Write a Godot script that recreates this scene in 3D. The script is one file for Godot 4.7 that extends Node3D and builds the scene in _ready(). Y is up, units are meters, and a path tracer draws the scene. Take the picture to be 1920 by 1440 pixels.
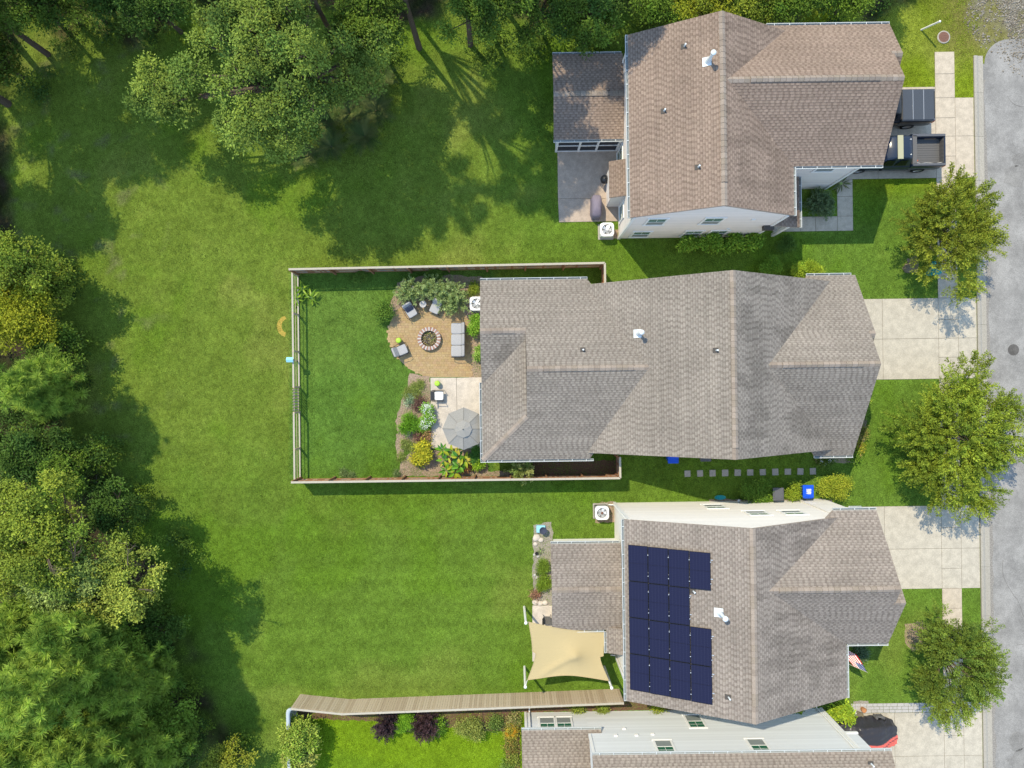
extends Node3D
# A street of four houses seen from a drone: camera straight down from 44 m.
const CAM_H := 44.37
const FOCAL := 1331.0      # focal length in pixels of the 1920 x 1440 photograph
const TURN := 0.014        # the whole estate is turned a little against the frame
var rng := RandomNumberGenerator.new()
var used := {}
var M := {}
var origin := Vector3.ZERO  # base of the house being built, in the estate's own axes
var keep_out: Array = []    # rectangles without grass: [x0, z0, x1, z1]


class MB:
	# collects faces; each vertex has a normal and a colour
	var v := PackedVector3Array()
	var n := PackedVector3Array()
	var c := PackedColorArray()
	var uv := PackedVector2Array()
	var ix := PackedInt32Array()
	var col := Color.WHITE

	func quad(a: Vector3, b: Vector3, d: Vector3, e: Vector3) -> void:
		var nn := (d - a).cross(e - b).normalized()
		var k := v.size()
		v.append(a); v.append(b); v.append(d); v.append(e)
		for i in 4:
			n.append(nn); c.append(col)
		uv.append(Vector2(0, 1)); uv.append(Vector2(1, 1)); uv.append(Vector2(1, 0)); uv.append(Vector2(0, 0))
		ix.append(k); ix.append(k + 2); ix.append(k + 1)
		ix.append(k); ix.append(k + 3); ix.append(k + 2)

	func tri(a: Vector3, b: Vector3, d: Vector3) -> void:
		var nn := (b - a).cross(d - a).normalized()
		var k := v.size()
		v.append(a); v.append(b); v.append(d)
		for i in 3:
			n.append(nn); c.append(col); uv.append(Vector2.ZERO)
		ix.append(k); ix.append(k + 2); ix.append(k + 1)

	func hexa(t0: Vector3, t1: Vector3, t2: Vector3, t3: Vector3, b0: Vector3, b1: Vector3, b2: Vector3, b3: Vector3) -> void:
		quad(t0, t1, t2, t3); quad(b3, b2, b1, b0)
		quad(b0, b1, t1, t0); quad(b1, b2, t2, t1); quad(b2, b3, t3, t2); quad(b3, b0, t0, t3)

	func box(p: Vector3, s: Vector3, b := Basis()) -> void:
		var x := b.x * s.x / 2.0
		var y := b.y * s.y / 2.0
		var z := b.z * s.z / 2.0
		hexa(p - x + y + z, p + x + y + z, p + x + y - z, p - x + y - z, p - x - y + z, p + x - y + z, p + x - y - z, p - x - y - z)

	func cbox(p: Vector3, s: Vector3, ch: float, b := Basis()) -> void:
		# a box with its edges cut
		var rings: Array = []
		for lv in [[-0.5, 1.0, 0.0], [-0.5, 0.0, 1.0], [0.5, 0.0, -1.0], [0.5, 1.0, 0.0]]:
			var hx: float = s.x / 2.0 - ch * lv[1]
			var hz: float = s.z / 2.0 - ch * lv[1]
			var y: float = s.y * lv[0] + ch * lv[2]
			var r := PackedVector3Array()
			for q in [Vector2(hx - ch, hz), Vector2(hx, hz - ch), Vector2(hx, -hz + ch), Vector2(hx - ch, -hz), Vector2(-hx + ch, -hz), Vector2(-hx, -hz + ch), Vector2(-hx, hz - ch), Vector2(-hx + ch, hz)]:
				r.append(p + b * Vector3(q.x, y, q.y))
			rings.append(r)
		for k in 3:
			for j in 8:
				var m := (j + 1) % 8
				quad(rings[k][j], rings[k][m], rings[k + 1][m], rings[k + 1][j])
		for j in range(1, 7):
			tri(rings[3][0], rings[3][j], rings[3][j + 1])
			tri(rings[0][0], rings[0][j + 1], rings[0][j])

	func tube(a: Vector3, b: Vector3, r0: float, r1: float, sides := 8, caps := true) -> void:
		var d := (b - a).normalized()
		var s := d.cross(Vector3.UP if absf(d.y) < 0.9 else Vector3.RIGHT).normalized()
		var t := s.cross(d)
		var k := v.size()
		for j in sides + 1:
			var w := TAU * j / sides
			var o := s * cos(w) + t * sin(w)
			v.append(a + o * r0); v.append(b + o * r1)
			for i in 2:
				n.append(o); c.append(col); uv.append(Vector2(float(j) / sides, i))
		for j in sides:
			var q := k + j * 2
			ix.append(q); ix.append(q + 2); ix.append(q + 1)
			ix.append(q + 1); ix.append(q + 2); ix.append(q + 3)
		if caps:
			for j in sides:
				var w0 := TAU * j / sides
				var w1 := TAU * (j + 1) / sides
				var o0 := s * cos(w0) + t * sin(w0)
				var o1 := s * cos(w1) + t * sin(w1)
				tri(b, b + o1 * r1, b + o0 * r1)
				tri(a, a + o0 * r0, a + o1 * r0)

	func path(pts: Array, r: float, sides := 6) -> void:
		for k in pts.size() - 1:
			tube(pts[k], pts[k + 1], r, r, sides)

	func lathe(p: Vector3, prof: Array, sides := 16, b := Basis()) -> void:
		# prof: [radius, height] from bottom to top; smooth
		var k := v.size()
		var m := prof.size()
		for q in m:
			var p0: Array = prof[maxi(q - 1, 0)]
			var p1: Array = prof[mini(q + 1, m - 1)]
			var sl := Vector2(p1[1] - p0[1], p0[0] - p1[0]).normalized()
			for j in sides + 1:
				var w := TAU * j / sides
				v.append(p + b * Vector3(cos(w) * prof[q][0], prof[q][1], sin(w) * prof[q][0]))
				n.append((b * Vector3(cos(w) * sl.x, sl.y, sin(w) * sl.x)).normalized())
				c.append(col); uv.append(Vector2(float(j) / sides, float(q) / m))
		for q in m - 1:
			for j in sides:
				var e := k + q * (sides + 1) + j
				var f := e + sides + 1
				ix.append(e); ix.append(e + 1); ix.append(f)
				ix.append(e + 1); ix.append(f + 1); ix.append(f)

	func ball(p: Vector3, r: Vector3, sides := 12, rows := 7) -> void:
		var prof: Array = []
		for q in rows + 1:
			var w := -PI / 2 + PI * q / rows
			prof.append([maxf(cos(w), 0.001), sin(w)])
		lathe(p, prof, sides, Basis.from_scale(r))

	func loft(rings: Array, closed := true, caps := true, cols: Array = []) -> void:
		# rings of equal length; smooth
		var m: int = rings[0].size()
		var rows := rings.size()
		var nr: Array = []
		for q in rows:
			var row := PackedVector3Array(); row.resize(m); nr.append(row)
		var w := m if closed else m - 1
		for q in rows - 1:
			for j in w:
				var j2 := (j + 1) % m
				var f: Vector3 = (rings[q + 1][j2] - rings[q][j]).cross(rings[q + 1][j] - rings[q][j2])
				f = f.normalized()
				nr[q][j] += f; nr[q][j2] += f; nr[q + 1][j] += f; nr[q + 1][j2] += f
		var k := v.size()
		for q in rows:
			for j in m:
				v.append(rings[q][j]); n.append((nr[q][j] as Vector3).normalized())
				c.append(cols[q][j] if cols else col); uv.append(Vector2(float(j) / (m - 1), float(q) / (rows - 1)))
		for q in rows - 1:
			for j in w:
				var j2 := (j + 1) % m
				var a := k + q * m + j
				var b := k + q * m + j2
				ix.append(a); ix.append(b + m); ix.append(b)
				ix.append(a); ix.append(a + m); ix.append(b + m)
		if caps:
			for j in range(1, m - 1):
				tri(rings[0][0], rings[0][j + 1], rings[0][j])
				tri(rings[rows - 1][0], rings[rows - 1][j], rings[rows - 1][j + 1])

	func mesh() -> ArrayMesh:
		var a := []
		a.resize(Mesh.ARRAY_MAX)
		a[Mesh.ARRAY_VERTEX] = v; a[Mesh.ARRAY_NORMAL] = n; a[Mesh.ARRAY_COLOR] = c
		a[Mesh.ARRAY_TEX_UV] = uv; a[Mesh.ARRAY_INDEX] = ix
		var m := ArrayMesh.new()
		m.add_surface_from_arrays(Mesh.PRIMITIVE_TRIANGLES, a)
		return m


# ---------- small helpers
func P(px: float, py: float, h := 0.0) -> Vector3:     # the point at height h that a picture point shows, metres
	return Vector3((px - 960.0) * (CAM_H - h) / FOCAL, h, (py - 720.0) * (CAM_H - h) / FOCAL)

func numbered(called: String) -> String:
	if not used.has(called):
		used[called] = 0
		return called
	used[called] += 1
	return "%s_%03d" % [called, used[called]]

func tag(o: Node, label: String, category := "", group := "", kind := "") -> Node:
	if label: o.set_meta("label", label)
	if category: o.set_meta("category", category)
	if group: o.set_meta("group", group)
	if kind: o.set_meta("kind", kind)
	return o

func thing(called: String, label: String, category: String, at := Vector3.ZERO, turn := 0.0, group := "") -> Node3D:
	var o := Node3D.new()
	o.name = numbered(called)
	add_child(o)
	o.position = at
	o.rotation.y = turn
	tag(o, label, category, group)
	return o

func obj(called: String, m, mat: Material, parent: Node = self) -> MeshInstance3D:
	var o := MeshInstance3D.new()
	o.mesh = m.mesh() if m is MB else m
	o.material_override = null
	o.set_surface_override_material(0, mat)
	o.name = numbered(called) if parent == self else called
	parent.add_child(o, true)
	return o

func struct(called: String, m, mat: Material, label := "", parent: Node = self) -> MeshInstance3D:
	var o := obj(called, m, mat, parent)
	o.set_meta("kind", "structure")
	if label: o.set_meta("label", label)
	return o

func lin(r: float, g: float, b: float) -> Color:
	return Color(r, g, b).linear_to_srgb()

func mat(called: String, r: float, g: float, b: float, rough := 0.9, tex := "", tile := 1.0, bump := 0.0, extra := {}) -> StandardMaterial3D:
	# r, g, b are linear base colours
	var m := StandardMaterial3D.new()
	m.resource_name = called
	m.albedo_color = lin(r, g, b)
	m.roughness = rough
	m.vertex_color_use_as_albedo = true
	m.metallic_specular = 0.3
	if tex:
		m.albedo_texture = M[tex]
		m.uv1_triplanar = true
		m.uv1_world_triplanar = true
		m.uv1_scale = Vector3.ONE / tile
		if bump > 0.0:
			m.heightmap_enabled = true
			m.heightmap_texture = M[tex + "_h"] if M.has(tex + "_h") else M[tex]
			m.heightmap_scale = bump
	for k in extra:
		m.set(k, extra[k])
	M[called] = m
	return m

func noise_tex(called: String, size: int, layers: Array, lo: float, hi: float, seed_: int) -> void:
	# layers: [frequency, weight, octaves]; grey values from lo to hi
	var sum := PackedFloat32Array()
	sum.resize(size * size)
	var tot := 0.0
	for l in layers:
		var f := FastNoiseLite.new()
		f.seed = seed_; seed_ += 7
		f.noise_type = FastNoiseLite.TYPE_SIMPLEX_SMOOTH if l[0] < 0.2 else FastNoiseLite.TYPE_VALUE
		f.frequency = l[0]
		f.fractal_octaves = l[2]
		var im := f.get_seamless_image(size, size)
		im.convert(Image.FORMAT_L8)
		var d := im.get_data()
		for k in sum.size():
			sum[k] += (d[k] / 255.0) * l[1]
		tot += l[1]
	var b := PackedByteArray()
	b.resize(size * size)
	for k in sum.size():
		b[k] = int(clampf(lerpf(lo, hi, smoothstep(0.12, 0.88, sum[k] / tot)), 0, 1) * 255)
	var out := Image.create_from_data(size, size, false, Image.FORMAT_L8, b)
	out.convert(Image.FORMAT_RGB8)
	M[called] = ImageTexture.create_from_image(out)

func rnd(a: float, b: float) -> float:
	return rng.randf_range(a, b)

func shade(c: Color, k: float) -> Color:
	return Color(c.r * k, c.g * k, c.b * k)

func basis_y(dir: Vector3, roll: float, s := Vector3.ONE) -> Basis:
	var y := dir.normalized()
	var x := y.cross(Vector3.FORWARD if absf(y.z) < 0.9 else Vector3.RIGHT).normalized()
	var z := x.cross(y)
	return Basis(x, y, z) * Basis(Vector3.UP, roll) * Basis.from_scale(s)

func _ready() -> void:
	rng.seed = 20
	# ---------- camera, sky, sun, exposure
	var cam := Camera3D.new()
	cam.name = "camera"
	cam.position = Vector3(0, CAM_H, 0)
	cam.rotation_degrees = Vector3(-90, 0, 0)
	cam.fov = rad_to_deg(2.0 * atan(720.0 / FOCAL))
	cam.far = 1500.0
	cam.near = 0.1
	add_child(cam)
	cam.current = true
	var sm := ProceduralSkyMaterial.new()
	sm.sky_top_color = Color(0.54, 0.655, 0.80)
	sm.sky_horizon_color = Color(0.83, 0.865, 0.89)
	sm.sky_curve = 0.18
	sm.ground_bottom_color = Color(0.30, 0.34, 0.25)
	sm.ground_horizon_color = Color(0.62, 0.66, 0.66)
	sm.sun_angle_max = 4.0
	var env := Environment.new()
	env.background_mode = Environment.BG_SKY
	env.sky = Sky.new()
	env.sky.sky_material = sm
	env.background_energy_multiplier = 1.75
	env.tonemap_mode = Environment.TONE_MAPPER_LINEAR
	env.tonemap_exposure = 1.22
	env.sdfgi_enabled = true
	env.ssao_enabled = true
	env.ssil_enabled = true
	var we := WorldEnvironment.new()
	we.name = "world_environment"
	we.environment = env
	add_child(we)
	var sun := DirectionalLight3D.new()
	sun.name = "sun"
	sun.light_energy = 1.3
	sun.light_color = Color(1.0, 0.945, 0.83)
	sun.light_angular_distance = 0.5
	sun.shadow_enabled = true
	add_child(sun)
	sun.look_at_from_position(Vector3.ZERO, Vector3(0.42, -1.0, 0.53), Vector3.RIGHT)
	make_materials()
	make_ground()
	make_road()
	make_houses()
	make_fences()
	make_yard()
	make_things()
	make_vehicles()
	make_street_trees()
	make_garden()
	make_forest()
	make_grass()


func make_materials() -> void:
	noise_tex("grain", 512, [[0.45, 1.0, 1], [0.12, 0.8, 2], [0.02, 0.35, 2]], 0.70, 1.0, 3)
	noise_tex("blotch", 512, [[0.45, 1.0, 1], [0.02, 1.0, 4]], 0.86, 1.0, 11)
	noise_tex("turf", 512, [[0.5, 1.0, 1], [0.2, 0.8, 2], [0.05, 0.55, 2], [0.012, 0.35, 2]], 0.42, 1.0, 23)
	noise_tex("litter", 512, [[0.4, 0.8, 1], [0.12, 1.0, 3], [0.03, 0.8, 2]], 0.45, 1.0, 31)
	noise_tex("tarmac", 1024, [[0.5, 1.0, 1], [0.15, 0.7, 2], [0.03, 0.5, 2], [0.006, 1.1, 3]], 0.72, 1.0, 77)
	noise_tex("streak", 256, [[0.25, 1.0, 1], [0.06, 0.8, 2]], 0.84, 1.0, 41)
	mat("ground", 1, 1, 1, 1.0, "turf", 2.6, 1.2, {"metallic_specular": 0.1})
	mat("mulch", 0.62, 0.46, 0.34, 1.0, "litter", 1.4, 1.0)
	mat("straw", 0.85, 0.62, 0.13, 1.0, "litter", 0.9, 1.0)
	mat("soil", 0.27, 0.155, 0.10, 1.0, "litter", 1.2, 1.0)
	mat("sand_gravel", 0.62, 0.55, 0.48, 1.0, "litter", 0.8, 1.0)
	mat("asphalt", 0.345, 0.335, 0.32, 0.95, "tarmac", 13.0)
	mat("gutter_sand", 0.47, 0.44, 0.40, 1.0, "litter", 1.1)
	mat("concrete", 0.535, 0.49, 0.405, 0.9, "blotch", 6.5)
	mat("walk_concrete", 0.56, 0.485, 0.385, 0.9, "blotch", 5.3)
	mat("kerb_concrete", 0.50, 0.465, 0.40, 0.9, "grain", 1.7)
	mat("patio_concrete", 0.63, 0.565, 0.49, 0.85, "blotch", 6.1)
	mat("old_patio", 0.50, 0.41, 0.335, 0.9, "blotch", 5.1)
	mat("joint_dirt", 0.16, 0.13, 0.09, 1.0, "litter", 0.7)
	mat("paver", 0.56, 0.41, 0.225, 0.95, "grain", 0.9)
	mat("grey_paver", 0.62, 0.60, 0.58, 0.95, "grain", 0.7)
	mat("stepping", 0.52, 0.48, 0.44, 0.95, "grain", 0.6)
	mat("brick", 1, 1, 1, 0.95, "grain", 0.4)
	mat("shingle", 1, 1, 1, 0.95, "grain", 1.6, 0.0, {"metallic_specular": 0.2})
	mat("white_paint", 0.78, 0.78, 0.76, 0.5)
	mat("trim", 0.70, 0.69, 0.66, 0.6, "streak", 1.3)
	mat("white_siding", 0.80, 0.775, 0.725, 0.65)
	mat("grey_siding", 0.80, 0.745, 0.70, 0.7)
	mat("blue_siding", 0.66, 0.69, 0.71, 0.7)
	mat("fascia", 0.34, 0.29, 0.25, 0.8)
	mat("soffit", 0.5, 0.48, 0.45, 0.8)
	mat("gutter", 0.60, 0.63, 0.63, 0.4)
	mat("vinyl", 0.40, 0.46, 0.50, 0.6)
	mat("gutter_dark", 0.20, 0.22, 0.22, 0.7)
	mat("window_glass", 0.03, 0.13, 0.08, 0.08, "", 1, 0, {"metallic_specular": 0.6})  # green base colour stands in for reflected greenery
	mat("window_screen", 0.23, 0.255, 0.25, 0.5)
	mat("dark_screen", 0.035, 0.037, 0.045, 0.5)
	mat("solar", 1, 1, 1, 0.2, "", 1, 0, {"metallic_specular": 0.3})
	var cells := Image.create(240, 220, false, Image.FORMAT_RGB8)
	cells.fill(Color(0.115, 0.122, 0.222))
	for k in 10: cells.fill_rect(Rect2i(0, k * 22, 240, 1), Color(0.18, 0.19, 0.29))
	for k in 6: cells.fill_rect(Rect2i(k * 40, 0, 1, 220), Color(0.25, 0.26, 0.35))
	for k in 24: cells.fill_rect(Rect2i(k * 10 + 5, 0, 1, 220), Color(0.135, 0.142, 0.24))
	M.solar.albedo_texture = ImageTexture.create_from_image(cells)
	mat("dark_frame", 0.012, 0.013, 0.018, 0.4)
	mat("clip", 0.62, 0.64, 0.66, 0.35, "", 1, 0, {"metallic": 0.6})
	mat("pipe", 0.70, 0.76, 0.78, 0.35)
	mat("black", 0.014, 0.014, 0.016, 0.55)
	mat("vent_brown", 0.075, 0.068, 0.062, 0.6)
	mat("fence_wood", 0.60, 0.48, 0.345, 0.9, "streak", 0.7)
	mat("fence_wood_pale", 0.66, 0.54, 0.40, 0.9, "streak", 0.7)
	mat("fence_wood_dark", 0.545, 0.43, 0.31, 0.9, "streak", 0.7)
	mat("fence_red", 0.36, 0.19, 0.105, 0.9, "streak", 0.7)
	mat("fence_grey", 0.42, 0.39, 0.36, 0.9, "streak", 0.7)
	mat("weathered", 0.50, 0.46, 0.375, 0.9, "streak", 0.7)
	mat("cushion", 0.52, 0.52, 0.53, 0.95, "grain", 0.25, 0.0, {"rim_enabled": true, "rim": 0.2})
	mat("navy_cushion", 0.075, 0.09, 0.14, 0.95, "grain", 0.25, 0.0)
	mat("frame_metal", 0.06, 0.057, 0.055, 0.5)
	mat("lime", 0.36, 0.62, 0.06, 0.35)
	mat("canopy", 0.335, 0.325, 0.30, 0.9, "streak", 0.9, 0.0)
	mat("seam", 0.17, 0.165, 0.15, 0.9)
	mat("sail", 0.80, 0.65, 0.36, 0.9, "grain", 0.6, 0.0, {"backlight": lin(0.5, 0.4, 0.2), "backlight_enabled": true})
	mat("bark", 0.25, 0.195, 0.15, 1.0, "litter", 0.7, 1.5)
	mat("pale_bark", 0.36, 0.33, 0.29, 1.0, "litter", 0.7, 3.0)
	mat("leaf", 1, 1, 1, 0.6, "", 1, 0, {"backlight_enabled": true, "backlight": Color(0.34, 0.40, 0.10), "metallic_specular": 0.22})
	mat("big_leaf", 1, 1, 1, 0.38, "", 1, 0, {"backlight_enabled": true, "backlight": Color(0.5, 0.55, 0.25)})
	mat("petal", 1, 1, 1, 0.8)
	mat("rust", 0.25, 0.135, 0.10, 0.9, "grain", 0.6)
	mat("blue_plastic", 0.012, 0.085, 0.62, 0.35)
	mat("teal_plastic", 0.02, 0.30, 0.33, 0.4)
	mat("grey_plastic", 0.10, 0.105, 0.12, 0.5)
	mat("sky_plastic", 0.28, 0.60, 0.72, 0.5)
	mat("car_black", 0.010, 0.013, 0.018, 0.18, "", 1, 0, {"clearcoat_enabled": true, "clearcoat": 0.6})
	mat("car_navy", 0.010, 0.020, 0.045, 0.16, "", 1, 0, {"clearcoat_enabled": true, "clearcoat": 0.6})
	mat("car_glass", 0.006, 0.008, 0.010, 0.06)
	mat("tonneau", 0.085, 0.10, 0.125, 0.6, "grain", 0.4, 0.0)
	mat("tyre", 0.02, 0.02, 0.02, 0.85)
	mat("rim", 0.42, 0.42, 0.43, 0.35, "", 1, 0, {"metallic": 0.7})
	mat("tail_light", 0.55, 0.03, 0.02, 0.3)
	mat("bed_liner", 0.17, 0.168, 0.17, 0.8, "grain", 0.3, 0.0)
	mat("cream_panel", 0.38, 0.37, 0.25, 0.5)
	mat("orange", 0.75, 0.13, 0.03, 0.6)
	mat("cover", 1, 1, 1, 0.30)
	mat("grill_cover", 0.25, 0.22, 0.28, 0.75, "streak", 0.4, 0.0)
	mat("stone", 0.42, 0.36, 0.24, 0.95, "litter", 0.5, 2.0)
	mat("ash", 0.22, 0.185, 0.12, 1.0, "litter", 0.35, 3.0)
	mat("plain", 1, 1, 1, 0.8)
	mat("terracotta", 0.42, 0.20, 0.09, 0.85)


# ---------- ground, road, pavements
var zone_noise: FastNoiseLite
var edge_noise: FastNoiseLite

func forest_edge(z: float) -> float:
	var t := [[-60.0, -31.0], [-9.0, -31.5], [-4.0, -30.0], [3.0, -27.5], [8.0, -25.0], [15.0, -21.5], [22.0, -18.5], [30.0, -17.0], [60.0, -17.0]]
	for k in t.size() - 1:
		if z < t[k + 1][0]:
			return lerpf(t[k][1], t[k + 1][1], clampf((z - t[k][0]) / (t[k + 1][0] - t[k][0]), 0, 1))
	return -17.0

func forest_mix(x: float, z: float) -> float:
	var e := edge_noise.get_noise_2d(x * 3.0, z * 3.0) * 2.6
	var a := smoothstep(1.3, -1.3, x - forest_edge(z) + e)
	var b := smoothstep(1.2, -1.2, z + (22.6 if x < 3.0 else 23.6) + e) * (1.0 if x < 24.0 else smoothstep(27.0, 24.0, x))
	return maxf(a, b)

func gravel_mix(x: float, z: float) -> float:
	var e := edge_noise.get_noise_2d(x * 5.0, z * 5.0) * 2.2
	return smoothstep(-1.6, 1.8, (x - 31.0) + (-20.6 - z) * 0.42 + e) * smoothstep(-19.0, -20.2, z + e * 0.3) if z < -18.0 else 0.0

func lawn_color(x: float, z: float) -> Color:
	var a := zone_noise.get_noise_2d(x, z)
	var b := zone_noise.get_noise_2d(x * 4.0 + 90.0, z * 4.0)
	var c := zone_noise.get_noise_2d(x * 13.0, z * 13.0 + 40.0)
	var g := Color(0.108, 0.182, 0.024)
	var inside := x > -13.9 and x < -1.0 and z > -7.2 and z < 6.0
	# the open lawn to the west is a little dry; it passes softly into the southern one
	g = g.lerp(Color(0.143, 0.197, 0.030), 0.75 * smoothstep(9.0, 2.0, z + 5.0 * a + 2.0 * b) * smoothstep(3.0, -3.0, x + 3.0 * a))
	if inside:
		g = Color(0.092, 0.172, 0.028)                       # the mown lawn inside the fence
	elif x > 18.0:
		g = Color(0.110, 0.190, 0.028).lerp(Color(0.165, 0.225, 0.016), smoothstep(-11.0, -13.5, z + a))
	elif z > 20.2 and x < 1.5 and x > -14.0:
		g = Color(0.145, 0.235, 0.012)
	var dry := smoothstep(0.18, 0.62, a + 0.4 * b) * lerpf(0.30, 0.2, smoothstep(2.0, 10.0, z))
	if x > -13.9 and x < -1.0 and z > -7.2 and z < 6.0: dry *= 0.3
	g = g.lerp(Color(0.225, 0.225, 0.060), dry)
	g = g.lerp(Color(0.085, 0.160, 0.012), smoothstep(0.1, 0.55, -a + 0.5 * b) * 0.55)
	var k := 1.0 + 0.16 * b + 0.15 * c
	if x > -17.0 and x < 4.0 and z > 7.0 and z < 20.0:        # the rows the mower left
		k *= 1.0 + 0.06 * sin(z * 4.9 + 0.3 * a) + 0.03 * sin(z * 1.7)
	return shade(g, k * 1.93)

func ground_color(x: float, z: float) -> Color:
	var g := lawn_color(x, z)
	var c := zone_noise.get_noise_2d(x * 9.0, z * 9.0 + 7.0)
	# worn sandy spots under the western trees
	if x < -20.0:
		g = g.lerp(Color(0.30, 0.27, 0.17), 0.5 * smoothstep(0.25, 0.6, zone_noise.get_noise_2d(x * 6.0 + 11.0, z * 6.0)) * smoothstep(-20.0, -24.0, x))
	var f := forest_mix(x, z)
	g = g.lerp(Color(0.105, 0.078, 0.055).lerp(Color(0.05, 0.07, 0.02), clampf(0.5 + c, 0, 1)), f)
	var r := gravel_mix(x, z) * 0.8
	if r > 0.0 or (x > 25.5 and z < -19.0):
		g = g.lerp(Color(0.31, 0.25, 0.10), smoothstep(25.2, 28.0, x) * smoothstep(-18.6, -22.0, z) * 0.75)
		g = g.lerp(Color(0.40, 0.37, 0.34), r * smoothstep(-0.6, 0.35, c + 0.25))
	return g

func steps(lo: float, hi: float, d: float, far: Array) -> Array:
	var a: Array = []
	for q in far: a.append(-q)
	var n := int(round((hi - lo) / d))
	for k in n + 1: a.append(lo + (hi - lo) * k / n)
	var r := far.duplicate(); r.reverse()
	for q in r: a.append(q)
	return a

func make_ground() -> void:
	zone_noise = FastNoiseLite.new(); zone_noise.seed = 5; zone_noise.frequency = 0.07; zone_noise.fractal_octaves = 3
	edge_noise = FastNoiseLite.new(); edge_noise.seed = 9; edge_noise.frequency = 0.08; edge_noise.fractal_octaves = 3
	var xs := steps(-34.0, 34.0, 0.25, [900.0, 400.0, 180.0, 90.0, 55.0, 42.0, 37.0])
	var zs := steps(-26.5, 26.5, 0.25, [900.0, 400.0, 180.0, 90.0, 55.0, 40.0, 31.0])
	var a := []
	a.resize(Mesh.ARRAY_MAX)
	var v := PackedVector3Array(); var n := PackedVector3Array(); var c := PackedColorArray(); var ix := PackedInt32Array()
	for z in zs:
		for x in xs:
			v.append(Vector3(x, 0, z)); n.append(Vector3.UP); c.append(ground_color(x, z))
	var w := xs.size()
	for j in zs.size() - 1:
		for i in w - 1:
			var k := j * w + i
			ix.append(k); ix.append(k + 1); ix.append(k + w)
			ix.append(k + 1); ix.append(k + w + 1); ix.append(k + w)
	a[Mesh.ARRAY_VERTEX] = v; a[Mesh.ARRAY_NORMAL] = n; a[Mesh.ARRAY_COLOR] = c; a[Mesh.ARRAY_INDEX] = ix
	var m := ArrayMesh.new()
	m.add_surface_from_arrays(Mesh.PRIMITIVE_TRIANGLES, a)
	struct("ground", m, M.ground, "mown lawns, dry verge and brown woodland floor")

func sheet(pts: Array, y: float, ragged := 0.0, rise := 0.0) -> MB:
	# a flat patch with an uneven edge from ground points (Vector2 of world x, z)
	var b := MB.new()
	var poly := PackedVector2Array()
	for k in pts.size():
		var p: Vector2 = pts[k]
		var q: Vector2 = pts[(k + 1) % pts.size()]
		var cnt := maxi(1, int(p.distance_to(q) / 0.22)) if ragged > 0.0 else 1
		var nn := (q - p).orthogonal().normalized()
		for j in cnt:
			poly.append(p.lerp(q, float(j) / cnt) + nn * (rnd(-ragged, ragged) if j > 0 else 0.0))
	var t := Geometry2D.triangulate_polygon(poly)
	var s := 1.0
	if Geometry2D.is_polygon_clockwise(poly): s = -1.0
	for k in range(0, t.size(), 3):
		var q: Array = []
		for j in 3:
			q.append(Vector3(poly[t[k + j]].x, y + rise, poly[t[k + j]].y))
		if (q[1] - q[0]).cross(q[2] - q[0]).y > 0:
			b.tri(q[0], q[1], q[2])
		else:
			b.tri(q[0], q[2], q[1])
	if rise > 0.0:
		for k in poly.size():
			var p := poly[k]
			var q := poly[(k + 1) % poly.size()]
			var lo := Vector3(0, y, 0); var hi := Vector3(0, y + rise, 0)
			var p3 := Vector3(p.x, 0, p.y); var q3 := Vector3(q.x, 0, q.y)
			if s < 0: b.quad(p3 + lo, q3 + lo, q3 + hi, p3 + hi)
			else: b.quad(q3 + lo, p3 + lo, p3 + hi, q3 + hi)
	return b

func px2(a: Array) -> Array:
	var r: Array = []
	for k in range(0, a.size(), 2):
		var p := P(a[k], a[k + 1])
		r.append(Vector2(p.x, p.z))
	return r

func slab(parent: Node, a: Vector3, b: Vector3, c: Vector3, d: Vector3, top: float, m: Material, gap := 0.008, called := "slab") -> MeshInstance3D:
	# four ground corners, clockwise seen from above: a (north-west), b (north-east), c, d
	var mid := (a + b + c + d) / 4.0
	var q: Array = []
	for p in [a, b, c, d]:
		var w: Vector3 = p - mid
		q.append(mid + Vector3(w.x - signf(w.x) * gap, 0, w.z - signf(w.z) * gap) + Vector3(0, top, 0))
	var k := MB.new()
	k.col = shade(Color.WHITE, rnd(0.93, 1.0))
	var ch := 0.006
	var lo := Vector3(0, -top - 0.02, 0)
	var inn: Array = []
	for p in q:
		var w: Vector3 = p - mid
		inn.append(p - Vector3(signf(w.x) * ch, -0.0, signf(w.z) * ch))
	var dn := Vector3(0, -ch, 0)
	k.quad(inn[3], inn[2], inn[1], inn[0])
	for j in 4:
		var e := (j + 1) % 4
		k.quad(inn[j], inn[e], q[e] + dn, q[j] + dn)
		k.quad(q[j] + dn, q[e] + dn, q[e] + lo, q[j] + lo)
	return obj(called, k, m, parent)

func slab_grid(parent: Node, xs: Array, zs: Array, top: float, m: Material) -> void:
	# joints at x and z in the estate's axes
	for i in xs.size() - 1:
		for j in zs.size() - 1:
			slab(parent, est(xs[i], 0, zs[j]), est(xs[i + 1], 0, zs[j]), est(xs[i + 1], 0, zs[j + 1]), est(xs[i], 0, zs[j + 1]), top, m)
	keep_out.append([xs[0] - 0.1, zs[0] - 0.1, xs[xs.size() - 1] + 0.1, zs[zs.size() - 1] + 0.1])
	var k := MB.new()
	var y := 0.006
	k.quad(est(xs[0], y, zs[zs.size() - 1]), est(xs[xs.size() - 1], y, zs[zs.size() - 1]), est(xs[xs.size() - 1], y, zs[0]), est(xs[0], y, zs[0]))
	obj("joint_bed", k, M.joint_dirt, parent)

func est(x: float, y: float, z: float) -> Vector3:      # estate axes to world
	return Vector3(x * cos(TURN) + z * sin(TURN), y, -x * sin(TURN) + z * cos(TURN))

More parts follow.
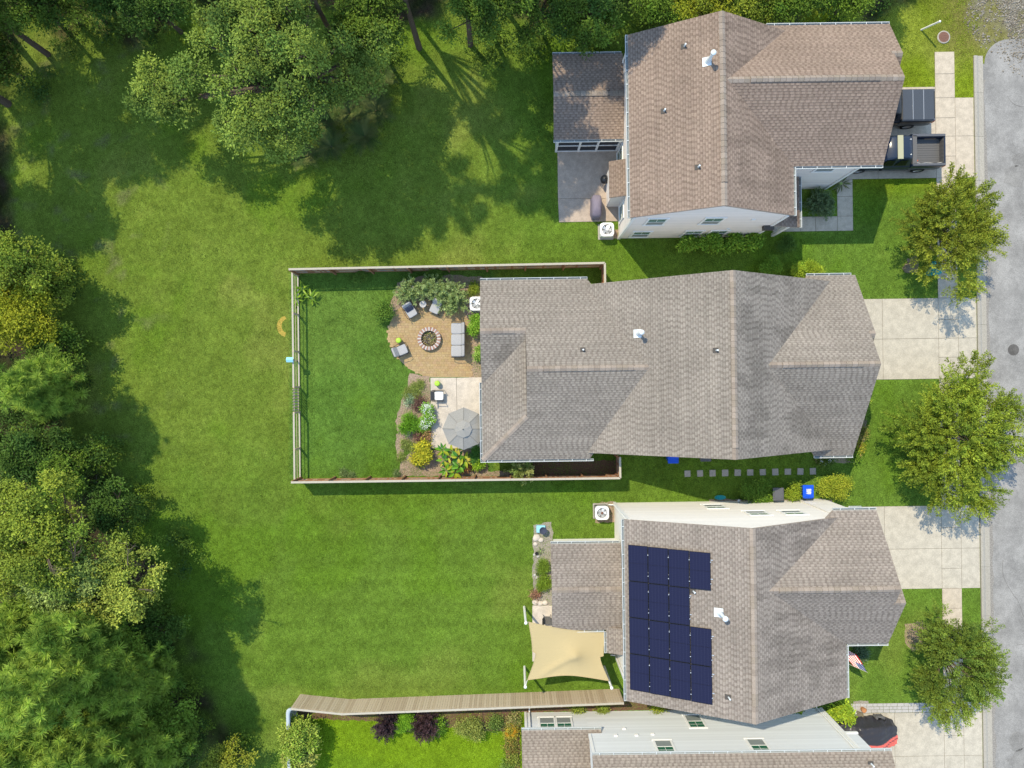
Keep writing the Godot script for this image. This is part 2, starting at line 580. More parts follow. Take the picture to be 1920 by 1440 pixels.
func setting(called: String, label: String) -> Node3D:
	var o := thing(called, label, "")
	o.set_meta("kind", "structure")
	return o

func make_road() -> void:
	# road: its old end is rounded off beside the gravel
	var pts: Array = []
	var x0 := 29.70
	pts.append(Vector2(x0 - 0.05, -19.6))
	for k in 9:
		var w := PI - PI / 2 * k / 8.0
		pts.append(Vector2(x0 + 1.5 + cos(w) * 1.5 + 0.1, -19.6 - sin(w) * 1.5))
	pts.append(Vector2(37.3, -21.3)); pts.append(Vector2(37.3, 220)); pts.append(Vector2(x0, 220))
	var pw: Array = []
	for p in pts:
		var q := est(p.x, 0, p.y)
		pw.append(Vector2(q.x, q.z))
	struct("road", sheet(pw, 0.008), M.asphalt, "pale worn asphalt street ending at the gravel")
	keep_out.append([29.0, -21.4, 38.0, 60.0])
	var pt := MB.new()
	var pp := P(1900, 656)
	pt.col = Color(0.42, 0.41, 0.40)
	pt.lathe(Vector3(pp.x, 0.0, pp.z), [[0.36, 0.006], [0.33, 0.016], [0.001, 0.016]], 20)
	var pm := obj("manhole_cover", pt, M.asphalt)
	tag(pm, "small dark round cover set in the asphalt street", "manhole cover")
	for s in [[1905, 330, 0.8], [1912, 300, 0.5], [1908, 1392, 0.7], [1915, 1425, 0.9]]:
		var st := P(s[0], s[1])
		var poly: Array = []
		for k in 12:
			var w := TAU * k / 12
			poly.append(Vector2(st.x, st.z) + Vector2(cos(w), sin(w)) * s[2] * rnd(0.6, 1.1))
		var sb := sheet(poly, 0.012, 0.12)
		for k in sb.c.size(): sb.c[k] = Color(0.86, 0.855, 0.85)
		struct("oil_stain", sb, M.asphalt)
	# sand swept against the kerb, and hairline cracks
	var sw: Array = []
	for k in 60: sw.append(est(29.68, 0, -18.6 + k * 0.85))
	for k in range(59, -1, -1): sw.append(est(29.72 + minf(k, 6) * 0.02 + 0.16 * rng.randf(), 0, -18.6 + k * 0.85))
	var sw2: Array = []
	for p in sw: sw2.append(Vector2(p.x, p.z))
	var swb := sheet(sw2, 0.013, 0.05)
	struct("gutter_sand", swb, M.gutter_sand)
	for q in [[1872, 440, 1.35, 5.0], [1895, 830, 0.2, 3.0], [1880, 1050, 1.6, 6.0], [1905, 1210, 0.1, 2.6], [1888, 180, 1.2, 3.4]]:
		var cp := P(q[0], q[1]); var pts_: Array = []; var back: Array = []
		var d := Vector2(cos(q[2]), sin(q[2])); var p := Vector2(cp.x, cp.z)
		for k in int(q[3] / 0.3):
			pts_.append(p); back.push_front(p + d.orthogonal() * rnd(0.012, 0.03))
			d = d.rotated(rnd(-0.35, 0.35)); p += d * 0.3
		var cb := sheet(pts_ + back, 0.012)
		for k in cb.c.size(): cb.c[k] = Color(0.55, 0.54, 0.53)
		struct("crack", cb, M.asphalt)
	# kerb with its gutter pan, in cast lengths
	var kerb := setting("kerb", "long low concrete kerb beside the street")
	var prof := [Vector2(-0.0, -0.02), Vector2(0.0, 0.085), Vector2(0.025, 0.10), Vector2(0.15, 0.095), Vector2(0.24, 0.06), Vector2(0.30, 0.026), Vector2(0.60, 0.020), Vector2(0.60, -0.02)]
	var z := -20.1
	var edges := [-20.1, -17.8, -15.05, -12.3, -9.4, -6.4, -3.3, -0.3, 2.7, 5.8, 8.8, 11.8, 14.9, 17.9, 20.9, 24.0, 27.0, 30.0]
	for k in edges.size() - 1:
		var b := MB.new()
		b.col = shade(Color.WHITE, rnd(0.90, 1.0))
		var rings: Array = []
		for e in [edges[k] + 0.006, edges[k + 1] - 0.006]:
			var r := PackedVector3Array()
			for q in prof: r.append(est(29.1 + q.x, q.y, e))
			rings.append(r)
		for j in prof.size() - 1:
			b.quad(rings[1][j], rings[1][j + 1], rings[0][j + 1], rings[0][j])
		for e in 2:
			for j in range(1, prof.size() - 1):
				b.tri(rings[e][0], rings[e][j + e], rings[e][j + 1 - e])
		obj("kerb_length", b, M.kerb_concrete, kerb)
	keep_out.append([28.9, -20.2, 29.7, 60.0])
	# pavement: single slabs between the drives
	var walk := setting("pavement", "narrow cream concrete pavement along the street")
	slab_grid(walk, [26.69, 27.92], [-20.38, -19.0, -17.5], 0.03, M.walk_concrete)
	slab_grid(walk, [26.69, 27.92], [-12.5, -11.2, -9.95, -8.7, -7.45, -6.2, -5.0], 0.03, M.walk_concrete)
	slab_grid(walk, [26.69, 27.92], [0.05, 1.4, 2.7, 4.0, 5.3, 6.6, 7.97], 0.03, M.walk_concrete)
	slab_grid(walk, [26.69, 27.92], [13.15, 14.4, 15.6, 16.8, 18.0, 19.4, 20.88], 0.03, M.walk_concrete)
	# drives
	var d1 := setting("driveway", "cream concrete drive under the two parked pickups")
	slab_grid(d1, [19.8, 23.05, 26.69], [-18.2, -15.1, -12.5], 0.03, M.walk_concrete)
	slab_grid(d1, [26.69, 27.92], [-17.5, -16.25, -15.1, -13.85, -12.5], 0.031, M.walk_concrete)
	slab_grid(d1, [27.92, 29.08], [-17.5, -15.1, -12.5], 0.03, M.walk_concrete)
	var d2 := setting("driveway", "clean cream concrete drive of the middle house")
	slab_grid(d2, [19.5, 23.2, 26.69], [-5.0, -2.48, 0.05], 0.03, M.concrete)
	slab_grid(d2, [26.69, 27.92], [-5.0, -3.65, -2.48, -1.29, 0.05], 0.031, M.concrete)
	slab_grid(d2, [27.92, 29.08], [-5.0, -2.48, 0.05], 0.03, M.concrete)
	var d3 := setting("driveway", "cream concrete drive of the house with solar panels")
	slab_grid(d3, [19.5, 23.15, 26.69], [7.97, 10.65, 13.15], 0.03, M.concrete)
	slab_grid(d3, [26.69, 27.92], [7.97, 9.35, 10.65, 11.9, 13.15], 0.031, M.concrete)
	slab_grid(d3, [27.92, 29.08], [7.97, 10.65, 13.15], 0.03, M.concrete)
	var d4 := setting("driveway", "pale concrete drive with the covered car")
	slab_grid(d4, [19.9, 23.6, 26.69], [20.88, 23.6, 26.2], 0.03, M.concrete)
	slab_grid(d4, [26.69, 27.92], [20.88, 22.35, 23.6, 24.9, 26.2], 0.031, M.concrete)
	slab_grid(d4, [27.92, 29.08], [20.88, 23.6, 26.2], 0.03, M.concrete)
	# front path of the northern house
	var path := setting("path", "angled grey concrete path to the porch of the northern house")
	slab_grid(path, [16.4, 17.2, 18.16, 19.1, 20.47], [-10.2, -9.28], 0.026, M.walk_concrete)
	slab_grid(path, [20.47, 21.45], [-12.5, -11.43, -10.2, -9.28], 0.026, M.walk_concrete)
	# grey paver strip beside the southern drive
	var strip := setting("paver_strip", "strip of small grey pavers between lawn and southern drive")
	for j in 3:
		for part in [[20.9, 26.66], [27.96, 29.05]]:
			var x: float = part[0]
			while x < part[1] - 0.05:
				var w := minf(rnd(0.22, 0.46), part[1] - x)
				var c := 20.27 + j * 0.2
				slab(strip, est(x, 0, c), est(x + w, 0, c), est(x + w, 0, c + 0.2), est(x, 0, c + 0.2), 0.03 + rnd(0, 0.008), M.grey_paver, 0.01, "paver")
				x += w
	keep_out.append([20.8, 20.2, 29.1, 20.9])


# ---------- houses
class House:
	var root: Node3D
	var roof: MeshInstance3D
	var sh := MB.new()      # shingles
	var dk := MB.new()      # roof boards
	var wall := MB.new()
	var tint := Color.WHITE

func hp(x: float, h: float, z: float) -> Vector3:
	return Vector3(x - origin.x, h, z - origin.z)

func house_begin(label: String, cx: float, cz: float, tint: Color) -> House:
	origin = Vector3(cx, 0, cz)
	var h := House.new()
	h.root = thing("house", label, "house", est(cx, 0, cz), TURN)
	h.tint = tint
	h.roof = MeshInstance3D.new()
	h.roof.name = "roof"
	h.root.add_child(h.roof)
	return h

func house_end(h: House, siding: StandardMaterial3D) -> void:
	h.roof.mesh = h.dk.mesh()
	h.roof.set_surface_override_material(0, M.fascia)
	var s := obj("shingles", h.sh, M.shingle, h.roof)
	s.set_meta("kind", "stuff")
	var w := obj("wall", h.wall, siding, h.root)
	w.set_meta("kind", "structure")
	w.remove_meta("kind")

func plane(h: House, e0: Vector3, e1: Vector3, r1: Vector3, r0: Vector3, stain := 0.0) -> void:
	# one roof face: eave e0-e1, upper edge r0-r1, anticlockwise from above; laid with laminated shingles
	var u := (e1 - e0).normalized()
	var nn := (e1 - e0).cross(r0 - e0)
	if nn.length() < 0.01: nn = (e1 - e0).cross(r1 - e0)
	nn = nn.normalized()
	var w := nn.cross(u)
	var len_ := (e1 - e0).length()
	var hs := (r0 - e0).dot(w)
	var a := (r0 - e0).dot(u)
	var bb := (r1 - e0).dot(u)
	var dn := nn * -0.012
	var lo := dn + Vector3(0, -0.14, 0)
	if r0.distance_to(r1) > 0.01:
		h.dk.hexa(e0 + dn, e1 + dn, r1 + dn, r0 + dn, e0 + lo, e1 + lo, r1 + lo, r0 + lo)
	var ex := 0.142
	var rows := int(ceil(hs / ex))
	var b := h.sh
	for k in rows:
		var w0 := k * ex
		var w1 := minf(w0 + ex, hs)
		var l0 := lerpf(0.0, a, w0 / hs); var l1 := lerpf(0.0, a, w1 / hs)
		var q0 := lerpf(len_, bb, w0 / hs); var q1 := lerpf(len_, bb, w1 / hs)
		var lo_ := minf(l0, l1); var hi := maxf(q0, q1)
		var x := floorf(lo_ / 0.305) * 0.305 - 0.305 + (0.152 if k % 2 else 0.0) + rnd(-0.035, 0.035)
		var tooth := true
		var row_tone := rnd(0.94, 1.06)
		while x < hi:
			var wd := (0.185 if tooth else 0.12) + rnd(-0.02, 0.02)
			var x0 := x; var x1 := x + wd
			x = x1
			var bl := clampf(x0, l0, q0); var br := clampf(x1, l0, q0)
			var tl := clampf(x0, l1, q1); var tr := clampf(x1, l1, q1)
			if br - bl < 0.004 and tr - tl < 0.004:
				tooth = not tooth
				continue
			var pb := e0 + u * ((x0 + x1) / 2) + w * w0
			var g := edge_noise.get_noise_3d(pb.x * 4.0 + origin.x, pb.y * 4.0, pb.z * 4.0 + origin.z)
			var tone := row_tone * rnd(0.91, 1.08) * (1.0 + 0.15 * g)
			if stain > 0.0:
				var g2 := edge_noise.get_noise_3d(pb.x * 4.0, pb.y * 2.0, pb.z * 17.0 + 50.0 + origin.z)
				tone *= 1.0 - stain * smoothstep(-0.12, 0.5, g + 0.55 * g2)
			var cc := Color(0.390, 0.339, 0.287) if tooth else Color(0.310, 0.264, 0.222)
			cc = Color(cc.r * h.tint.r, cc.g * h.tint.g, cc.b * h.tint.b)
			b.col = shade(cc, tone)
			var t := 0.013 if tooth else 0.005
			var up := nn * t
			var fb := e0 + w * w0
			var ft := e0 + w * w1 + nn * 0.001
			# printed dark band of each course, doubling as painted shadow line under the next
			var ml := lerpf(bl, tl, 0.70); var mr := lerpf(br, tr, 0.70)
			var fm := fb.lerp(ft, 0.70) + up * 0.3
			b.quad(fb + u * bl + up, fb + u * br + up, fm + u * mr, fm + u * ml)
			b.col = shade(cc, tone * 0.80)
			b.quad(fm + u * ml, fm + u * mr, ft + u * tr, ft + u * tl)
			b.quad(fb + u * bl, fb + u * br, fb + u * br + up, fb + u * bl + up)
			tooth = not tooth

func caps(h: House, p0: Vector3, p1: Vector3, sa: float, sb: float, vent := 0.0) -> void:
	# folded cap shingles along a ridge or hip; sa, sb: fall of the two sides; vent: share of the length that is raised
	var d := (p1 - p0).normalized()
	var side := d.cross(Vector3.UP).normalized()
	var up := side.cross(d)
	var len_ := p0.distance_to(p1)
	var cnt := int(len_ / 0.30)
	var st := len_ / cnt
	var b := MB.new()
	var wd := 0.155
	var l := st * 0.97
	var a0 := Vector3(0, 0.028, 0); var a1 := Vector3(l, 0.014, 0)
	var f0 := Vector3(0, 0.028 - wd * sa, wd); var f1 := Vector3(l, 0.014 - wd * sa, wd)
	var g0 := Vector3(0, 0.028 - wd * sb, -wd); var g1 := Vector3(l, 0.014 - wd * sb, -wd)
	var dn := Vector3(0, -0.022, 0)
	b.quad(f0, f1, a1, a0); b.quad(a0, a1, g1, g0)
	b.quad(f0 + dn, f1 + dn, f1, f0); b.quad(g1 + dn, g0 + dn, g0, g1)
	b.quad(a0 + dn, f0 + dn, f0, a0); b.quad(g0 + dn, a0 + dn, a0, g0)
	b.quad(f1 + dn, a1 + dn, a1, f1); b.quad(a1 + dn, g1 + dn, g1, a1)
	var m := b.mesh()
	var bs := Basis(d, up, side)
	var v0 := len_ * (0.5 - vent / 2); var v1 := len_ * (0.5 + vent / 2)
	for k in cnt:
		var at := k * st
		var o := obj("ridge_cap", m, M["cap_%d" % rng.randi_range(0, 3)], h.roof)
		var lift := 0.045 if vent > 0.0 and at + st / 2 > v0 and at + st / 2 < v1 else 0.0
		o.transform = Transform3D(bs, p0 + d * at + up * lift)
	if vent > 0.0:
		var vb := MB.new()
		var va := p0 + d * v0; var vc := p0 + d * v1
		for s in [1.0, -1.0]:
			var fall: float = sa if s > 0 else sb
			var o0: Vector3 = side * s * 0.135 + up * (0.03 - 0.135 * fall)
			var o1: Vector3 = o0 + up * 0.04
			if s > 0: vb.quad(va + o0 - up * 0.06, vc + o0 - up * 0.06, vc + o1, va + o1)
			else: vb.quad(vc + o0 - up * 0.06, va + o0 - up * 0.06, va + o1, vc + o1)
		obj("ridge_vent", vb, M.black, h.roof)

func gable_ns(h: House, xw: float, xr: float, xe: float, he: float, hr: float, zn: float, zs: float, stain_w := 0.0, stain_e := 0.0, vent := 0.7) -> void:
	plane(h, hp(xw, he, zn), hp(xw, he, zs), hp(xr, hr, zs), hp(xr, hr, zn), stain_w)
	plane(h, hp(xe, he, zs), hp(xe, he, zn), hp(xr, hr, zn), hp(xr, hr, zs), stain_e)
	var s := (hr - he) / (xr - xw)
	caps(h, hp(xr, hr, zs), hp(xr, hr, zn), s, s, vent)

func gutter(h: House, p0: Vector3, p1: Vector3, out: Vector3) -> void:
	var d := (p1 - p0).normalized()
	var len_ := p0.distance_to(p1)
	var mid := (p0 + p1) / 2
	var b := MB.new()
	var bs := Basis(d, Vector3.UP, d.cross(Vector3.UP))
	b.box(mid + out * 0.062 + Vector3(0, -0.125, 0), Vector3(len_, 0.008, 0.115), bs)
	b.box(mid + out * 0.125 + Vector3(0, -0.065, 0), Vector3(len_ + 0.02, 0.12, 0.022), bs)
	b.box(mid + out * 0.006 + Vector3(0, -0.085, 0), Vector3(len_, 0.10, 0.010), bs)
	for s in [-1.0, 1.0]:
		b.box(mid + d * s * (len_ / 2 + 0.004) + out * 0.066 + Vector3(0, -0.069, 0), Vector3(0.008, 0.118, 0.12), bs)
	var g := obj("gutter", b, M.gutter, h.root)
	var f := MB.new()
	f.box(mid + out * 0.062 + Vector3(0, -0.112, 0), Vector3(len_ - 0.02, 0.012, 0.10), bs)
	obj("gutter_bed", f, M.gutter_dark, g)
	var hm := MB.new()
	hm.box(Vector3.ZERO, Vector3(0.03, 0.012, 0.125), bs)
	var m := hm.mesh()
	var n := int(len_ / 0.75)
	for k in n:
		var o := obj("hanger", m, M.gutter, g)
		o.position = p0 + d * (k + 0.5) * len_ / n + out * 0.066 + Vector3(0, -0.012, 0)

func siding(b: MB, a: Vector3, c: Vector3, h0: float, h1: float, apex := -1.0, apex_h := 0.0, ex := 0.145) -> void:
	# lapped boards on a wall face from a to c (its outside is to the right of a-c seen from above, then turned: u x up)
	var u := (c - a).normalized()
	var nn := u.cross(Vector3.UP)
	var len_ := a.distance_to(c)
	var top := apex_h if apex >= 0.0 else h1
	var y := h0
	while y < top - 0.01:
		var y1 := minf(y + ex, top)
		var q: Array = []
		for yy in [y, y1]:
			var k := clampf((yy - h1) / maxf(apex_h - h1, 0.01), 0, 1) if apex >= 0.0 else 0.0
			q.append([lerpf(0, apex, k), lerpf(len_, apex, k)])
		b.col = shade(Color.WHITE, rnd(0.90, 1.0))
		var o0 := nn * 0.020; var o1 := nn * 0.006
		var p := Vector3(a.x, 0, a.z)
		b.quad(p + u * q[0][0] + o0 + Vector3(0, y, 0), p + u * q[0][1] + o0 + Vector3(0, y, 0), p + u * q[1][1] + o1 + Vector3(0, y1, 0), p + u * q[1][0] + o1 + Vector3(0, y1, 0))
		b.quad(p + u * q[0][0] + Vector3(0, y, 0), p + u * q[0][1] + Vector3(0, y, 0), p + u * q[0][1] + o0 + Vector3(0, y, 0), p + u * q[0][0] + o0 + Vector3(0, y, 0))
		y = y1

func block(h: House, x0: float, x1: float, z0: float, z1: float, top: float, faces := "nsew", base := 0.0) -> void:
	h.wall.col = Color(0.9, 0.9, 0.9)
	h.wall.box(hp((x0 + x1) / 2, (top + base) / 2, (z0 + z1) / 2), Vector3(x1 - x0, top - base, z1 - z0))
	if "s" in faces: siding(h.wall, hp(x0, 0, z1), hp(x1, 0, z1), base, top)
	if "n" in faces: siding(h.wall, hp(x1, 0, z0), hp(x0, 0, z0), base, top)
	if "w" in faces: siding(h.wall, hp(x0, 0, z0), hp(x0, 0, z1), base, top)
	if "e" in faces: siding(h.wall, hp(x1, 0, z1), hp(x1, 0, z0), base, top)

func corner(h: House, x: float, z: float, top: float, base := 0.0) -> void:
	var b := MB.new()
	b.box(hp(x, (top + base) / 2, z), Vector3(0.15, top - base, 0.15))
	obj("corner_board", b, M.white_paint, h.root)

func window(h: House, at: Vector3, face: String, w: float, hh: float, screen := true) -> void:
	# at: middle of the opening on the wall face
	var u := Vector3.RIGHT
	match face:
		"n": u = Vector3.LEFT
		"w": u = Vector3.BACK
		"e": u = Vector3.FORWARD
	var nn := u.cross(Vector3.UP)
	var bs := Basis(u, Vector3.UP, nn)
	var f := MB.new()
	var t := 0.115
	f.cbox(at + nn * 0.028 + Vector3(0, hh / 2 + t / 2, 0), Vector3(w + 2 * t + 0.04, t, 0.055), 0.006, bs)
	f.cbox(at + nn * 0.034 - Vector3(0, hh / 2 + t / 2, 0), Vector3(w + 2 * t + 0.08, t, 0.068), 0.006, bs)
	for s in [-1.0, 1.0]:
		f.cbox(at + nn * 0.026 + u * s * (w / 2 + t / 2), Vector3(t, hh - 0.004, 0.05), 0.006, bs)
	var o := obj("window", f, M.white_paint, h.root)
	var p := MB.new()
	p.box(at + nn * 0.012 + Vector3(0, hh / 4, 0), Vector3(w, hh / 2 - 0.03, 0.02), bs)
	obj("pane", p, M.window_glass, o)
	var q := MB.new()
	q.box(at + nn * 0.010 - Vector3(0, hh / 4, 0), Vector3(w, hh / 2 - 0.03, 0.022), bs)
	obj("pane", q, M.window_screen if screen else M.window_glass, o)
	var s := MB.new()
	s.box(at + nn * 0.022, Vector3(w, 0.045, 0.03), bs)
	s.box(at + nn * 0.02 + Vector3(0, hh / 4, 0), Vector3(0.022, hh / 2 - 0.04, 0.012), bs)
	s.box(at + nn * 0.0195 + Vector3(0, hh / 4, 0), Vector3(w, 0.02, 0.012), bs)
	obj("sash_bar", s, M.white_paint, o)

func pipe_boot(h: House, x: float, y: float, z: float, s: float) -> void:
	# s: fall of the roof towards the west
	var bs := Basis(Vector3(1, s, 0).normalized(), Vector3(-s, 1, 0).normalized(), Vector3.BACK)
	var b := MB.new()
	b.box(hp(x, y, z) + bs.y * 0.016, Vector3(0.30, 0.02, 0.27), bs)
	var o := obj("pipe_boot", b, M.vent_brown, h.root)
	var t := MB.new()
	t.tube(hp(x + 0.03, y - 0.05, z), hp(x + 0.03, y + 0.30, z), 0.045, 0.045, 10)
	obj("pipe", t, M.pipe, o)

func flue(h: House, x: float, y: float, z: float, s: float) -> void:
	var bs := Basis(Vector3(1, s, 0).normalized(), Vector3(-s, 1, 0).normalized(), Vector3.BACK)
	var b := MB.new()
	b.box(hp(x - 0.05, y - 0.05 * s, z) + bs.y * 0.016, Vector3(0.46, 0.02, 0.46), bs)
	var o := obj("flue_flashing", b, M.pipe, h.root)
	var t := MB.new()
	t.lathe(hp(x, y, z), [[0.17, -0.1], [0.14, 0.22], [0.085, 0.3], [0.085, 0.92]], 16)
	obj("flue_pipe", t, M.pipe, o)
	var c := MB.new()
	c.lathe(hp(x, y, z), [[0.085, 0.93], [0.14, 0.95], [0.14, 1.02], [0.06, 1.09], [0.001, 1.1]], 16)
	obj("flue_cap", c, M.pipe, o)

func garage_door(h: House, x: float, z0: float, z1: float) -> void:
	var b := MB.new()
	for k in 4:
		b.cbox(hp(x + 0.03, 0.27 + k * 0.53, (z0 + z1) / 2), Vector3(0.05, 0.515, z1 - z0), 0.01)
	obj("garage_door", b, M.white_paint, h.root)

func make_houses() -> void:
	for k in 4:
		mat("cap_%d" % k, [0.40, 0.35, 0.43, 0.37][k], [0.335, 0.29, 0.36, 0.31][k], [0.28, 0.24, 0.30, 0.25][k], 0.95, "grain", 1.6)
	house_north()
	house_middle()
	house_solar()
	house_south()

func house_north() -> void:
	var h := house_begin("grey northern house with screened back porch and two pickups at its front", 11.0, -14.0, Color(0.98, 0.865, 0.82))
	gable_ns(h, 6.57, 11.0, 15.5, 5.7, 8.1, -18.93, -8.97, 0.0, 0.24, 0.75)
	# wing over the garage
	var zr := -15.48; var s := 0.586
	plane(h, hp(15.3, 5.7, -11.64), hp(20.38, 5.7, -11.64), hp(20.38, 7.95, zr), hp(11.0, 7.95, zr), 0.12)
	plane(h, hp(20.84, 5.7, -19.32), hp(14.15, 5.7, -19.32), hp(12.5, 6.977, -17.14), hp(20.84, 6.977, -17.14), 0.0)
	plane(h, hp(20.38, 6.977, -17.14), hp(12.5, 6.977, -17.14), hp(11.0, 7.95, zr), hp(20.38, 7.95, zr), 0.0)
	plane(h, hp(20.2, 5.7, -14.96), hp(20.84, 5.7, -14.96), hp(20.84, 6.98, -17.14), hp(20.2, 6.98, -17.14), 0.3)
	caps(h, hp(11.25, 7.95, zr), hp(20.38, 7.95, zr), s, s, 0.72)
	caps(h, hp(20.24, 6.99, -17.14), hp(20.84, 6.99, -17.14), s, s)
	block(h, 6.8, 15.2, -18.8, -9.02, 5.6, "nswe")
	siding(h.wall, hp(6.8, 0, -9.02), hp(15.2, 0, -9.02), 5.6, 5.6, 4.2, 7.88)
	siding(h.wall, hp(15.2, 0, -18.8), hp(6.8, 0, -18.8), 5.6, 5.6, 4.2, 7.88)
	block(h, 15.2, 19.72, -19.02, -11.95, 5.6, "nse")
	siding(h.wall, hp(19.72, 0, -11.95), hp(19.72, 0, -19.02), 5.6, 5.6, 3.53, 7.72)
	block(h, 19.72, 20.25, -19.02, -15.3, 5.6, "nse")
	siding(h.wall, hp(20.25, 0, -15.3), hp(20.25, 0, -19.02), 5.6, 5.6, 1.86, 6.72)
	corner(h, 6.8, -9.02, 5.6); corner(h, 15.2, -9.02, 5.6); corner(h, 6.8, -18.8, 5.6); corner(h, 19.72, -11.95, 5.6)
	gutter(h, hp(6.57, 5.7, -18.93), hp(6.57, 5.7, -8.97), Vector3.LEFT)
	gutter(h, hp(15.5, 5.7, -8.97), hp(15.5, 5.7, -11.6), Vector3.RIGHT)
	gutter(h, hp(15.6, 5.7, -11.64), hp(20.38, 5.7, -11.64), Vector3.BACK)
	gutter(h, hp(20.84, 5.7, -19.32), hp(14.15, 5.7, -19.32), Vector3.FORWARD)
	garage_door(h, 19.72, -15.1, -12.3)
	# windows of the south wall, then of the west wall and the wing
	window(h, hp(8.2, 4.55, -9.0), "s", 0.95, 1.45)
	window(h, hp(11.35, 4.55, -9.0), "s", 0.95, 1.45)
	window(h, hp(7.95, 1.25, -9.0), "s", 0.95, 1.45)
	window(h, hp(11.07, 1.25, -9.0), "s", 0.95, 1.45)
	window(h, hp(12.58, 1.25, -9.0), "s", 0.95, 1.45)
	window(h, hp(17.9, 4.4, -11.93), "s", 0.95, 1.2)
	window(h, hp(6.78, 1.5, -10.3), "w", 0.8, 1.4, false)
	window(h, hp(6.78, 1.15, -13.75), "w", 0.85, 2.0, false)
	for v in [[13.6, 4.75], [12.9, 2.4]]:
		var vb := MB.new()
		vb.box(hp(v[0], v[1], -8.98), Vector3(0.2, 0.2, 0.06))
		obj("wall_vent", vb, M.white_paint, h.root)
	# screened back porch with a low roof
	plane(h, hp(2.66, 2.6, -14.33), hp(6.78, 2.6, -14.33), hp(6.78, 3.06, -16.84), hp(2.66, 3.06, -16.84), 0.0)
	plane(h, hp(6.78, 2.6, -19.35), hp(2.66, 2.6, -19.35), hp(2.66, 3.06, -16.84), hp(6.78, 3.06, -16.84), 0.0)
	caps(h, hp(2.66, 3.06, -16.84), hp(6.75, 3.06, -16.84), 0.18, 0.18, 0.6)
	gutter(h, hp(2.66, 2.6, -14.33), hp(6.7, 2.6, -14.33), Vector3.BACK)
	gutter(h, hp(6.7, 2.6, -19.35), hp(2.66, 2.6, -19.35), Vector3.FORWARD)
	var fr := MB.new()
	for p in [[2.95, -14.5], [4.33, -14.5], [5.42, -14.5], [6.7, -14.5], [2.95, -16.0], [2.95, -17.6], [2.95, -19.1], [4.8, -19.1], [6.7, -19.1]]:
		fr.box(hp(p[0], 1.24, p[1]), Vector3(0.13, 2.48, 0.13))
	for y in [0.08, 1.05, 2.42]:
		fr.box(hp(3.64, y, -14.5), Vector3(1.25, 0.08, 0.09)); fr.box(hp(6.06, y, -14.5), Vector3(1.15, 0.08, 0.09))
		fr.box(hp(4.875, y + 0.03, -14.48), Vector3(0.96, 0.1, 0.09))
		fr.box(hp(4.83, y, -19.1), Vector3(3.6, 0.08, 0.09)); fr.box(hp(2.95, y, -16.8), Vector3(0.09, 0.08, 4.4))
	var pf := obj("porch_frame", fr, M.white_paint, h.root)
	for q in [[3.64, 1.25, -14.5, 1.25, 0.01], [6.06, 1.25, -14.5, 1.15, 0.01], [4.875, 1.25, -14.49, 0.96, 0.01], [4.83, 1.25, -19.1, 3.6, 0.01], [2.95, 1.25, -16.8, 0.01, 4.5]]:
		var sb := MB.new()
		sb.box(hp(q[0], q[1], q[2]), Vector3(q[3], 2.3, q[4]))
		obj("screen", sb, M.dark_screen, pf)
	# small lean-to on the back wall
	plane(h, hp(5.88, 2.65, -13.0), hp(5.88, 2.65, -10.87), hp(6.78, 3.1, -10.87), hp(6.78, 3.1, -13.0), 0.0)
	block(h, 6.05, 6.8, -12.9, -11.0, 2.6, "nsw")
	# porch at the front door
	plane(h, hp(17.0, 2.75, -8.95), hp(17.0, 2.75, -11.9), hp(15.22, 3.3, -11.9), hp(15.22, 3.3, -8.95), 0.5)
	gutter(h, hp(17.0, 2.75, -8.95), hp(17.0, 2.75, -11.9), Vector3.RIGHT)
	var ret := MB.new()
	ret.box(hp(15.05, 3.0, -8.88), Vector3(0.6, 0.34, 0.25))
	obj("eave_return", ret, M.vent_brown, h.root)
	var pst := MB.new()
	pst.cbox(hp(16.4, 1.3, -9.08), Vector3(0.2, 2.6, 0.2), 0.02)
	pst.cbox(hp(16.4, 1.3, -11.6), Vector3(0.2, 2.6, 0.2), 0.02)
	pst.box(hp(16.4, 2.58, -10.35), Vector3(0.16, 0.2, 2.4))
	obj("porch_post", pst, M.white_paint, h.root)
	for q in [[9.25, 7.15, -17.57], [8.26, 6.62, -14.4], [9.81, 7.46, -11.14]]: pipe_boot(h, q[0], q[1], q[2], 0.542)
	flue(h, 10.35, 7.75, -16.5, 0.542)
	var dsp := MB.new()
	dsp.path([hp(6.48, 5.6, -18.6), hp(6.7, 5.3, -18.6), hp(6.7, 3.1, -18.6)], 0.045)
	obj("downspout", dsp, M.white_paint, h.root)
	house_end(h, M.grey_siding)
	keep_out.append([2.6, -19.4, 20.3, -9.0])

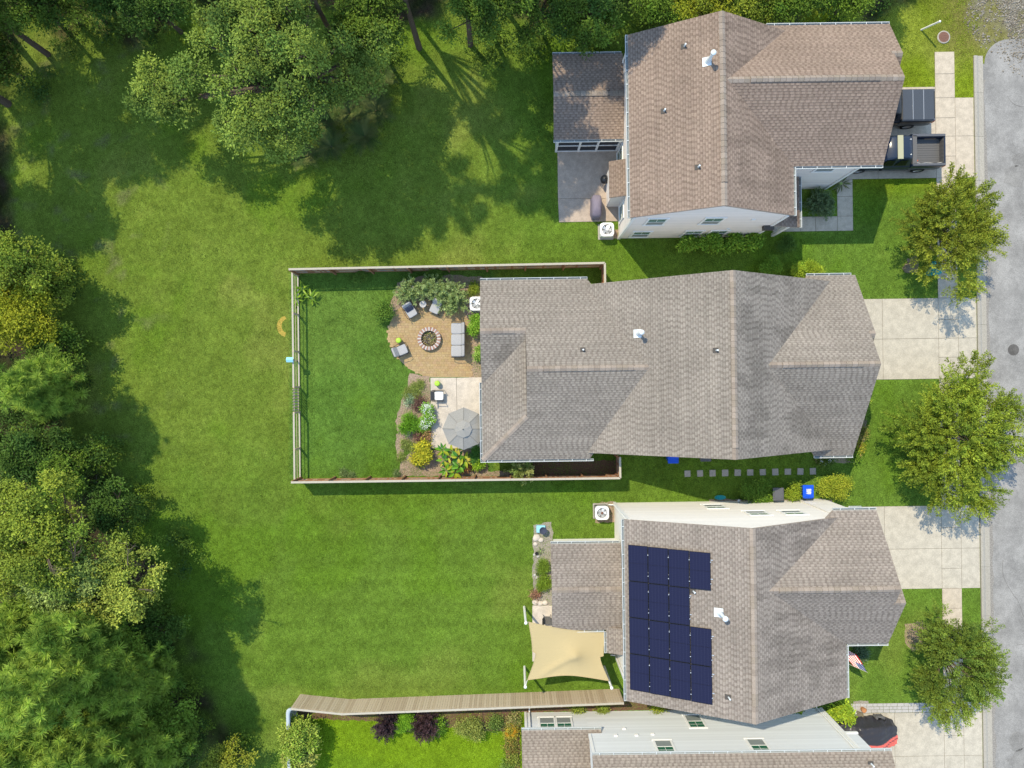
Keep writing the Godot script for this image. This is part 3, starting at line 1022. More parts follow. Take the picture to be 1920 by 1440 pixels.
func house_middle() -> void:
	var h := house_begin("low middle house with a patio umbrella and fenced back lawn", 9.0, -0.8, Color(0.95, 0.975, 1.0))
	gable_ns(h, 4.4, 11.55, 18.7, 2.9, 7.55, -5.75, 4.09, 0.0, 0.30, 0.86)
	# front wing
	var zr := -0.82; var s := 0.633
	plane(h, hp(20.23, 2.7, -6.11), hp(17.4, 2.7, -6.11), hp(15.0, 4.97, -2.52), hp(20.23, 4.97, -2.52), 0.0)
	plane(h, hp(19.95, 4.97, -2.52), hp(15.0, 4.97, -2.52), hp(13.4, 6.05, zr), hp(19.95, 6.05, zr), 0.0)
	plane(h, hp(17.7, 2.7, 4.47), hp(19.95, 2.7, 4.47), hp(19.95, 6.05, zr), hp(13.4, 6.05, zr), 0.15)
	plane(h, hp(19.8, 2.7, 1.07), hp(20.23, 2.7, 1.07), hp(20.23, 4.975, -2.52), hp(19.8, 4.975, -2.52), 0.4)
	caps(h, hp(13.7, 6.05, zr), hp(19.95, 6.05, zr), s, s, 0.7)
	caps(h, hp(19.9, 4.98, -2.52), hp(20.23, 4.98, -2.52), s, s)
	# back wing: a hip with a gablet, and a small gable on its northern side
	plane(h, hp(4.5, 2.7, -6.1), hp(-1.78, 2.7, -6.1), hp(-1.78, 4.04, -3.03), hp(6.5, 4.04, -3.03), 0.05)
	plane(h, hp(6.5, 4.04, -3.03), hp(0.83, 4.04, -3.03), hp(0.83, 5.0, zr), hp(8.0, 5.0, zr), 0.05)
	plane(h, hp(-1.78, 2.7, 0.04), hp(0.9, 2.7, 0.04), hp(0.9, 4.04, -3.03), hp(-1.78, 4.04, -3.03), 0.3)
	plane(h, hp(-1.78, 2.7, -0.3), hp(-1.78, 2.7, 4.45), hp(0.82, 3.835, 1.85), hp(0.82, 3.835, -3.2), 0.0)
	plane(h, hp(-1.78, 2.7, 4.45), hp(4.5, 2.7, 4.45), hp(6.15, 3.835, 1.85), hp(0.82, 3.835, 1.85), 0.15)
	plane(h, hp(0.82, 3.835, 1.85), hp(6.15, 3.835, 1.85), hp(8.0, 5.0, zr), hp(0.82, 5.0, zr), 0.15)
	caps(h, hp(0.83, 5.0, zr), hp(7.7, 5.0, zr), 0.436, 0.436, 0.75)
	caps(h, hp(-1.78, 4.04, -3.03), hp(0.83, 4.04, -3.03), 0.436, 0.436, 0.45)
	caps(h, hp(-1.78, 2.71, 4.45), hp(0.82, 3.845, 1.85), 0.31, 0.31)
	block(h, 4.7, 18.4, -5.6, 3.95, 2.8, "nswe")
	siding(h.wall, hp(4.7, 0, 3.95), hp(18.4, 0, 3.95), 2.8, 2.85, 6.85, 7.3)
	siding(h.wall, hp(18.4, 0, -5.6), hp(4.7, 0, -5.6), 2.8, 2.85, 6.85, 7.3)
	block(h, -1.48, 4.7, -5.8, 4.15, 2.6, "nsw")
	siding(h.wall, hp(-1.48, 0, -5.8), hp(-1.48, 0, -0.26), 2.6, 2.6, 2.77, 3.82)
	siding(h.wall, hp(1.0, 0, -3.03), hp(1.0, 0, 1.85), 3.6, 3.7, 2.2, 4.8)
	block(h, 18.4, 19.5, -5.8, 4.15, 2.6, "nse")
	siding(h.wall, hp(19.5, 0, 4.15), hp(19.5, 0, -5.8), 2.6, 2.6, 4.97, 5.8)
	gutter(h, hp(4.5, 2.7, -6.1), hp(-1.78, 2.7, -6.1), Vector3.FORWARD)
	gutter(h, hp(-1.78, 2.7, -0.1), hp(-1.78, 2.7, 4.45), Vector3.LEFT)
	gutter(h, hp(-1.9, 2.7, 4.45), hp(4.72, 2.7, 4.45), Vector3.BACK)
	gutter(h, hp(20.0, 2.7, -6.11), hp(17.4, 2.7, -6.11), Vector3.FORWARD)
	gutter(h, hp(17.7, 2.7, 4.47), hp(19.95, 2.7, 4.47), Vector3.BACK)
	garage_door(h, 19.5, -4.9, -0.1)
	window(h, hp(-1.5, 1.15, 1.0), "w", 1.6, 2.0, false)
	window(h, hp(9.5, 1.5, 3.97), "s", 0.9, 1.3)
	window(h, hp(13.2, 1.5, 3.97), "s", 0.9, 1.3)
	pipe_boot(h, 10.74, 7.02, -1.62, 0.65)
	var bs := MB.new()
	bs.box(hp(4.0, 4.56, -1.86), Vector3(0.3, 0.03, 0.28), Basis(Vector3.RIGHT, -0.41))
	var o := obj("pipe_boot", bs, M.vent_brown, h.root)
	var t := MB.new()
	t.tube(hp(4.0, 4.5, -1.86), hp(4.0, 4.84, -1.86), 0.045, 0.045, 10)
	obj("pipe", t, M.pipe, o)
	flue(h, 7.12, 4.68, -2.72, 0.65)
	house_end(h, M.white_siding)
	keep_out.append([-1.6, -6.0, 20.2, 4.4])

func downspout(h: House, x: float, z: float, top: float, sx: float, sz: float) -> void:
	var b := MB.new()
	b.path([hp(x - sx * 0.25, top - 0.1, z - sz * 0.25), hp(x, top - 0.4, z), hp(x, 0.12, z), hp(x + sx * 0.3, 0.05, z + sz * 0.3)], 0.045)
	obj("downspout", b, M.white_paint, h.root)

func house_solar() -> void:
	var h := house_begin("white house with dark solar panels on its western roof", 12.0, 12.4, Color(0.975, 0.975, 1.0))
	gable_ns(h, 6.0, 12.05, 18.0, 5.7, 8.55, 7.47, 17.35, 0.0, 0.28, 0.8)
	var zr := 10.77; var s := 0.661
	plane(h, hp(19.75, 5.7, 7.14), hp(17.4, 5.7, 7.14), hp(12.4, 8.1, zr), hp(19.75, 8.1, zr), 0.0)
	plane(h, hp(17.8, 5.7, 14.40), hp(20.3, 5.7, 14.40), hp(20.3, 7.518, 11.65), hp(13.6, 7.518, 11.65), 0.12)
	plane(h, hp(13.6, 7.518, 11.65), hp(19.75, 7.518, 11.65), hp(19.75, 8.1, zr), hp(12.4, 8.1, zr), 0.12)
	plane(h, hp(20.3, 5.7, 8.9), hp(19.6, 5.7, 8.9), hp(19.6, 7.52, 11.65), hp(20.3, 7.52, 11.65), 0.0)
	caps(h, hp(12.9, 8.1, zr), hp(19.75, 8.1, zr), s, s, 0.8)
	caps(h, hp(19.7, 7.53, 11.65), hp(20.3, 7.53, 11.65), s, s)
	block(h, 6.3, 17.7, 7.53, 17.2, 5.6, "nswe")
	siding(h.wall, hp(17.7, 0, 7.53), hp(6.3, 0, 7.53), 5.6, 5.62, 5.65, 8.3)
	siding(h.wall, hp(6.3, 0, 17.2), hp(17.7, 0, 17.2), 5.6, 5.62, 5.75, 8.3)
	block(h, 17.7, 19.35, 7.46, 14.08, 5.6, "nse")
	siding(h.wall, hp(19.35, 0, 14.08), hp(19.35, 0, 7.46), 5.6, 5.62, 3.31, 7.9)
	block(h, 19.35, 19.9, 9.2, 14.08, 5.6, "nse")
	corner(h, 6.3, 7.53, 5.6); corner(h, 6.3, 17.2, 5.6)
	gutter(h, hp(6.0, 5.7, 7.47), hp(6.0, 5.7, 17.35), Vector3.LEFT)
	gutter(h, hp(19.75, 5.7, 7.14), hp(17.4, 5.7, 7.14), Vector3.FORWARD)
	gutter(h, hp(18.1, 5.7, 14.4), hp(20.3, 5.7, 14.4), Vector3.BACK)
	gutter(h, hp(18.0, 5.7, 17.35), hp(18.0, 5.7, 14.55), Vector3.RIGHT)
	garage_door(h, 19.35, 7.9, 9.1)
	window(h, hp(12.0, 1.95, 7.51), "n", 1.05, 1.35)
	window(h, hp(13.75, 4.25, 7.51), "n", 1.05, 1.3)
	window(h, hp(15.75, 4.25, 7.51), "n", 1.05, 1.3)
	downspout(h, 6.22, 7.62, 5.6, -1, 0)
	downspout(h, 6.22, 17.0, 5.6, -1, 0)
	# back room with a low roof
	plane(h, hp(2.15, 2.6, 14.53), hp(6.25, 2.6, 14.53), hp(6.25, 3.24, 11.99), hp(2.15, 3.24, 11.99), 0.0)
	plane(h, hp(6.25, 2.6, 9.45), hp(2.15, 2.6, 9.45), hp(2.15, 3.24, 11.99), hp(6.25, 3.24, 11.99), 0.0)
	plane(h, hp(5.35, 2.6, 14.4), hp(5.35, 2.6, 15.9), hp(6.28, 3.0, 15.9), hp(6.28, 3.0, 14.4), 0.0)
	caps(h, hp(2.15, 3.24, 11.99), hp(6.2, 3.24, 11.99), 0.25, 0.25, 0.34)
	block(h, 2.45, 6.3, 9.75, 14.25, 2.5, "nsw")
	siding(h.wall, hp(2.45, 0, 9.75), hp(2.45, 0, 14.25), 2.5, 2.5, 2.25, 3.05)
	gutter(h, hp(6.2, 2.6, 9.45), hp(2.15, 2.6, 9.45), Vector3.FORWARD)
	gutter(h, hp(2.15, 2.6, 14.53), hp(5.2, 2.6, 14.53), Vector3.BACK)
	gutter(h, hp(5.35, 2.6, 14.66), hp(5.35, 2.6, 15.9), Vector3.LEFT)
	var br := MB.new()
	br.box(hp(5.75, 1.2, 15.55), Vector3(0.12, 2.4, 0.12))
	br.box(hp(5.9, 2.42, 15.2), Vector3(0.8, 0.14, 0.9))
	obj("porch_post", br, M.fence_red, h.root)
	for x in [3.7, 4.7]:
		window(h, hp(x, 1.5, 9.73), "n", 0.7, 1.2)
	# front porch eave, beside the flag
	var pe := MB.new()
	pe.box(hp(18.22, 2.95, 15.2), Vector3(0.5, 0.12, 1.9))
	obj("porch_roof", pe, M.soffit, h.root)
	gutter(h, hp(18.4, 3.05, 16.1), hp(18.4, 3.05, 14.2), Vector3.RIGHT)
	# solar panels: four by four, one left out beside the vent
	var sl := 0.471
	var pb := Basis(Vector3(1, sl, 0).normalized(), Vector3(-sl, 1, 0).normalized(), Vector3.BACK)
	var dx := 1.093; var dz := 1.965
	var hl := MB.new(); hl.box(Vector3.ZERO, Vector3(1.035, 0.012, 0.945)); var cell_m := hl.mesh()
	var cl := MB.new(); cl.cbox(Vector3.ZERO, Vector3(0.05, 0.03, 0.045), 0.006); var clip_m := cl.mesh()
	var fm := MB.new()
	for sg in [-1.0, 1.0]:
		fm.box(Vector3(sg * 0.525, 0, 0), Vector3(0.016, 0.04, 1.94)); fm.box(Vector3(0, 0, sg * 0.961), Vector3(1.034, 0.04, 0.018))
	fm.box(Vector3(0, -0.012, 0), Vector3(1.034, 0.012, 1.904))
	var frame_m := fm.mesh()
	for i in 4:
		for j in 4:
			if i == 3 and j == 1: continue
			var up := 0.26 + 0.52 + i * dx
			var p := hp(6.0, 5.7, 8.78 + 0.98 + j * dz) + pb.x * (up) + pb.y * 0.13
			p.z += 0.02 * i
			var panel := obj("solar_panel", frame_m, M.dark_frame, h.root)
			panel.transform = Transform3D(pb, p)
			for sg in [-1.0, 1.0]:
				var cell := obj("cell_sheet", cell_m, M.solar, panel)
				cell.position = Vector3(0, 0.006, sg * 0.479)
			for q in [[0.546, -0.5], [0.546, 0.62]]:
				var c := obj("clamp", clip_m, M.clip, panel)
				c.position = Vector3(q[0], 0.02, q[1])
	var rl := MB.new()
	for j in 8:
		var z := 8.78 + 0.45 + j * 0.982
		var rlen := 4.4 if j != 2 and j != 3 else 3.28
		rl.box(hp(6.0, 5.7, z) + pb.x * (0.3 + rlen / 2) + pb.y * 0.07, Vector3(rlen, 0.05, 0.045), pb)
	obj("panel_rail", rl, M.clip, h.root)
	pipe_boot(h, 9.3, 7.25, 10.96, 0.471); pipe_boot(h, 10.84, 7.98, 16.2, 0.471)
	flue(h, 10.53, 7.83, 11.92, 0.471)
	house_end(h, M.white_siding)
	keep_out.append([2.4, 9.7, 6.5, 14.3]); keep_out.append([6.2, 7.4, 19.9, 17.3])

func house_south() -> void:
	var h := house_begin("pale blue clapboard house at the bottom edge with three big windows", 12.0, 25.0, Color(1.0, 0.98, 0.97))
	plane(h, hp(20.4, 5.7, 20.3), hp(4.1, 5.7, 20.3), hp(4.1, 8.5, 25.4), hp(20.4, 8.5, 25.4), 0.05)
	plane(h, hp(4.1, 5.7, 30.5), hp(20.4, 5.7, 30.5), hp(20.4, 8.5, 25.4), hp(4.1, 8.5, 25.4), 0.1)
	caps(h, hp(4.1, 8.5, 25.4), hp(20.4, 8.5, 25.4), 0.55, 0.55, 0.7)
	plane(h, hp(4.95, 2.7, 20.36), hp(0.28, 2.7, 20.36), hp(0.28, 4.3, 24.4), hp(4.95, 4.3, 24.4), 0.0)
	plane(h, hp(0.28, 2.7, 28.4), hp(4.2, 2.7, 28.4), hp(4.2, 4.3, 24.4), hp(0.28, 4.3, 24.4), 0.0)
	caps(h, hp(0.28, 4.3, 24.4), hp(4.2, 4.3, 24.4), 0.4, 0.4)
	block(h, 4.25, 19.0, 20.55, 30.2, 5.62, "nsew")
	siding(h.wall, hp(19.0, 0, 30.2), hp(19.0, 0, 20.55), 5.62, 5.64, 4.8, 8.2)
	siding(h.wall, hp(4.25, 0, 20.55), hp(4.25, 0, 30.2), 5.62, 5.64, 4.85, 8.2)
	block(h, 0.55, 4.25, 20.56, 28.1, 2.62, "nsw")
	siding(h.wall, hp(0.55, 0, 20.56), hp(0.55, 0, 28.1), 2.62, 2.64, 3.8, 4.1)
	block(h, 19.0, 19.72, 20.56, 26.0, 5.62, "nse", 3.1)
	corner(h, 4.25, 20.55, 5.62, 2.9); corner(h, 0.55, 20.56, 2.62); corner(h, 19.0, 20.55, 5.6); 
	var tb := MB.new()
	tb.box(hp(19.36, 3.14, 20.55), Vector3(0.85, 0.18, 0.14)); tb.box(hp(19.72, 3.14, 23.0), Vector3(0.14, 0.18, 4.9))
	obj("trim_board", tb, M.white_paint, h.root)
	gutter(h, hp(20.4, 5.7, 20.3), hp(4.1, 5.7, 20.3), Vector3.FORWARD)
	gutter(h, hp(4.95, 2.7, 20.36), hp(0.28, 2.7, 20.36), Vector3.FORWARD)
	window(h, hp(1.84, 1.5, 20.54), "n", 0.82, 1.5); window(h, hp(2.86, 1.5, 20.54), "n", 0.82, 1.5)
	window(h, hp(10.75, 1.5, 20.53), "n", 0.86, 1.55)
	window(h, hp(8.3, 4.45, 20.53), "n", 0.86, 1.4)
	window(h, hp(13.57, 4.45, 20.53), "n", 0.86, 1.4)
	for v in [[5.75, 3.1], [6.35, 2.3], [6.95, 3.1], [7.9, 3.0]]:
		var vb := MB.new()
		vb.cbox(hp(v[0], v[1], 20.5), Vector3(0.2, 0.18, 0.09), 0.01)
		obj("wall_vent", vb, M.white_paint, h.root)
	downspout(h, 18.7, 20.46, 5.6, 0, -1)
	downspout(h, 0.8, 20.46, 2.6, 0, -1)
	for k in 4:
		var st := MB.new()
		st.cbox(hp(19.9, 0.62 - k * 0.16, 20.75 + 0.0 - k * 0.0 + k * 0.26), Vector3(1.1, 0.05, 0.24), 0.008)
		obj("step", st, M.fence_wood_pale, h.root)
	pipe_boot(h, 19.1, 5.98, 20.8, 0.0)
	house_end(h, M.blue_siding)
	keep_out.append([0.4, 20.4, 20.5, 31.0])


# ---------- fences
func run_of(a: Vector3, b: Vector3) -> float:
	return atan2(-(b.z - a.z), b.x - a.x)

func board_fence(label: String, pts: Array, ht: float, mats: Array, cap: Material, group := "") -> Node3D:
	# boards on the -z side of each run, posts and rails on the +z side
	var o := thing("fence", label, "fence", pts[0], 0.0, group)
	for k in pts.size() - 1:
		var a: Vector3 = pts[k]; var b: Vector3 = pts[k + 1]
		var len_ := a.distance_to(b)
		var x := Basis(Vector3.UP, run_of(a, b))
		var n := int(round(len_ / 0.148))
		var st := len_ / n
		var variants: Array = []
		for j in 3:
			var bm := MB.new()
			bm.cbox(Vector3.ZERO, Vector3(st - 0.007 - 0.002 * j, ht - 0.08, 0.019), 0.003)
			variants.append(bm.mesh())
		for j in n:
			var w := obj("board", variants[rng.randi_range(0, 2)], mats[rng.randi_range(0, mats.size() - 1)], o)
			w.transform = Transform3D(x, a - pts[0] + x * Vector3((j + 0.5) * st, ht / 2 - 0.02 + rnd(-0.006, 0.006), -0.055 + rnd(-0.004, 0.004)))
		var pn := int(ceil(len_ / 2.45))
		var pm := MB.new()
		pm.cbox(Vector3(0, 0, 0), Vector3(0.1, ht - 0.01, 0.1), 0.008)
		var post := pm.mesh()
		for j in pn + 1:
			if k > 0 and j == 0: continue
			var w := obj("post", post, mats[0], o)
			w.transform = Transform3D(x, a - pts[0] + x * Vector3(clampf(j * len_ / pn, 0.05, len_ - 0.05), ht / 2 - 0.005, 0.045))
		for y in [0.3, ht * 0.52, ht - 0.2]:
			var rm := MB.new()
			rm.cbox(Vector3.ZERO, Vector3(len_ - 0.01, 0.09, 0.04), 0.006)
			var w := obj("rail", rm, mats[0], o)
			w.transform = Transform3D(x, a - pts[0] + x * Vector3(len_ / 2, y, -0.024))
		var cn := maxi(1, int(len_ / 3.0))
		for j in cn:
			var cm := MB.new()
			cm.cbox(Vector3.ZERO, Vector3(len_ / cn - 0.006, 0.036, 0.125), 0.006)
			var w := obj("cap_rail", cm, cap, o)
			w.transform = Transform3D(x, a - pts[0] + x * Vector3((j + 0.5) * len_ / cn, ht + 0.008, 0.0))
	return o

func make_fences() -> void:
	var tans := [M.fence_wood, M.fence_wood_pale, M.fence_wood, M.fence_wood_dark]
	var nw := P(541, 505, 1.92); nw.y = 0
	var ne := P(1134, 493, 1.92); ne.y = 0
	var sw := P(545.5, 904.5, 1.92); sw.y = 0
	var se := P(1163, 896.5, 1.92); se.y = 0
	board_fence("tall fence along the northern side of the fenced lawn", [nw, ne, ne + Vector3(0.02, 0, 1.25)], 1.92, [M.fence_red, M.fence_wood, M.fence_grey, M.fence_wood_dark], M.weathered)
	board_fence("tall fence along the southern side of the fenced lawn", [se + Vector3(-0.02, 0, -1.25), se, sw], 1.92, [M.fence_red, M.fence_wood, M.fence_grey], M.weathered)
	# low rail fence on the western side
	var f := thing("rail_fence", "low open rail fence with a small gate, west of the fenced lawn", "fence", nw)
	var a := Vector3.ZERO
	var b := sw - nw
	a += (b).normalized() * 0.1
	var len_ := b.length() - 0.1
	var x := Basis(Vector3.UP, run_of(a, b))
	var d := (b - a).normalized()
	var stops := [0.0, 2.45, 4.75, 6.95, 8.5, 10.75, len_]
	var pm := MB.new()
	pm.cbox(Vector3(0, 0.62, 0), Vector3(0.1, 1.24, 0.1), 0.01)
	var post := pm.mesh()
	for k in stops.size():
		var o := obj("post", post, M.fence_wood, f)
		o.transform = Transform3D(x, a + d * stops[k])
	for k in stops.size() - 1:
		if k == 3: continue
		var l: float = stops[k + 1] - stops[k] - 0.1
		for y in [[1.22, 0.11, 0.036, M.weathered], [0.10, 0.09, 0.04, M.weathered], [0.66, 0.03, 0.03, M.fence_wood_dark]]:
			var rm := MB.new()
			rm.cbox(Vector3.ZERO, Vector3(l + (0.1 if y[0] > 1 else 0.0), y[2], y[1]), 0.006)
			var o := obj("rail", rm, y[3], f)
			o.transform = Transform3D(x, a + d * (stops[k] + stops[k + 1]) / 2 + Vector3(0, y[0], 0))
	# the gate
	var g := thing("gate", "small slatted wooden gate in the low rail fence", "gate", nw + a + d * 7.72, run_of(a, b))
	var gm := MB.new()
	gm.cbox(Vector3(0, 0.64, 0), Vector3(0.075, 1.24, 0.022), 0.005)
	var slat := gm.mesh()
	for k in 8:
		var o := obj("slat", slat, M.weathered if k % 3 else M.fence_wood_pale, g)
		o.position = Vector3(-0.62 + k * 0.177, 0, 0.035)
	for y in [0.25, 1.1]:
		var rm := MB.new()
		rm.cbox(Vector3(0, y, 0), Vector3(1.42, 0.08, 0.04), 0.006)
		obj("rail", rm, M.fence_wood, g)
	# bird house on a post beside it
	var bp := P(557, 676)
	var bh := thing("bird_house", "small pale blue box on a post by the low rail fence", "bird house", bp)
	var pb := MB.new(); pb.cbox(Vector3(0, 0.6, 0), Vector3(0.07, 1.2, 0.07), 0.006)
	obj("post", pb, M.fence_wood, bh)
	var bx := MB.new(); bx.cbox(Vector3(0, 1.32, 0), Vector3(0.26, 0.24, 0.18), 0.01)
	obj("box", bx, M.white_paint, bh)
	var rf := MB.new()
	rf.quad(Vector3(-0.21, 1.44, 0.15), Vector3(0.21, 1.44, 0.15), Vector3(0.21, 1.54, 0), Vector3(-0.21, 1.54, 0))
	rf.quad(Vector3(0.21, 1.44, -0.15), Vector3(-0.21, 1.44, -0.15), Vector3(-0.21, 1.54, 0), Vector3(0.21, 1.54, 0))
	obj("roof", rf, M.sky_plastic, bh)
	# fence between the two southern yards; it bends near its western end
	var q: Array = []
	for p in [[545, 1329], [642, 1339], [995, 1325.5], [1170, 1318.5]]:
		var w := P(p[0], p[1], 1.9); w.y = 0
		q.append(w)
	var pale := [M.fence_wood_pale, M.fence_wood, M.fence_wood_pale, M.fence_wood_dark]
	board_fence("long pale plank fence north of the clapboard house", q, 1.9, [M.fence_wood_pale, M.fence_wood, M.fence_wood_pale, M.fence_wood_dark], M.weathered)
	var c0 := P(538, 1330, 1.9); c0.y = 0
	var c1 := P(541, 1450, 1.9); c1.y = 0
	var o2 := thing("vinyl_fence", "pale grey smooth fence with a rounded corner, half hidden by the climbing shrub", "fence", c0)
	var vb := MB.new()
	var ring: Array = []
	var path := [q[0] - c0 + Vector3(0.16, 0, 0.02), q[0] - c0 + Vector3(-0.0, 0, 0.03), Vector3(0.13, 0, 0.02), Vector3(0.04, 0, 0.10), Vector3(0.0, 0, 0.28), (c1 - c0)]
	for p in path:
		var r := PackedVector3Array()
		for s in [Vector2(0.13, 1.62), Vector2(0.15, 1.84), Vector2(0.13, 1.9), Vector2(-0.05, 1.9), Vector2(-0.08, 1.84), Vector2(-0.06, 1.62)]:
			r.append(p + Vector3(s.x, s.y, s.x * 0.4))
		ring.append(r)
	vb.loft(ring)
	obj("cap_rail", vb, M.vinyl, o2)
	var vp := MB.new()
	var vl: float = (c1 - c0).length()
	for k in int(vl / 0.3):
		vp.cbox(Vector3(0.03, 0.84, 0.4 + k * 0.3), Vector3(0.03, 1.64, 0.292), 0.006)
	obj("panel", vp, M.vinyl, o2)


# ---------- the fenced yard: patio, fire pit, furniture
func make_yard() -> void:
	# paved round of small tan blocks
	var c := P(806, 636)
	var yard := setting("paved_circle", "round terrace of small tan blocks about the fire pit")
	var pts := px2([727, 632, 729, 612, 737, 592, 750, 577, 768, 567, 790, 563, 815, 563, 838, 566, 857, 574, 872, 590, 881, 612, 884, 640, 884, 707, 808, 707, 788, 702, 768, 692, 752, 678, 738, 660])
	struct("paver_bed", sheet(pts, 0.014), M.paver)
	var poly := PackedVector2Array(pts)
	var pb := MB.new()
	var z := -5.6
	var row := 0
	while z < 0.0:
		var x := -8.2 - rnd(0, 0.2)
		while x < -2.3:
			var w := 0.225
			var q := Vector2(x + w / 2, z + 0.075)
			if Geometry2D.is_point_in_polygon(q, poly) and q.distance_to(Vector2(c.x, c.z)) > 0.45:
				pb.col = shade(Color(1, rnd(0.93, 1.0), rnd(0.86, 1.0)), rnd(0.86, 1.06))
				var t := 0.030 + rnd(0, 0.006)
				pb.hexa(Vector3(x + 0.004, t, z + 0.146), Vector3(x + w - 0.004, t, z + 0.146), Vector3(x + w - 0.004, t, z + 0.004), Vector3(x + 0.004, t, z + 0.004), Vector3(x, 0, z + 0.15), Vector3(x + w, 0, z + 0.15), Vector3(x + w, 0, z), Vector3(x, 0, z))
			x += w
		z += 0.15
	var pv := obj("pavers", pb, M.paver, yard)
	pv.set_meta("kind", "stuff")
	keep_out.append([-7.9, -5.3, -2.4, -0.3])
	# concrete patio by the back door
	var patio := setting("patio", "pale concrete patio under the grey umbrella")
	slab(patio, P(807, 708), P(856, 708), P(858, 841), P(809, 841), 0.05, M.patio_concrete)
	slab(patio, P(856, 708), P(915, 707), P(915, 841), P(858, 841), 0.05, M.patio_concrete)
	keep_out.append([-5.2, -0.5, -1.4, 4.1])
	var p1 := setting("patio", "greyish tan concrete patio beside the screened porch")
	slab(p1, P(1045, 283), P(1164, 282), P(1164, 372), P(1046, 373), 0.04, M.old_patio)
	slab(p1, P(1046, 373), P(1164, 372), P(1164, 415), P(1048, 417), 0.04, M.old_patio)
	keep_out.append([2.7, -14.7, 6.9, -10.0])
	var p3 := setting("patio", "small cream concrete patio beside the sail shade")
	slab(p3, P(998, 1135), P(1040, 1135), P(1040, 1240), P(998, 1240), 0.04, M.patio_concrete)
	keep_out.append([1.2, 13.7, 2.8, 17.5])
	# beds
	var beds := [
		[[722, 600, 735, 560, 745, 530, 790, 517, 850, 516, 905, 520, 908, 600, 906, 712, 880, 712, 884, 640, 872, 590, 838, 566, 790, 563, 750, 577], "mulch", "tan mulch bed behind the fire pit chairs"],
		[[768, 700, 806, 706, 810, 845, 880, 842, 912, 845, 915, 884, 1000, 884, 1002, 893, 746, 893, 752, 866, 775, 840, 748, 820, 741, 790, 752, 752, 764, 728], "mulch", "mulch bed of mixed plants west of the patio"],
		[[1000, 866, 1158, 862, 1160, 894, 1000, 893], "soil", "dark red soil strip south of the middle house"],
		[[1000, 985, 1034, 978, 1038, 1020, 1040, 1135, 999, 1136], "sand_gravel", "narrow gravel bed of shrubs west of the back room"],
		[[1590, 740, 1628, 738, 1626, 790, 1618, 840, 1604, 868, 1530, 868, 1530, 845, 1580, 840], "mulch", "narrow flower bed along the front of the middle house"],
		[[1700, 485, 1722, 480, 1722, 512, 1700, 512], "mulch", "mulch about the northern street tree"],
		[[1696, 1170, 1728, 1164, 1742, 1185, 1738, 1216, 1712, 1222, 1697, 1205], "mulch", "mulch about the southern street tree"],
		[[555, 1322, 700, 1322, 990, 1314, 1180, 1308, 1300, 1318, 1300, 1330, 975, 1336, 975, 1440, 950, 1440, 945, 1372, 860, 1364, 700, 1352, 560, 1346], "soil", "planted soil strip between plank fence and clapboard house"],
		[[1135, 430, 1160, 430, 1160, 448, 1135, 448], "mulch", "bare mulch beside the air conditioner of the grey house"],
		[[1114, 943, 1152, 940, 1152, 979, 1116, 980], "mulch", "bare ground under the air conditioner of the white house"],
		[[1330, 936, 1560, 936, 1560, 945, 1330, 945], "mulch", "thin mulch strip along the white wall"],
		[[1600, 1315, 1628, 1314, 1628, 1338, 1600, 1340], "sand_gravel", "sandy corner with pots beside the covered car"],
	]
	for q in beds:
		var s := sheet(px2(q[0]), 0.004, 0.06)
		struct("planting_bed", s, M[q[1]], q[2])
	for q in [[[748, 770, 760, 760, 768, 790, 760, 812, 748, 800], 0.011], [[742, 815, 752, 808, 757, 850, 745, 862], 0.011]]:
		struct("bare_soil", sheet(px2(q[0]), q[1], 0.07), M.mulch)
	# arc of dry straw outside the rail fence
	var arc: Array = []
	for k in 9:
		var w := lerpf(1.75, 4.5, k / 8.0)
		arc.append_array([538 + cos(w + PI * 0.0) * 19.0 * 1.0, 612 - sin(w) * 20.0])
	for k in 9:
		var w := lerpf(4.5, 1.75, k / 8.0)
		arc.append_array([539 + cos(w) * 11.0, 611 - sin(w) * 13.0])
	struct("straw_patch", sheet(px2(arc), 0.005, 0.03), M.straw, "curved patch of yellow straw outside the low rail fence")
	fire_pit(P(805.5, 635.5))
	# lounge chairs
	chair("grey cushioned lounge chair with a navy back cushion by the fire pit", P(770, 583, 0.4), 0.55, true)
	chair("grey cushioned lounge chair beside the round stone side table", P(817, 576, 0.4), -0.42, false)
	chair("grey cushioned lounge chair in front of the lime stool, west of the fire pit", P(752, 657, 0.4), 1.97, false)
	sofa(P(858, 637, 0.4))
	patio_chair(P(822, 742, 0.4))
	for q in [[749, 639, 0.03, "round lime green stool behind the western lounge chair"], [821, 719, 0.05, "round lime green stool on the concrete patio"]]:
		var s := MB.new()
		s.lathe(Vector3(0, q[2], 0), [[0.12, 0.0], [0.155, 0.04], [0.18, 0.2], [0.17, 0.36], [0.15, 0.42], [0.10, 0.44], [0.001, 0.445]], 20)
		var o := obj("stool", s, M.lime)
		o.position = P(q[0], q[1])
		tag(o, q[3], "stool", "lime green garden stools")
	var t := thing("side_table", "small round stone side table between two lounge chairs", "table", P(795, 572))
	var tb := MB.new(); tb.lathe(Vector3(0, 0.5, 0), [[0.2, 0.0], [0.215, 0.01], [0.215, 0.035], [0.2, 0.045], [0.001, 0.046]], 20)
	obj("tabletop", tb, M.grey_paver, t)
	var tl := MB.new(); tl.lathe(Vector3(0, 0.03, 0), [[0.16, 0.0], [0.15, 0.03], [0.05, 0.08], [0.05, 0.42], [0.12, 0.47]], 14)
	obj("pedestal", tl, M.frame_metal, t)
	umbrella(P(868.5, 804.5, 2.55))


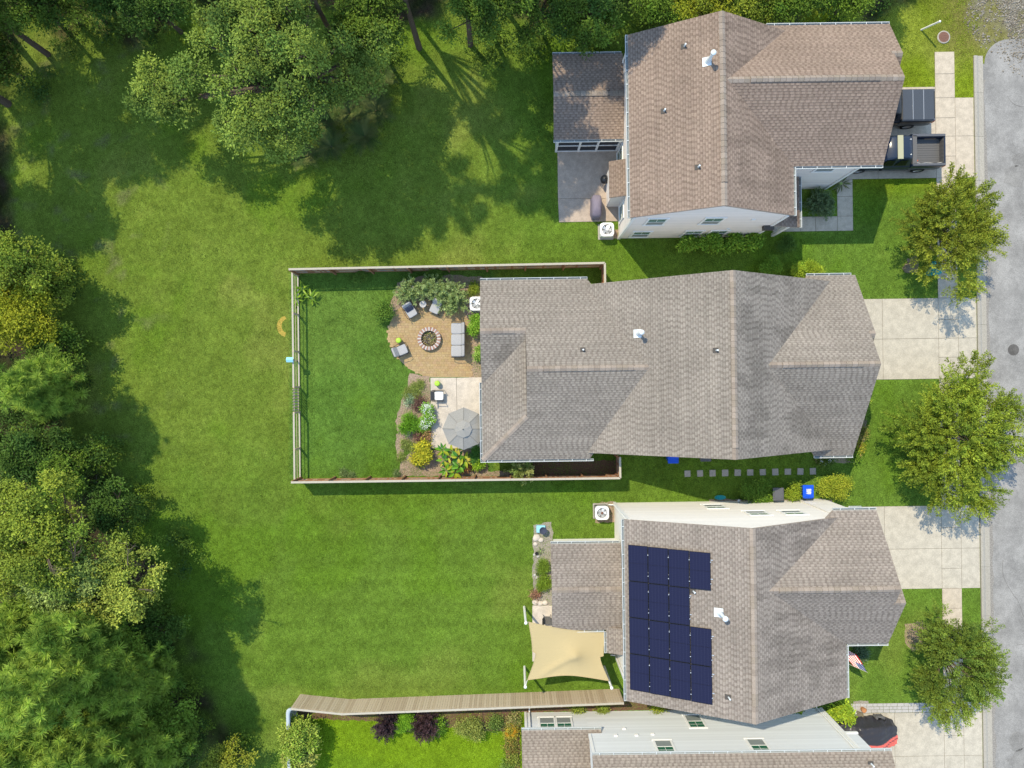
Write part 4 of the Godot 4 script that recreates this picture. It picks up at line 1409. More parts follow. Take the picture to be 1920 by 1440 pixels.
func fire_pit(at: Vector3) -> void:
	var o := thing("fire_pit", "round brick fire pit with whitewashed red bricks on top", "fire pit", at)
	var ring := MB.new()
	ring.lathe(Vector3.ZERO, [[0.70, 0.0], [0.70, 0.24], [0.50, 0.24], [0.49, 0.02]], 32)
	obj("wall", ring, M.joint_dirt, o)
	var n := 40
	var tones := [Color(0.62, 0.56, 0.52), Color(0.40, 0.22, 0.17), Color(0.68, 0.63, 0.59), Color(0.47, 0.27, 0.21)]
	var ms: Array = []
	for k in 4:
		var b := MB.new(); b.col = tones[k]
		b.cbox(Vector3.ZERO, Vector3(0.235, 0.075, 0.094), 0.008)
		ms.append(b.mesh())
	for k in n:
		var w := TAU * k / n
		var q := obj("brick", ms[(k % 2) + 2 * (rng.randi() % 2)], M.brick, o)
		q.transform = Transform3D(Basis(Vector3.UP, -w + rnd(-0.03, 0.03)), Vector3(cos(w) * 0.61, 0.278 + rnd(-0.004, 0.006), sin(w) * 0.61))
	for lv in 2:
		for k in 20:
			var w := TAU * (k + 0.5 * lv) / 20
			var b := obj("brick", ms[1 if (k + lv) % 3 else 3], M.brick, o)
			b.transform = Transform3D(Basis(Vector3.UP, -w + PI / 2), Vector3(cos(w) * 0.66, 0.08 + 0.105 * lv, sin(w) * 0.66))
	var ash := MB.new()
	ash.lathe(Vector3.ZERO, [[0.5, 0.05], [0.3, 0.09], [0.001, 0.1]], 20)
	obj("ash_bed", ash, M.ash, o)
	for k in 14:
		var l := MB.new()
		var w := rnd(0, TAU)
		var d := Vector3(cos(w), rnd(-0.15, 0.15), sin(w))
		var p := Vector3(rnd(-0.22, 0.22), 0.13 + rnd(0, 0.08), rnd(-0.22, 0.22))
		var r := rnd(0.012, 0.03)
		l.tube(p - d * rnd(0.1, 0.22), p + d * rnd(0.08, 0.2), r, r * 0.7, 7)
		obj("log", l, M.pale_bark if k % 3 else M.bark, o)
	var lm := MB.new()
	for k in 160:
		var w := rnd(0, TAU); var r := 0.46 * sqrt(rng.randf())
		var p := Vector3(cos(w) * r, rnd(0.1, 0.19), sin(w) * r)
		lm.col = [Color(0.30, 0.22, 0.09), Color(0.20, 0.25, 0.06), Color(0.38, 0.30, 0.17)][rng.randi() % 3]
		var u := Vector3(rnd(-1, 1), rnd(-0.4, 0.4), rnd(-1, 1)).normalized() * 0.05
		var s := u.cross(Vector3.UP).normalized() * 0.02
		lm.quad(p - u, p + s, p + u, p - s)
	var lf := obj("dry_leaves", lm, M.plain, o)
	lf.set_meta("kind", "stuff")


func cushion(b: MB, p: Vector3, s: Vector3, bs := Basis()) -> void:
	# a plump pad
	var rings: Array = []
	for q in [[-0.5, 0.90], [-0.42, 0.98], [0.0, 1.0], [0.36, 0.98], [0.47, 0.93], [0.5, 0.80], [0.53, 0.4]]:
		var r := PackedVector3Array()
		for j in 20:
			var w := TAU * j / 20
			var cx := signf(cos(w)) * pow(absf(cos(w)), 0.28); var cz := signf(sin(w)) * pow(absf(sin(w)), 0.28)
			r.append(p + bs * Vector3(cx * s.x / 2 * q[1], q[0] * s.y, cz * s.z / 2 * q[1]))
		rings.append(r)
	for r in rings: r.reverse()
	b.loft(rings)

func chair(label: String, at: Vector3, turn: float, navy: bool) -> void:
	# faces +z before it is turned
	at.y = 0.03
	var o := thing("lounge_chair", label, "chair", at, turn, "lounge chairs round the fire pit")
	var s := MB.new(); cushion(s, Vector3(0, 0.40, 0.08), Vector3(0.60, 0.13, 0.62))
	obj("seat_cushion", s, M.cushion, o)
	var bs := Basis(Vector3.RIGHT, -0.42)
	var bk := MB.new(); cushion(bk, Vector3(0, 0.66, -0.32), Vector3(0.60, 0.12, 0.56), Basis(Vector3.RIGHT, PI / 2 - 0.42))
	obj("back_cushion", bk, M.cushion, o)
	if navy:
		var nv := MB.new(); cushion(nv, Vector3(0, 0.59, -0.13), Vector3(0.50, 0.10, 0.34), Basis(Vector3.RIGHT, PI / 2 - 0.75))
		obj("throw_pillow", nv, M.navy_cushion, o)
	var fr := MB.new()
	fr.cbox(Vector3(0, 0.31, 0.05), Vector3(0.66, 0.04, 0.68), 0.01)
	fr.path([Vector3(-0.34, 0.30, -0.22), Vector3(-0.34, 0.93, -0.50), Vector3(0.34, 0.93, -0.50), Vector3(0.34, 0.30, -0.22)], 0.016)
	obj("frame", fr, M.frame_metal, o)
	for sg in [-1.0, 1.0]:
		var arm := MB.new()
		arm.path([Vector3(sg * 0.37, 0.30, -0.30), Vector3(sg * 0.38, 0.60, -0.30), Vector3(sg * 0.40, 0.62, 0.15), Vector3(sg * 0.39, 0.56, 0.36), Vector3(sg * 0.37, 0.30, 0.38)], 0.017)
		obj("armrest", arm, M.frame_metal, o)
		for e in [-0.3, 0.36]:
			var lg := MB.new()
			lg.tube(Vector3(sg * 0.36, 0.32, e), Vector3(sg * 0.37, 0.0, e + signf(e) * 0.04), 0.017, 0.015, 8)
			obj("leg", lg, M.frame_metal, o)

func sofa(at: Vector3) -> void:
	at.y = 0.03
	var o := thing("sofa", "long grey three-seat sofa on the fire pit terrace", "sofa", at, -PI / 2)
	for k in 3:
		var s := MB.new(); cushion(s, Vector3(-0.70 + k * 0.70, 0.40, 0.06), Vector3(0.695, 0.14, 0.68))
		obj("seat_cushion", s, M.cushion, o)
		var b := MB.new(); cushion(b, Vector3(-0.70 + k * 0.70, 0.66, -0.34), Vector3(0.695, 0.13, 0.5), Basis(Vector3.RIGHT, PI / 2 - 0.3))
		obj("back_cushion", b, M.cushion, o)
	var fr := MB.new()
	fr.cbox(Vector3(0, 0.30, 0.0), Vector3(2.14, 0.05, 0.74), 0.012)
	fr.path([Vector3(-1.07, 0.3, -0.30), Vector3(-1.07, 0.90, -0.48), Vector3(1.07, 0.90, -0.48), Vector3(1.07, 0.3, -0.30)], 0.02)
	obj("frame", fr, M.frame_metal, o)
	for sg in [-1.0, 1.0]:
		var arm := MB.new()
		arm.path([Vector3(sg * 1.09, 0.3, -0.34), Vector3(sg * 1.10, 0.62, -0.34), Vector3(sg * 1.11, 0.64, 0.18), Vector3(sg * 1.10, 0.58, 0.38), Vector3(sg * 1.09, 0.3, 0.38)], 0.02)
		obj("armrest", arm, M.frame_metal, o)
		for e in [-0.33, 0.33]:
			var lg := MB.new(); lg.tube(Vector3(sg * 1.0, 0.3, e), Vector3(sg * 1.02, 0.0, e), 0.02, 0.018, 8)
			obj("leg", lg, M.frame_metal, o)

func patio_chair(at: Vector3) -> void:
	at.y = 0.05
	var o := thing("patio_chair", "dark framed patio chair with a white seat cushion on the concrete patio", "chair", at, PI / 2)
	var s := MB.new(); cushion(s, Vector3(0, 0.43, 0.04), Vector3(0.54, 0.09, 0.56))
	obj("seat_cushion", s, M.white_paint, o)
	var b := MB.new()
	b.cbox(Vector3(0, 0.70, -0.33), Vector3(0.56, 0.52, 0.025), 0.008, Basis(Vector3.RIGHT, -0.35))
	obj("backrest", b, M.bed_liner, o)
	var fr := MB.new()
	fr.cbox(Vector3(0, 0.37, 0.02), Vector3(0.60, 0.035, 0.60), 0.008)
	obj("frame", fr, M.frame_metal, o)
	for sg in [-1.0, 1.0]:
		var arm := MB.new()
		arm.path([Vector3(sg * 0.31, 0.37, -0.25), Vector3(sg * 0.31, 0.98, -0.46)], 0.018)
		arm.path([Vector3(sg * 0.33, 0.64, -0.36), Vector3(sg * 0.35, 0.66, 0.30)], 0.022)
		obj("armrest", arm, M.frame_metal, o)
		for e in [[-0.25, -0.32], [0.30, 0.32]]:
			var lg := MB.new(); lg.tube(Vector3(sg * 0.34, 0.65 if e[0] > 0 else 0.37, e[0]), Vector3(sg * 0.34, 0.0, e[1]), 0.018, 0.015, 8)
			obj("leg", lg, M.frame_metal, o)

func umbrella(at: Vector3) -> void:
	var o := thing("patio_umbrella", "eight-sided grey patio umbrella at the edge of the house roof", "umbrella", Vector3(at.x, 0.05, at.z), 0.0)
	var r := 1.27
	var rim := 2.12; var top := 2.60
	for k in 8:
		var b := MB.new()
		b.col = shade(Color.WHITE, [1.0, 0.97, 1.0, 0.98, 1.0, 0.96, 0.99, 0.97][k])
		var w0 := TAU * k / 8; var w1 := TAU * (k + 1) / 8
		var rows := 7
		var cols := 6
		for q in rows:
			for j in cols:
				var g: Array = []
				for e in [[q, j], [q + 1, j], [q + 1, j + 1], [q, j + 1]]:
					var t: float = e[0] / float(rows); var u: float = e[1] / float(cols)
					var d := Vector3(cos(w0), 0, sin(w0)).lerp(Vector3(cos(w1), 0, sin(w1)), u)
					var sag := sin(u * PI) * (0.05 * t) + 0.012 * sin(u * 14.0 + k) * (1.0 - t) * minf(1.0, t * 4.0)
					g.append(d * r * t + Vector3(0, lerpf(top, rim, pow(t, 1.12)) - sag, 0))
				b.quad(g[0], g[3], g[2], g[1])
		obj("canopy_panel", b, M.canopy, o)
		var rb := MB.new()
		rb.tube(Vector3(cos(w0) * 0.05, top - 0.05, sin(w0) * 0.05), Vector3(cos(w0) * r * 0.99, rim - 0.02, sin(w0) * r * 0.99), 0.009, 0.008, 6)
		obj("rib", rb, M.frame_metal, o)
		var sm := MB.new()
		for q in 6:
			var t0 := 0.36 + 0.64 * q / 6.0; var t1 := 0.36 + 0.64 * (q + 1) / 6.0
			sm.tube(Vector3(cos(w0) * r * t0, lerpf(top, rim, pow(t0, 1.12)) + 0.004, sin(w0) * r * t0), Vector3(cos(w0) * r * t1, lerpf(top, rim, pow(t1, 1.12)) + 0.004, sin(w0) * r * t1), 0.011, 0.011, 5, false)
		obj("seam", sm, M.seam, o)
	# the vented top, a smaller canopy just above
	var v := MB.new()
	for k in 8:
		var w0 := TAU * k / 8; var w1 := TAU * (k + 1) / 8
		var p0 := Vector3(cos(w0) * 0.52, top - 0.125, sin(w0) * 0.52); var p1 := Vector3(cos(w1) * 0.52, top - 0.125, sin(w1) * 0.52)
		var pm := (p0 + p1) / 2 + Vector3(0, 0.03 + 0.02 * sin(k * 2.1), 0)
		var ap := Vector3(0, top + 0.06, 0)
		v.tri(ap, pm, p0); v.tri(ap, p1, pm)
	obj("vent", v, M.canopy, o)
	var pl := MB.new(); pl.tube(Vector3(0, 0.1, 0), Vector3(0, top + 0.05, 0), 0.022, 0.022, 10)
	obj("pole", pl, M.frame_metal, o)
	var fn := MB.new(); fn.ball(Vector3(0, top + 0.10, 0), Vector3(0.035, 0.05, 0.035), 10, 6)
	obj("finial", fn, M.frame_metal, o)
	var bs := MB.new(); bs.lathe(Vector3.ZERO, [[0.27, 0.0], [0.27, 0.05], [0.2, 0.09], [0.05, 0.12], [0.03, 0.3]], 20)
	obj("base", bs, M.frame_metal, o)


# ---------- smaller things
func ac_unit(label: String, at: Vector3, turn: float, dark := false, hub: StandardMaterial3D = null) -> void:
	var o := thing("air_conditioner", label, "air conditioner", at, turn, "outdoor air conditioner units")
	var b := MB.new()
	b.cbox(Vector3(0, 0.33, 0), Vector3(0.80, 0.56, 0.80), 0.03)
	obj("cabinet", b, M.grey_plastic if dark else M.gutter, o)
	var t := MB.new()
	# top with a round opening
	var n := 24
	for k in n:
		var w0 := TAU * k / n; var w1 := TAU * (k + 1) / n
		var i0 := Vector3(cos(w0) * 0.315, 0.80, sin(w0) * 0.315); var i1 := Vector3(cos(w1) * 0.315, 0.80, sin(w1) * 0.315)
		var e := func(w: float) -> Vector3:
			var c := cos(w); var s := sin(w)
			var k2 := 0.42 / maxf(absf(c), absf(s))
			k2 = minf(k2, 0.52)
			return Vector3(c * k2, 0.785, s * k2)
		t.quad(i0, i1, e.call(w1), e.call(w0))
		t.quad(e.call(w0), e.call(w1), e.call(w1) - Vector3(0, 0.25, 0), e.call(w0) - Vector3(0, 0.25, 0))
		t.quad(i1, i0, i0 - Vector3(0, 0.2, 0), i1 - Vector3(0, 0.2, 0))
	obj("top_panel", t, M.white_paint, o)
	var d := MB.new()
	d.lathe(Vector3(0, 0.63, 0), [[0.318, 0.0], [0.001, 0.001]], 20)
	obj("fan_well", d, M.grey_plastic, o)
	for k in 5:
		var w := TAU * k / 5
		var bl := MB.new()
		var bs := Basis(Vector3.UP, -w)
		bl.quad(bs * Vector3(0.06, 0.70, 0.07), bs * Vector3(0.28, 0.71, 0.10), bs * Vector3(0.28, 0.66, -0.08), bs * Vector3(0.06, 0.66, -0.05))
		obj("fan_blade", bl, M.clip, o)
	var g := MB.new()
	for k in 12:
		var w := TAU * (k + 0.5) / 12
		g.tube(Vector3(cos(w) * 0.07, 0.83, sin(w) * 0.07), Vector3(cos(w) * 0.325, 0.805, sin(w) * 0.325), 0.006, 0.006, 5)
	for r in [0.16, 0.24]:
		for k in 20:
			var w0 := TAU * k / 20; var w1 := TAU * (k + 1) / 20
			g.tube(Vector3(cos(w0) * r, 0.82, sin(w0) * r), Vector3(cos(w1) * r, 0.82, sin(w1) * r), 0.004, 0.004, 4, false)
	obj("fan_guard", g, M.white_paint, o)
	var hb := MB.new(); hb.lathe(Vector3(0, 0.815, 0), [[0.085, 0.0], [0.08, 0.03], [0.001, 0.035]], 14)
	obj("hub", hb, hub if hub else M.white_paint, o)
	var pad := MB.new(); pad.cbox(Vector3(0, 0.03, 0), Vector3(0.95, 0.08, 0.95), 0.01)
	obj("pad", pad, M.kerb_concrete, o)

func wheelie_bin(label: String, at: Vector3, turn: float, m: Material, print_ := false) -> void:
	var o := thing("wheeled_bin", label, "bin", at, turn, "wheeled rubbish bins beside the houses")
	var rings: Array = []
	for q in [[0.05, 0.22, 0.25], [0.08, 0.235, 0.26], [0.95, 0.29, 0.35], [1.0, 0.31, 0.37]]:
		var r := PackedVector3Array()
		for s in [[1, 0.8], [0.85, 1], [-0.85, 1], [-1, 0.8], [-1, -0.8], [-0.85, -1], [0.85, -1], [1, -0.8]]:
			r.append(Vector3(s[0] * q[1], q[0], s[1] * q[2]))
		r.reverse()
		rings.append(r)
	rings.reverse()
	var b := MB.new(); b.loft(rings)
	obj("body", b, m, o)
	var l := MB.new()
	l.cbox(Vector3(0, 1.035, -0.01), Vector3(0.66, 0.06, 0.78), 0.02)
	l.cbox(Vector3(0, 1.075, -0.03), Vector3(0.5, 0.03, 0.55), 0.012)
	l.tube(Vector3(-0.27, 1.0, -0.43), Vector3(0.27, 1.0, -0.43), 0.02, 0.02, 8)
	var lid := obj("lid", l, m, o)
	if print_:
		var p := MB.new()
		for q in [[-0.06, 0.16, 0.20, 0.03], [0.10, 0.16, 0.07, 0.03], [-0.02, 0.11, 0.28, 0.03], [-0.05, 0.06, 0.22, 0.03], [0.10, 0.05, 0.05, 0.06], [-0.02, 0.01, 0.26, 0.025], [-0.04, -0.03, 0.24, 0.025], [0.0, -0.075, 0.30, 0.03], [-0.03, -0.12, 0.22, 0.025]]:
			p.box(Vector3(q[0], 1.0925, q[1] - 0.03), Vector3(q[2], 0.004, q[3]))
		obj("lid_print", p, M.white_paint, lid)
	for s in [-1.0, 1.0]:
		var w := MB.new(); w.tube(Vector3(s * 0.24, 0.1, -0.33), Vector3(s * 0.29, 0.1, -0.33), 0.1, 0.1, 14)
		obj("wheel", w, M.tyre, o)

func pot(label: String, at: Vector3, r: float, ht: float, m: Material) -> void:
	var b := MB.new()
	b.lathe(Vector3.ZERO, [[r * 0.7, 0.0], [r * 0.95, ht * 0.8], [r, ht * 0.85], [r, ht], [r * 0.85, ht], [r * 0.82, ht * 0.8], [0.001, ht * 0.8]], 18)
	var o := obj("plant_pot", b, m)
	o.position = at
	tag(o, label, "pot")

func make_things() -> void:
	ac_unit("white air conditioner beside the back patio of the grey northern house", P(1138.5, 430, 0.8) * Vector3(1, 0, 1), TURN)
	ac_unit("white air conditioner half under the roof edge of the middle house", P(893.5, 569, 0.8) * Vector3(1, 0, 1), TURN)
	ac_unit("grey air conditioner with a rusty hub at the corner of the white house", P(1129, 962, 0.8) * Vector3(1, 0, 1), TURN, true, M.rust)
	wheelie_bin("bright blue bin with white print on its lid, between two shrubs", P(1515, 921, 1.0) * Vector3(1, 0, 1), PI + TURN, M.blue_plastic, true)
	wheelie_bin("dark grey bin between a dark and a bright shrub by the white wall", P(1459, 926, 1.0) * Vector3(1, 0, 1), PI + TURN, M.grey_plastic)
	wheelie_bin("blue bin half under the southern roof edge of the middle house", P(1262, 857, 1.0) * Vector3(1, 0, 1), TURN, M.blue_plastic)
	wheelie_bin("dark bin almost hidden under the southern roof edge of the middle house", P(1323, 853.5, 1.0) * Vector3(1, 0, 1), TURN, M.grey_plastic)
	# stepping stones
	for k in 11:
		var p := P(1289 + k * 23.5, 888 - k * 0.45)
		var b := MB.new()
		b.cbox(Vector3(0, 0.012, 0), Vector3(rnd(0.37, 0.41), 0.04, rnd(0.38, 0.42)), 0.012)
		var o := obj("stepping_stone", b, M.stepping)
		o.position = p
		o.rotation.y = TURN + rnd(-0.06, 0.06)
		tag(o, "square concrete stepping stone, %s of the row south of the middle house" % ["westernmost", "second from the west", "third from the west", "fourth from the west", "fifth from the west", "middle one", "fifth from the street", "fourth from the street", "third from the street", "second from the street", "nearest the street"][k], "stepping stone", "stepping stones in the grass")
	# kettle grill and covered grill
	var kg := thing("kettle_grill", "round black kettle grill on the greyish patio", "grill", P(1131, 343))
	var kb := MB.new(); kb.ball(Vector3(0, 0.75, 0), Vector3(0.28, 0.24, 0.28), 18, 10)
	obj("bowl", kb, M.car_black, kg)
	var kh := MB.new(); kh.path([Vector3(-0.06, 0.98, 0), Vector3(-0.05, 1.03, 0), Vector3(0.05, 1.03, 0), Vector3(0.06, 0.98, 0)], 0.01)
	obj("handle", kh, M.black, kg)
	for k in 3:
		var w := TAU * k / 3
		var lg := MB.new(); lg.tube(Vector3(cos(w) * 0.2, 0.6, sin(w) * 0.2), Vector3(cos(w) * 0.3, 0.04, sin(w) * 0.3), 0.012, 0.012, 7)
		obj("leg", lg, M.clip, kg)
	var cg := thing("covered_grill", "grill under a mauve grey cloth cover on the greyish patio", "grill", P(1116, 392))
	var rings: Array = []
	for q in [[0.03, 0.33, 0.72], [0.3, 0.33, 0.70], [0.8, 0.315, 0.68], [0.92, 0.30, 0.60], [1.08, 0.21, 0.36], [1.13, 0.13, 0.26], [1.15, 0.02, 0.03]]:
		var r := PackedVector3Array()
		for j in 24:
			var w := -TAU * j / 24
			var f: float = 1.0 + 0.05 * sin(w * 7.0 + q[0] * 3.0) * (1.2 - q[0])
			r.append(Vector3(signf(cos(w)) * pow(absf(cos(w)), 0.5) * q[1] * f, q[0], signf(sin(w)) * pow(absf(sin(w)), 0.5) * q[2] * f))
		rings.append(r)
	var gb := MB.new(); gb.loft(rings)
	obj("cover", gb, M.grill_cover, cg)
	# white post with its cap, leaning a little
	var po := thing("marker_post", "leaning white post near the round iron cover in the grass", "post", P(1727, 56))
	var pb := MB.new(); pb.tube(Vector3.ZERO, Vector3(0.26, 1.5, 0.24), 0.055, 0.055, 12)
	obj("pole", pb, M.white_paint, po)
	var pc := MB.new(); pc.ball(Vector3(0.262, 1.51, 0.242), Vector3(0.075, 0.06, 0.075), 12, 6)
	obj("cap", pc, M.white_paint, po)
	var mh := thing("sewer_cover", "round rusty iron cover in the grass near the end of the street", "manhole cover", P(1769, 70))
	var mr := MB.new(); mr.lathe(Vector3.ZERO, [[0.40, -0.02], [0.40, 0.045], [0.33, 0.05], [0.33, 0.03]], 28)
	obj("frame", mr, M.kerb_concrete, mh)
	var ml := MB.new(); ml.lathe(Vector3.ZERO, [[0.328, 0.02], [0.32, 0.05], [0.001, 0.052]], 28)
	for k in 5:
		ml.box(Vector3(0, 0.054, -0.2 + k * 0.1), Vector3(0.5 - 0.16 * absf(k - 2), 0.008, 0.03))
	obj("lid", ml, M.rust, mh)
	# teal cabinet and rock under the northern street tree
	var tc := thing("utility_cabinet", "teal utility cabinet beside the pavement under the northern street tree", "cabinet", P(1742, 505) + Vector3(0.1, 0, 0))
	var tr: Array = []
	for q in [[0.0, 0.30, 0.40], [0.55, 0.30, 0.40], [0.72, 0.28, 0.37], [0.8, 0.20, 0.28], [0.81, 0.02, 0.02]]:
		var r := PackedVector3Array()
		for s in [[1, 0.85], [0.85, 1], [-0.85, 1], [-1, 0.85], [-1, -0.85], [-0.85, -1], [0.85, -1], [1, -0.85]]:
			r.append(Vector3(s[0] * q[1], q[0], s[1] * q[2]))
		tr.append(r)
	tr.reverse()
	var tb := MB.new(); tb.loft(tr)
	obj("shell", tb, M.teal_plastic, tc)
	rock("tan rock at the foot of the northern street tree", P(1702, 503), Vector3(0.38, 0.26, 0.3), M.stone)
	# by the white wall
	var tub := thing("plastic_tub", "small oval teal plastic tub lying by the white wall", "tub", P(1349, 932))
	var tbb := MB.new(); tbb.lathe(Vector3.ZERO, [[0.24, 0.0], [0.33, 0.14], [0.35, 0.15], [0.35, 0.17], [0.31, 0.16], [0.22, 0.03], [0.001, 0.03]], 20, Basis.from_scale(Vector3(1, 1, 0.42)))
	obj("shell", tbb, M.teal_plastic, tub)
	var lp := thing("garden_light", "thin metal garden light by the white wall", "lamp", P(1380, 936))
	var lpb := MB.new(); lpb.tube(Vector3.ZERO, Vector3(0, 0.6, 0), 0.015, 0.015, 7)
	obj("stem", lpb, M.clip, lp)
	var lph := MB.new(); lph.lathe(Vector3(0, 0.6, 0), [[0.03, -0.1], [0.10, 0.0], [0.09, 0.02], [0.001, 0.06]], 14)
	obj("lamp_head", lph, M.clip, lp)
	var ub := thing("meter_box", "grey meter rack on the northern edge of the white house", "meter box", P(1608, 952, 0.5) * Vector3(1, 0, 1), TURN)
	var ubb := MB.new()
	for k in 5: ubb.cbox(Vector3(-0.32 + k * 0.16, 0.5, 0), Vector3(0.04, 1.0, 0.06), 0.006)
	for y in [0.15, 0.95]: ubb.cbox(Vector3(0, y, 0), Vector3(0.8, 0.06, 0.1), 0.008)
	obj("rack", ubb, M.clip, ub)
	# west of the back room: pots, stones, steps
	var bq := thing("bird_bath", "pale blue square plinth with a dark bowl on the gravel bed", "bird bath", P(1014, 991))
	var q0 := MB.new(); q0.cbox(Vector3(0, 0.1, 0), Vector3(0.55, 0.2, 0.45), 0.02)
	obj("plinth", q0, M.sky_plastic, bq)
	var q1 := MB.new(); q1.lathe(Vector3(0.12, 0.2, 0.03), [[0.14, 0], [0.22, 0.3], [0.23, 0.34], [0.18, 0.33], [0.15, 0.26], [0.001, 0.25]], 18)
	obj("bowl", q1, M.navy_cushion, bq)
	for q in [[1006, 1008, 0.26], [1014, 1012, 0.2], [1004, 1020, 0.15], [1002, 1040, 0.1], [1009, 1043, 0.11], [1003, 1078, 0.1], [1007, 1083, 0.09], [1003, 1118, 0.09], [1010, 1122, 0.1], [1004, 1129, 0.22], [1013, 1131, 0.2], [1022, 1130, 0.2]]:
		rock("flat pale stone in the gravel bed west of the back room", P(q[0], q[1]), Vector3(q[2], q[2] * 0.5, q[2] * 0.9), M.grey_paver if q[2] < 0.14 else M.patio_concrete, "stones in the gravel bed")
	for q in [[1006, 1037], [1008, 1075], [1010, 1115]]:
		pot("small dark pot among the stones %s" % ("north of both shrubs" if q[1] < 1050 else ("between the two shrubs" if q[1] < 1100 else "south of both shrubs")), P(q[0], q[1]), 0.10, 0.16, M.black)
	var ch := thing("folding_chair", "dark folding chair partly under the back room roof", "chair", P(1025, 1159), PI / 2)
	var cb := MB.new(); cb.cbox(Vector3(0, 0.43, 0), Vector3(0.5, 0.03, 0.45), 0.008)
	obj("seat", cb, M.bed_liner, ch)
	var cbk := MB.new(); cbk.cbox(Vector3(0, 0.72, -0.26), Vector3(0.5, 0.42, 0.03), 0.008, Basis(Vector3.RIGHT, -0.25))
	obj("backrest", cbk, M.bed_liner, ch)
	for sx in [-0.24, 0.24]:
		for sz in [-0.24, 0.24]:
			var lg := MB.new(); lg.tube(Vector3(sx, 0.43, sz * 0.8), Vector3(sx, 0.04, sz), 0.014, 0.014, 7)
			obj("leg", lg, M.frame_metal, ch)
	# pots beside the covered car
	pot("tan pot in the sandy corner beside the covered car", P(1608, 1338), 0.24, 0.3, M.stone)
	pot("terracotta pot in the sandy corner beside the covered car", P(1616, 1328), 0.16, 0.3, M.terracotta)
	pot("white bucket below the long-leaved shrub", P(1597, 1334), 0.16, 0.3, M.white_paint)
	sail_shade()
	flag()

func rock(label: String, at: Vector3, s: Vector3, m: Material, group := "") -> void:
	var b := MB.new()
	var rings: Array = []
	for q in 5:
		var w := -0.4 + 1.9 * q / 4.0
		var r := PackedVector3Array()
		for j in 9:
			var a := -TAU * j / 9
			var k := rnd(0.82, 1.1) * maxf(cos(w), 0.05)
			r.append(Vector3(cos(a) * s.x * k, sin(w) * s.y, sin(a) * s.z * k))
		rings.append(r)
	b.loft(rings)
	var o := obj("rock", b, m)
	o.position = at + Vector3(0, s.y * 0.2, 0)
	tag(o, label, "rock", group)

func sail_shade() -> void:
	var nw := P(991, 1166, 2.75); var sw := P(989, 1275, 2.75); var se := P(1141.5, 1276.5, 2.7); var ne := P(1137, 1184, 2.45)
	var posts := [[P(983, 1138), P(986, 1168, 2.95), "northern white post of the sail shade, on the lawn"], [P(983.5, 1250), P(985, 1288, 2.95), "southern white post of the sail shade, on the lawn"], [P(1133, 1250), P(1147, 1290, 2.95), "white post of the sail shade beside the plank fence"]]
	for p in posts:
		var b := MB.new()
		var d: Vector3 = p[1] - p[0]
		b.tube(Vector3.ZERO, d, 0.075, 0.07, 12)
		var o := thing("sail_post", p[2], "post", p[0], 0.0, "white posts that hold the sail shade")
		obj("pole", b, M.white_paint, o)
		var c := MB.new(); c.lathe(d, [[0.09, -0.03], [0.09, 0.03], [0.001, 0.05]], 12)
		obj("cap", c, M.white_paint, o)
	var o := thing("shade_sail", "cream cloth sail shade stretched beside the back room", "sail shade", Vector3(nw.x, 0, nw.z))
	var off := Vector3(nw.x, 0, nw.z)
	var n := 28
	var b := MB.new()
	var pt := func(i: int, j: int) -> Vector3:
		var u := float(i) / n; var v := float(j) / n
		var p := nw.lerp(ne, u).lerp(sw.lerp(se, u), v)
		# hollow edges
		var c := (nw + ne + sw + se) / 4.0
		var bow := sin(u * PI) * (absf(v - 0.5) * 2.0) ** 4 + sin(v * PI) * (absf(u - 0.5) * 2.0) ** 4
		p += (c - p) * Vector3(1, 0, 1) * bow * 0.13 * (1.5 if v > 0.5 else 0.8)
		# peak near the middle and the folds that run from it
		var d := Vector2(u - 0.59, (v - 0.50) * 0.75)
		p.y += 0.62 * exp(-d.length() * 8.0) - 0.10 * sin(u * PI) * sin(v * PI)
		var ax := Vector2(-0.80, 0.60)
		var along := d.dot(ax); var across := d.dot(Vector2(ax.y, -ax.x))
		if along > 0.0:
			p.y += 0.13 * exp(-pow(across / 0.03, 2.0)) * smoothstep(0.0, 0.06, along) * smoothstep(0.7, 0.3, along)
		return p - off
	var rows: Array = []
	for j in n + 1:
		var r := PackedVector3Array()
		for i in n + 1: r.append(pt.call(i, j))
		rows.append(r)
	b.loft(rows, false, false)
	obj("cloth", b, M.sail, o)
	var hem := MB.new()
	for k in n:
		for e in [[[k, 0], [k + 1, 0]], [[k, n], [k + 1, n]], [[0, k], [0, k + 1]], [[n, k], [n, k + 1]]]:
			hem.tube(pt.call(e[0][0], e[0][1]), pt.call(e[1][0], e[1][1]), 0.014, 0.014, 5, false)
	obj("hem", hem, M.sail, o)
	var tb := MB.new()
	for q in [[nw, posts[0][1]], [sw, posts[1][1]], [se, posts[2][1]]]:
		tb.tube(q[0] - off, q[1] - off - Vector3(0, 0.06, 0), 0.012, 0.012, 6)
	obj("turnbuckle", tb, M.clip, o)

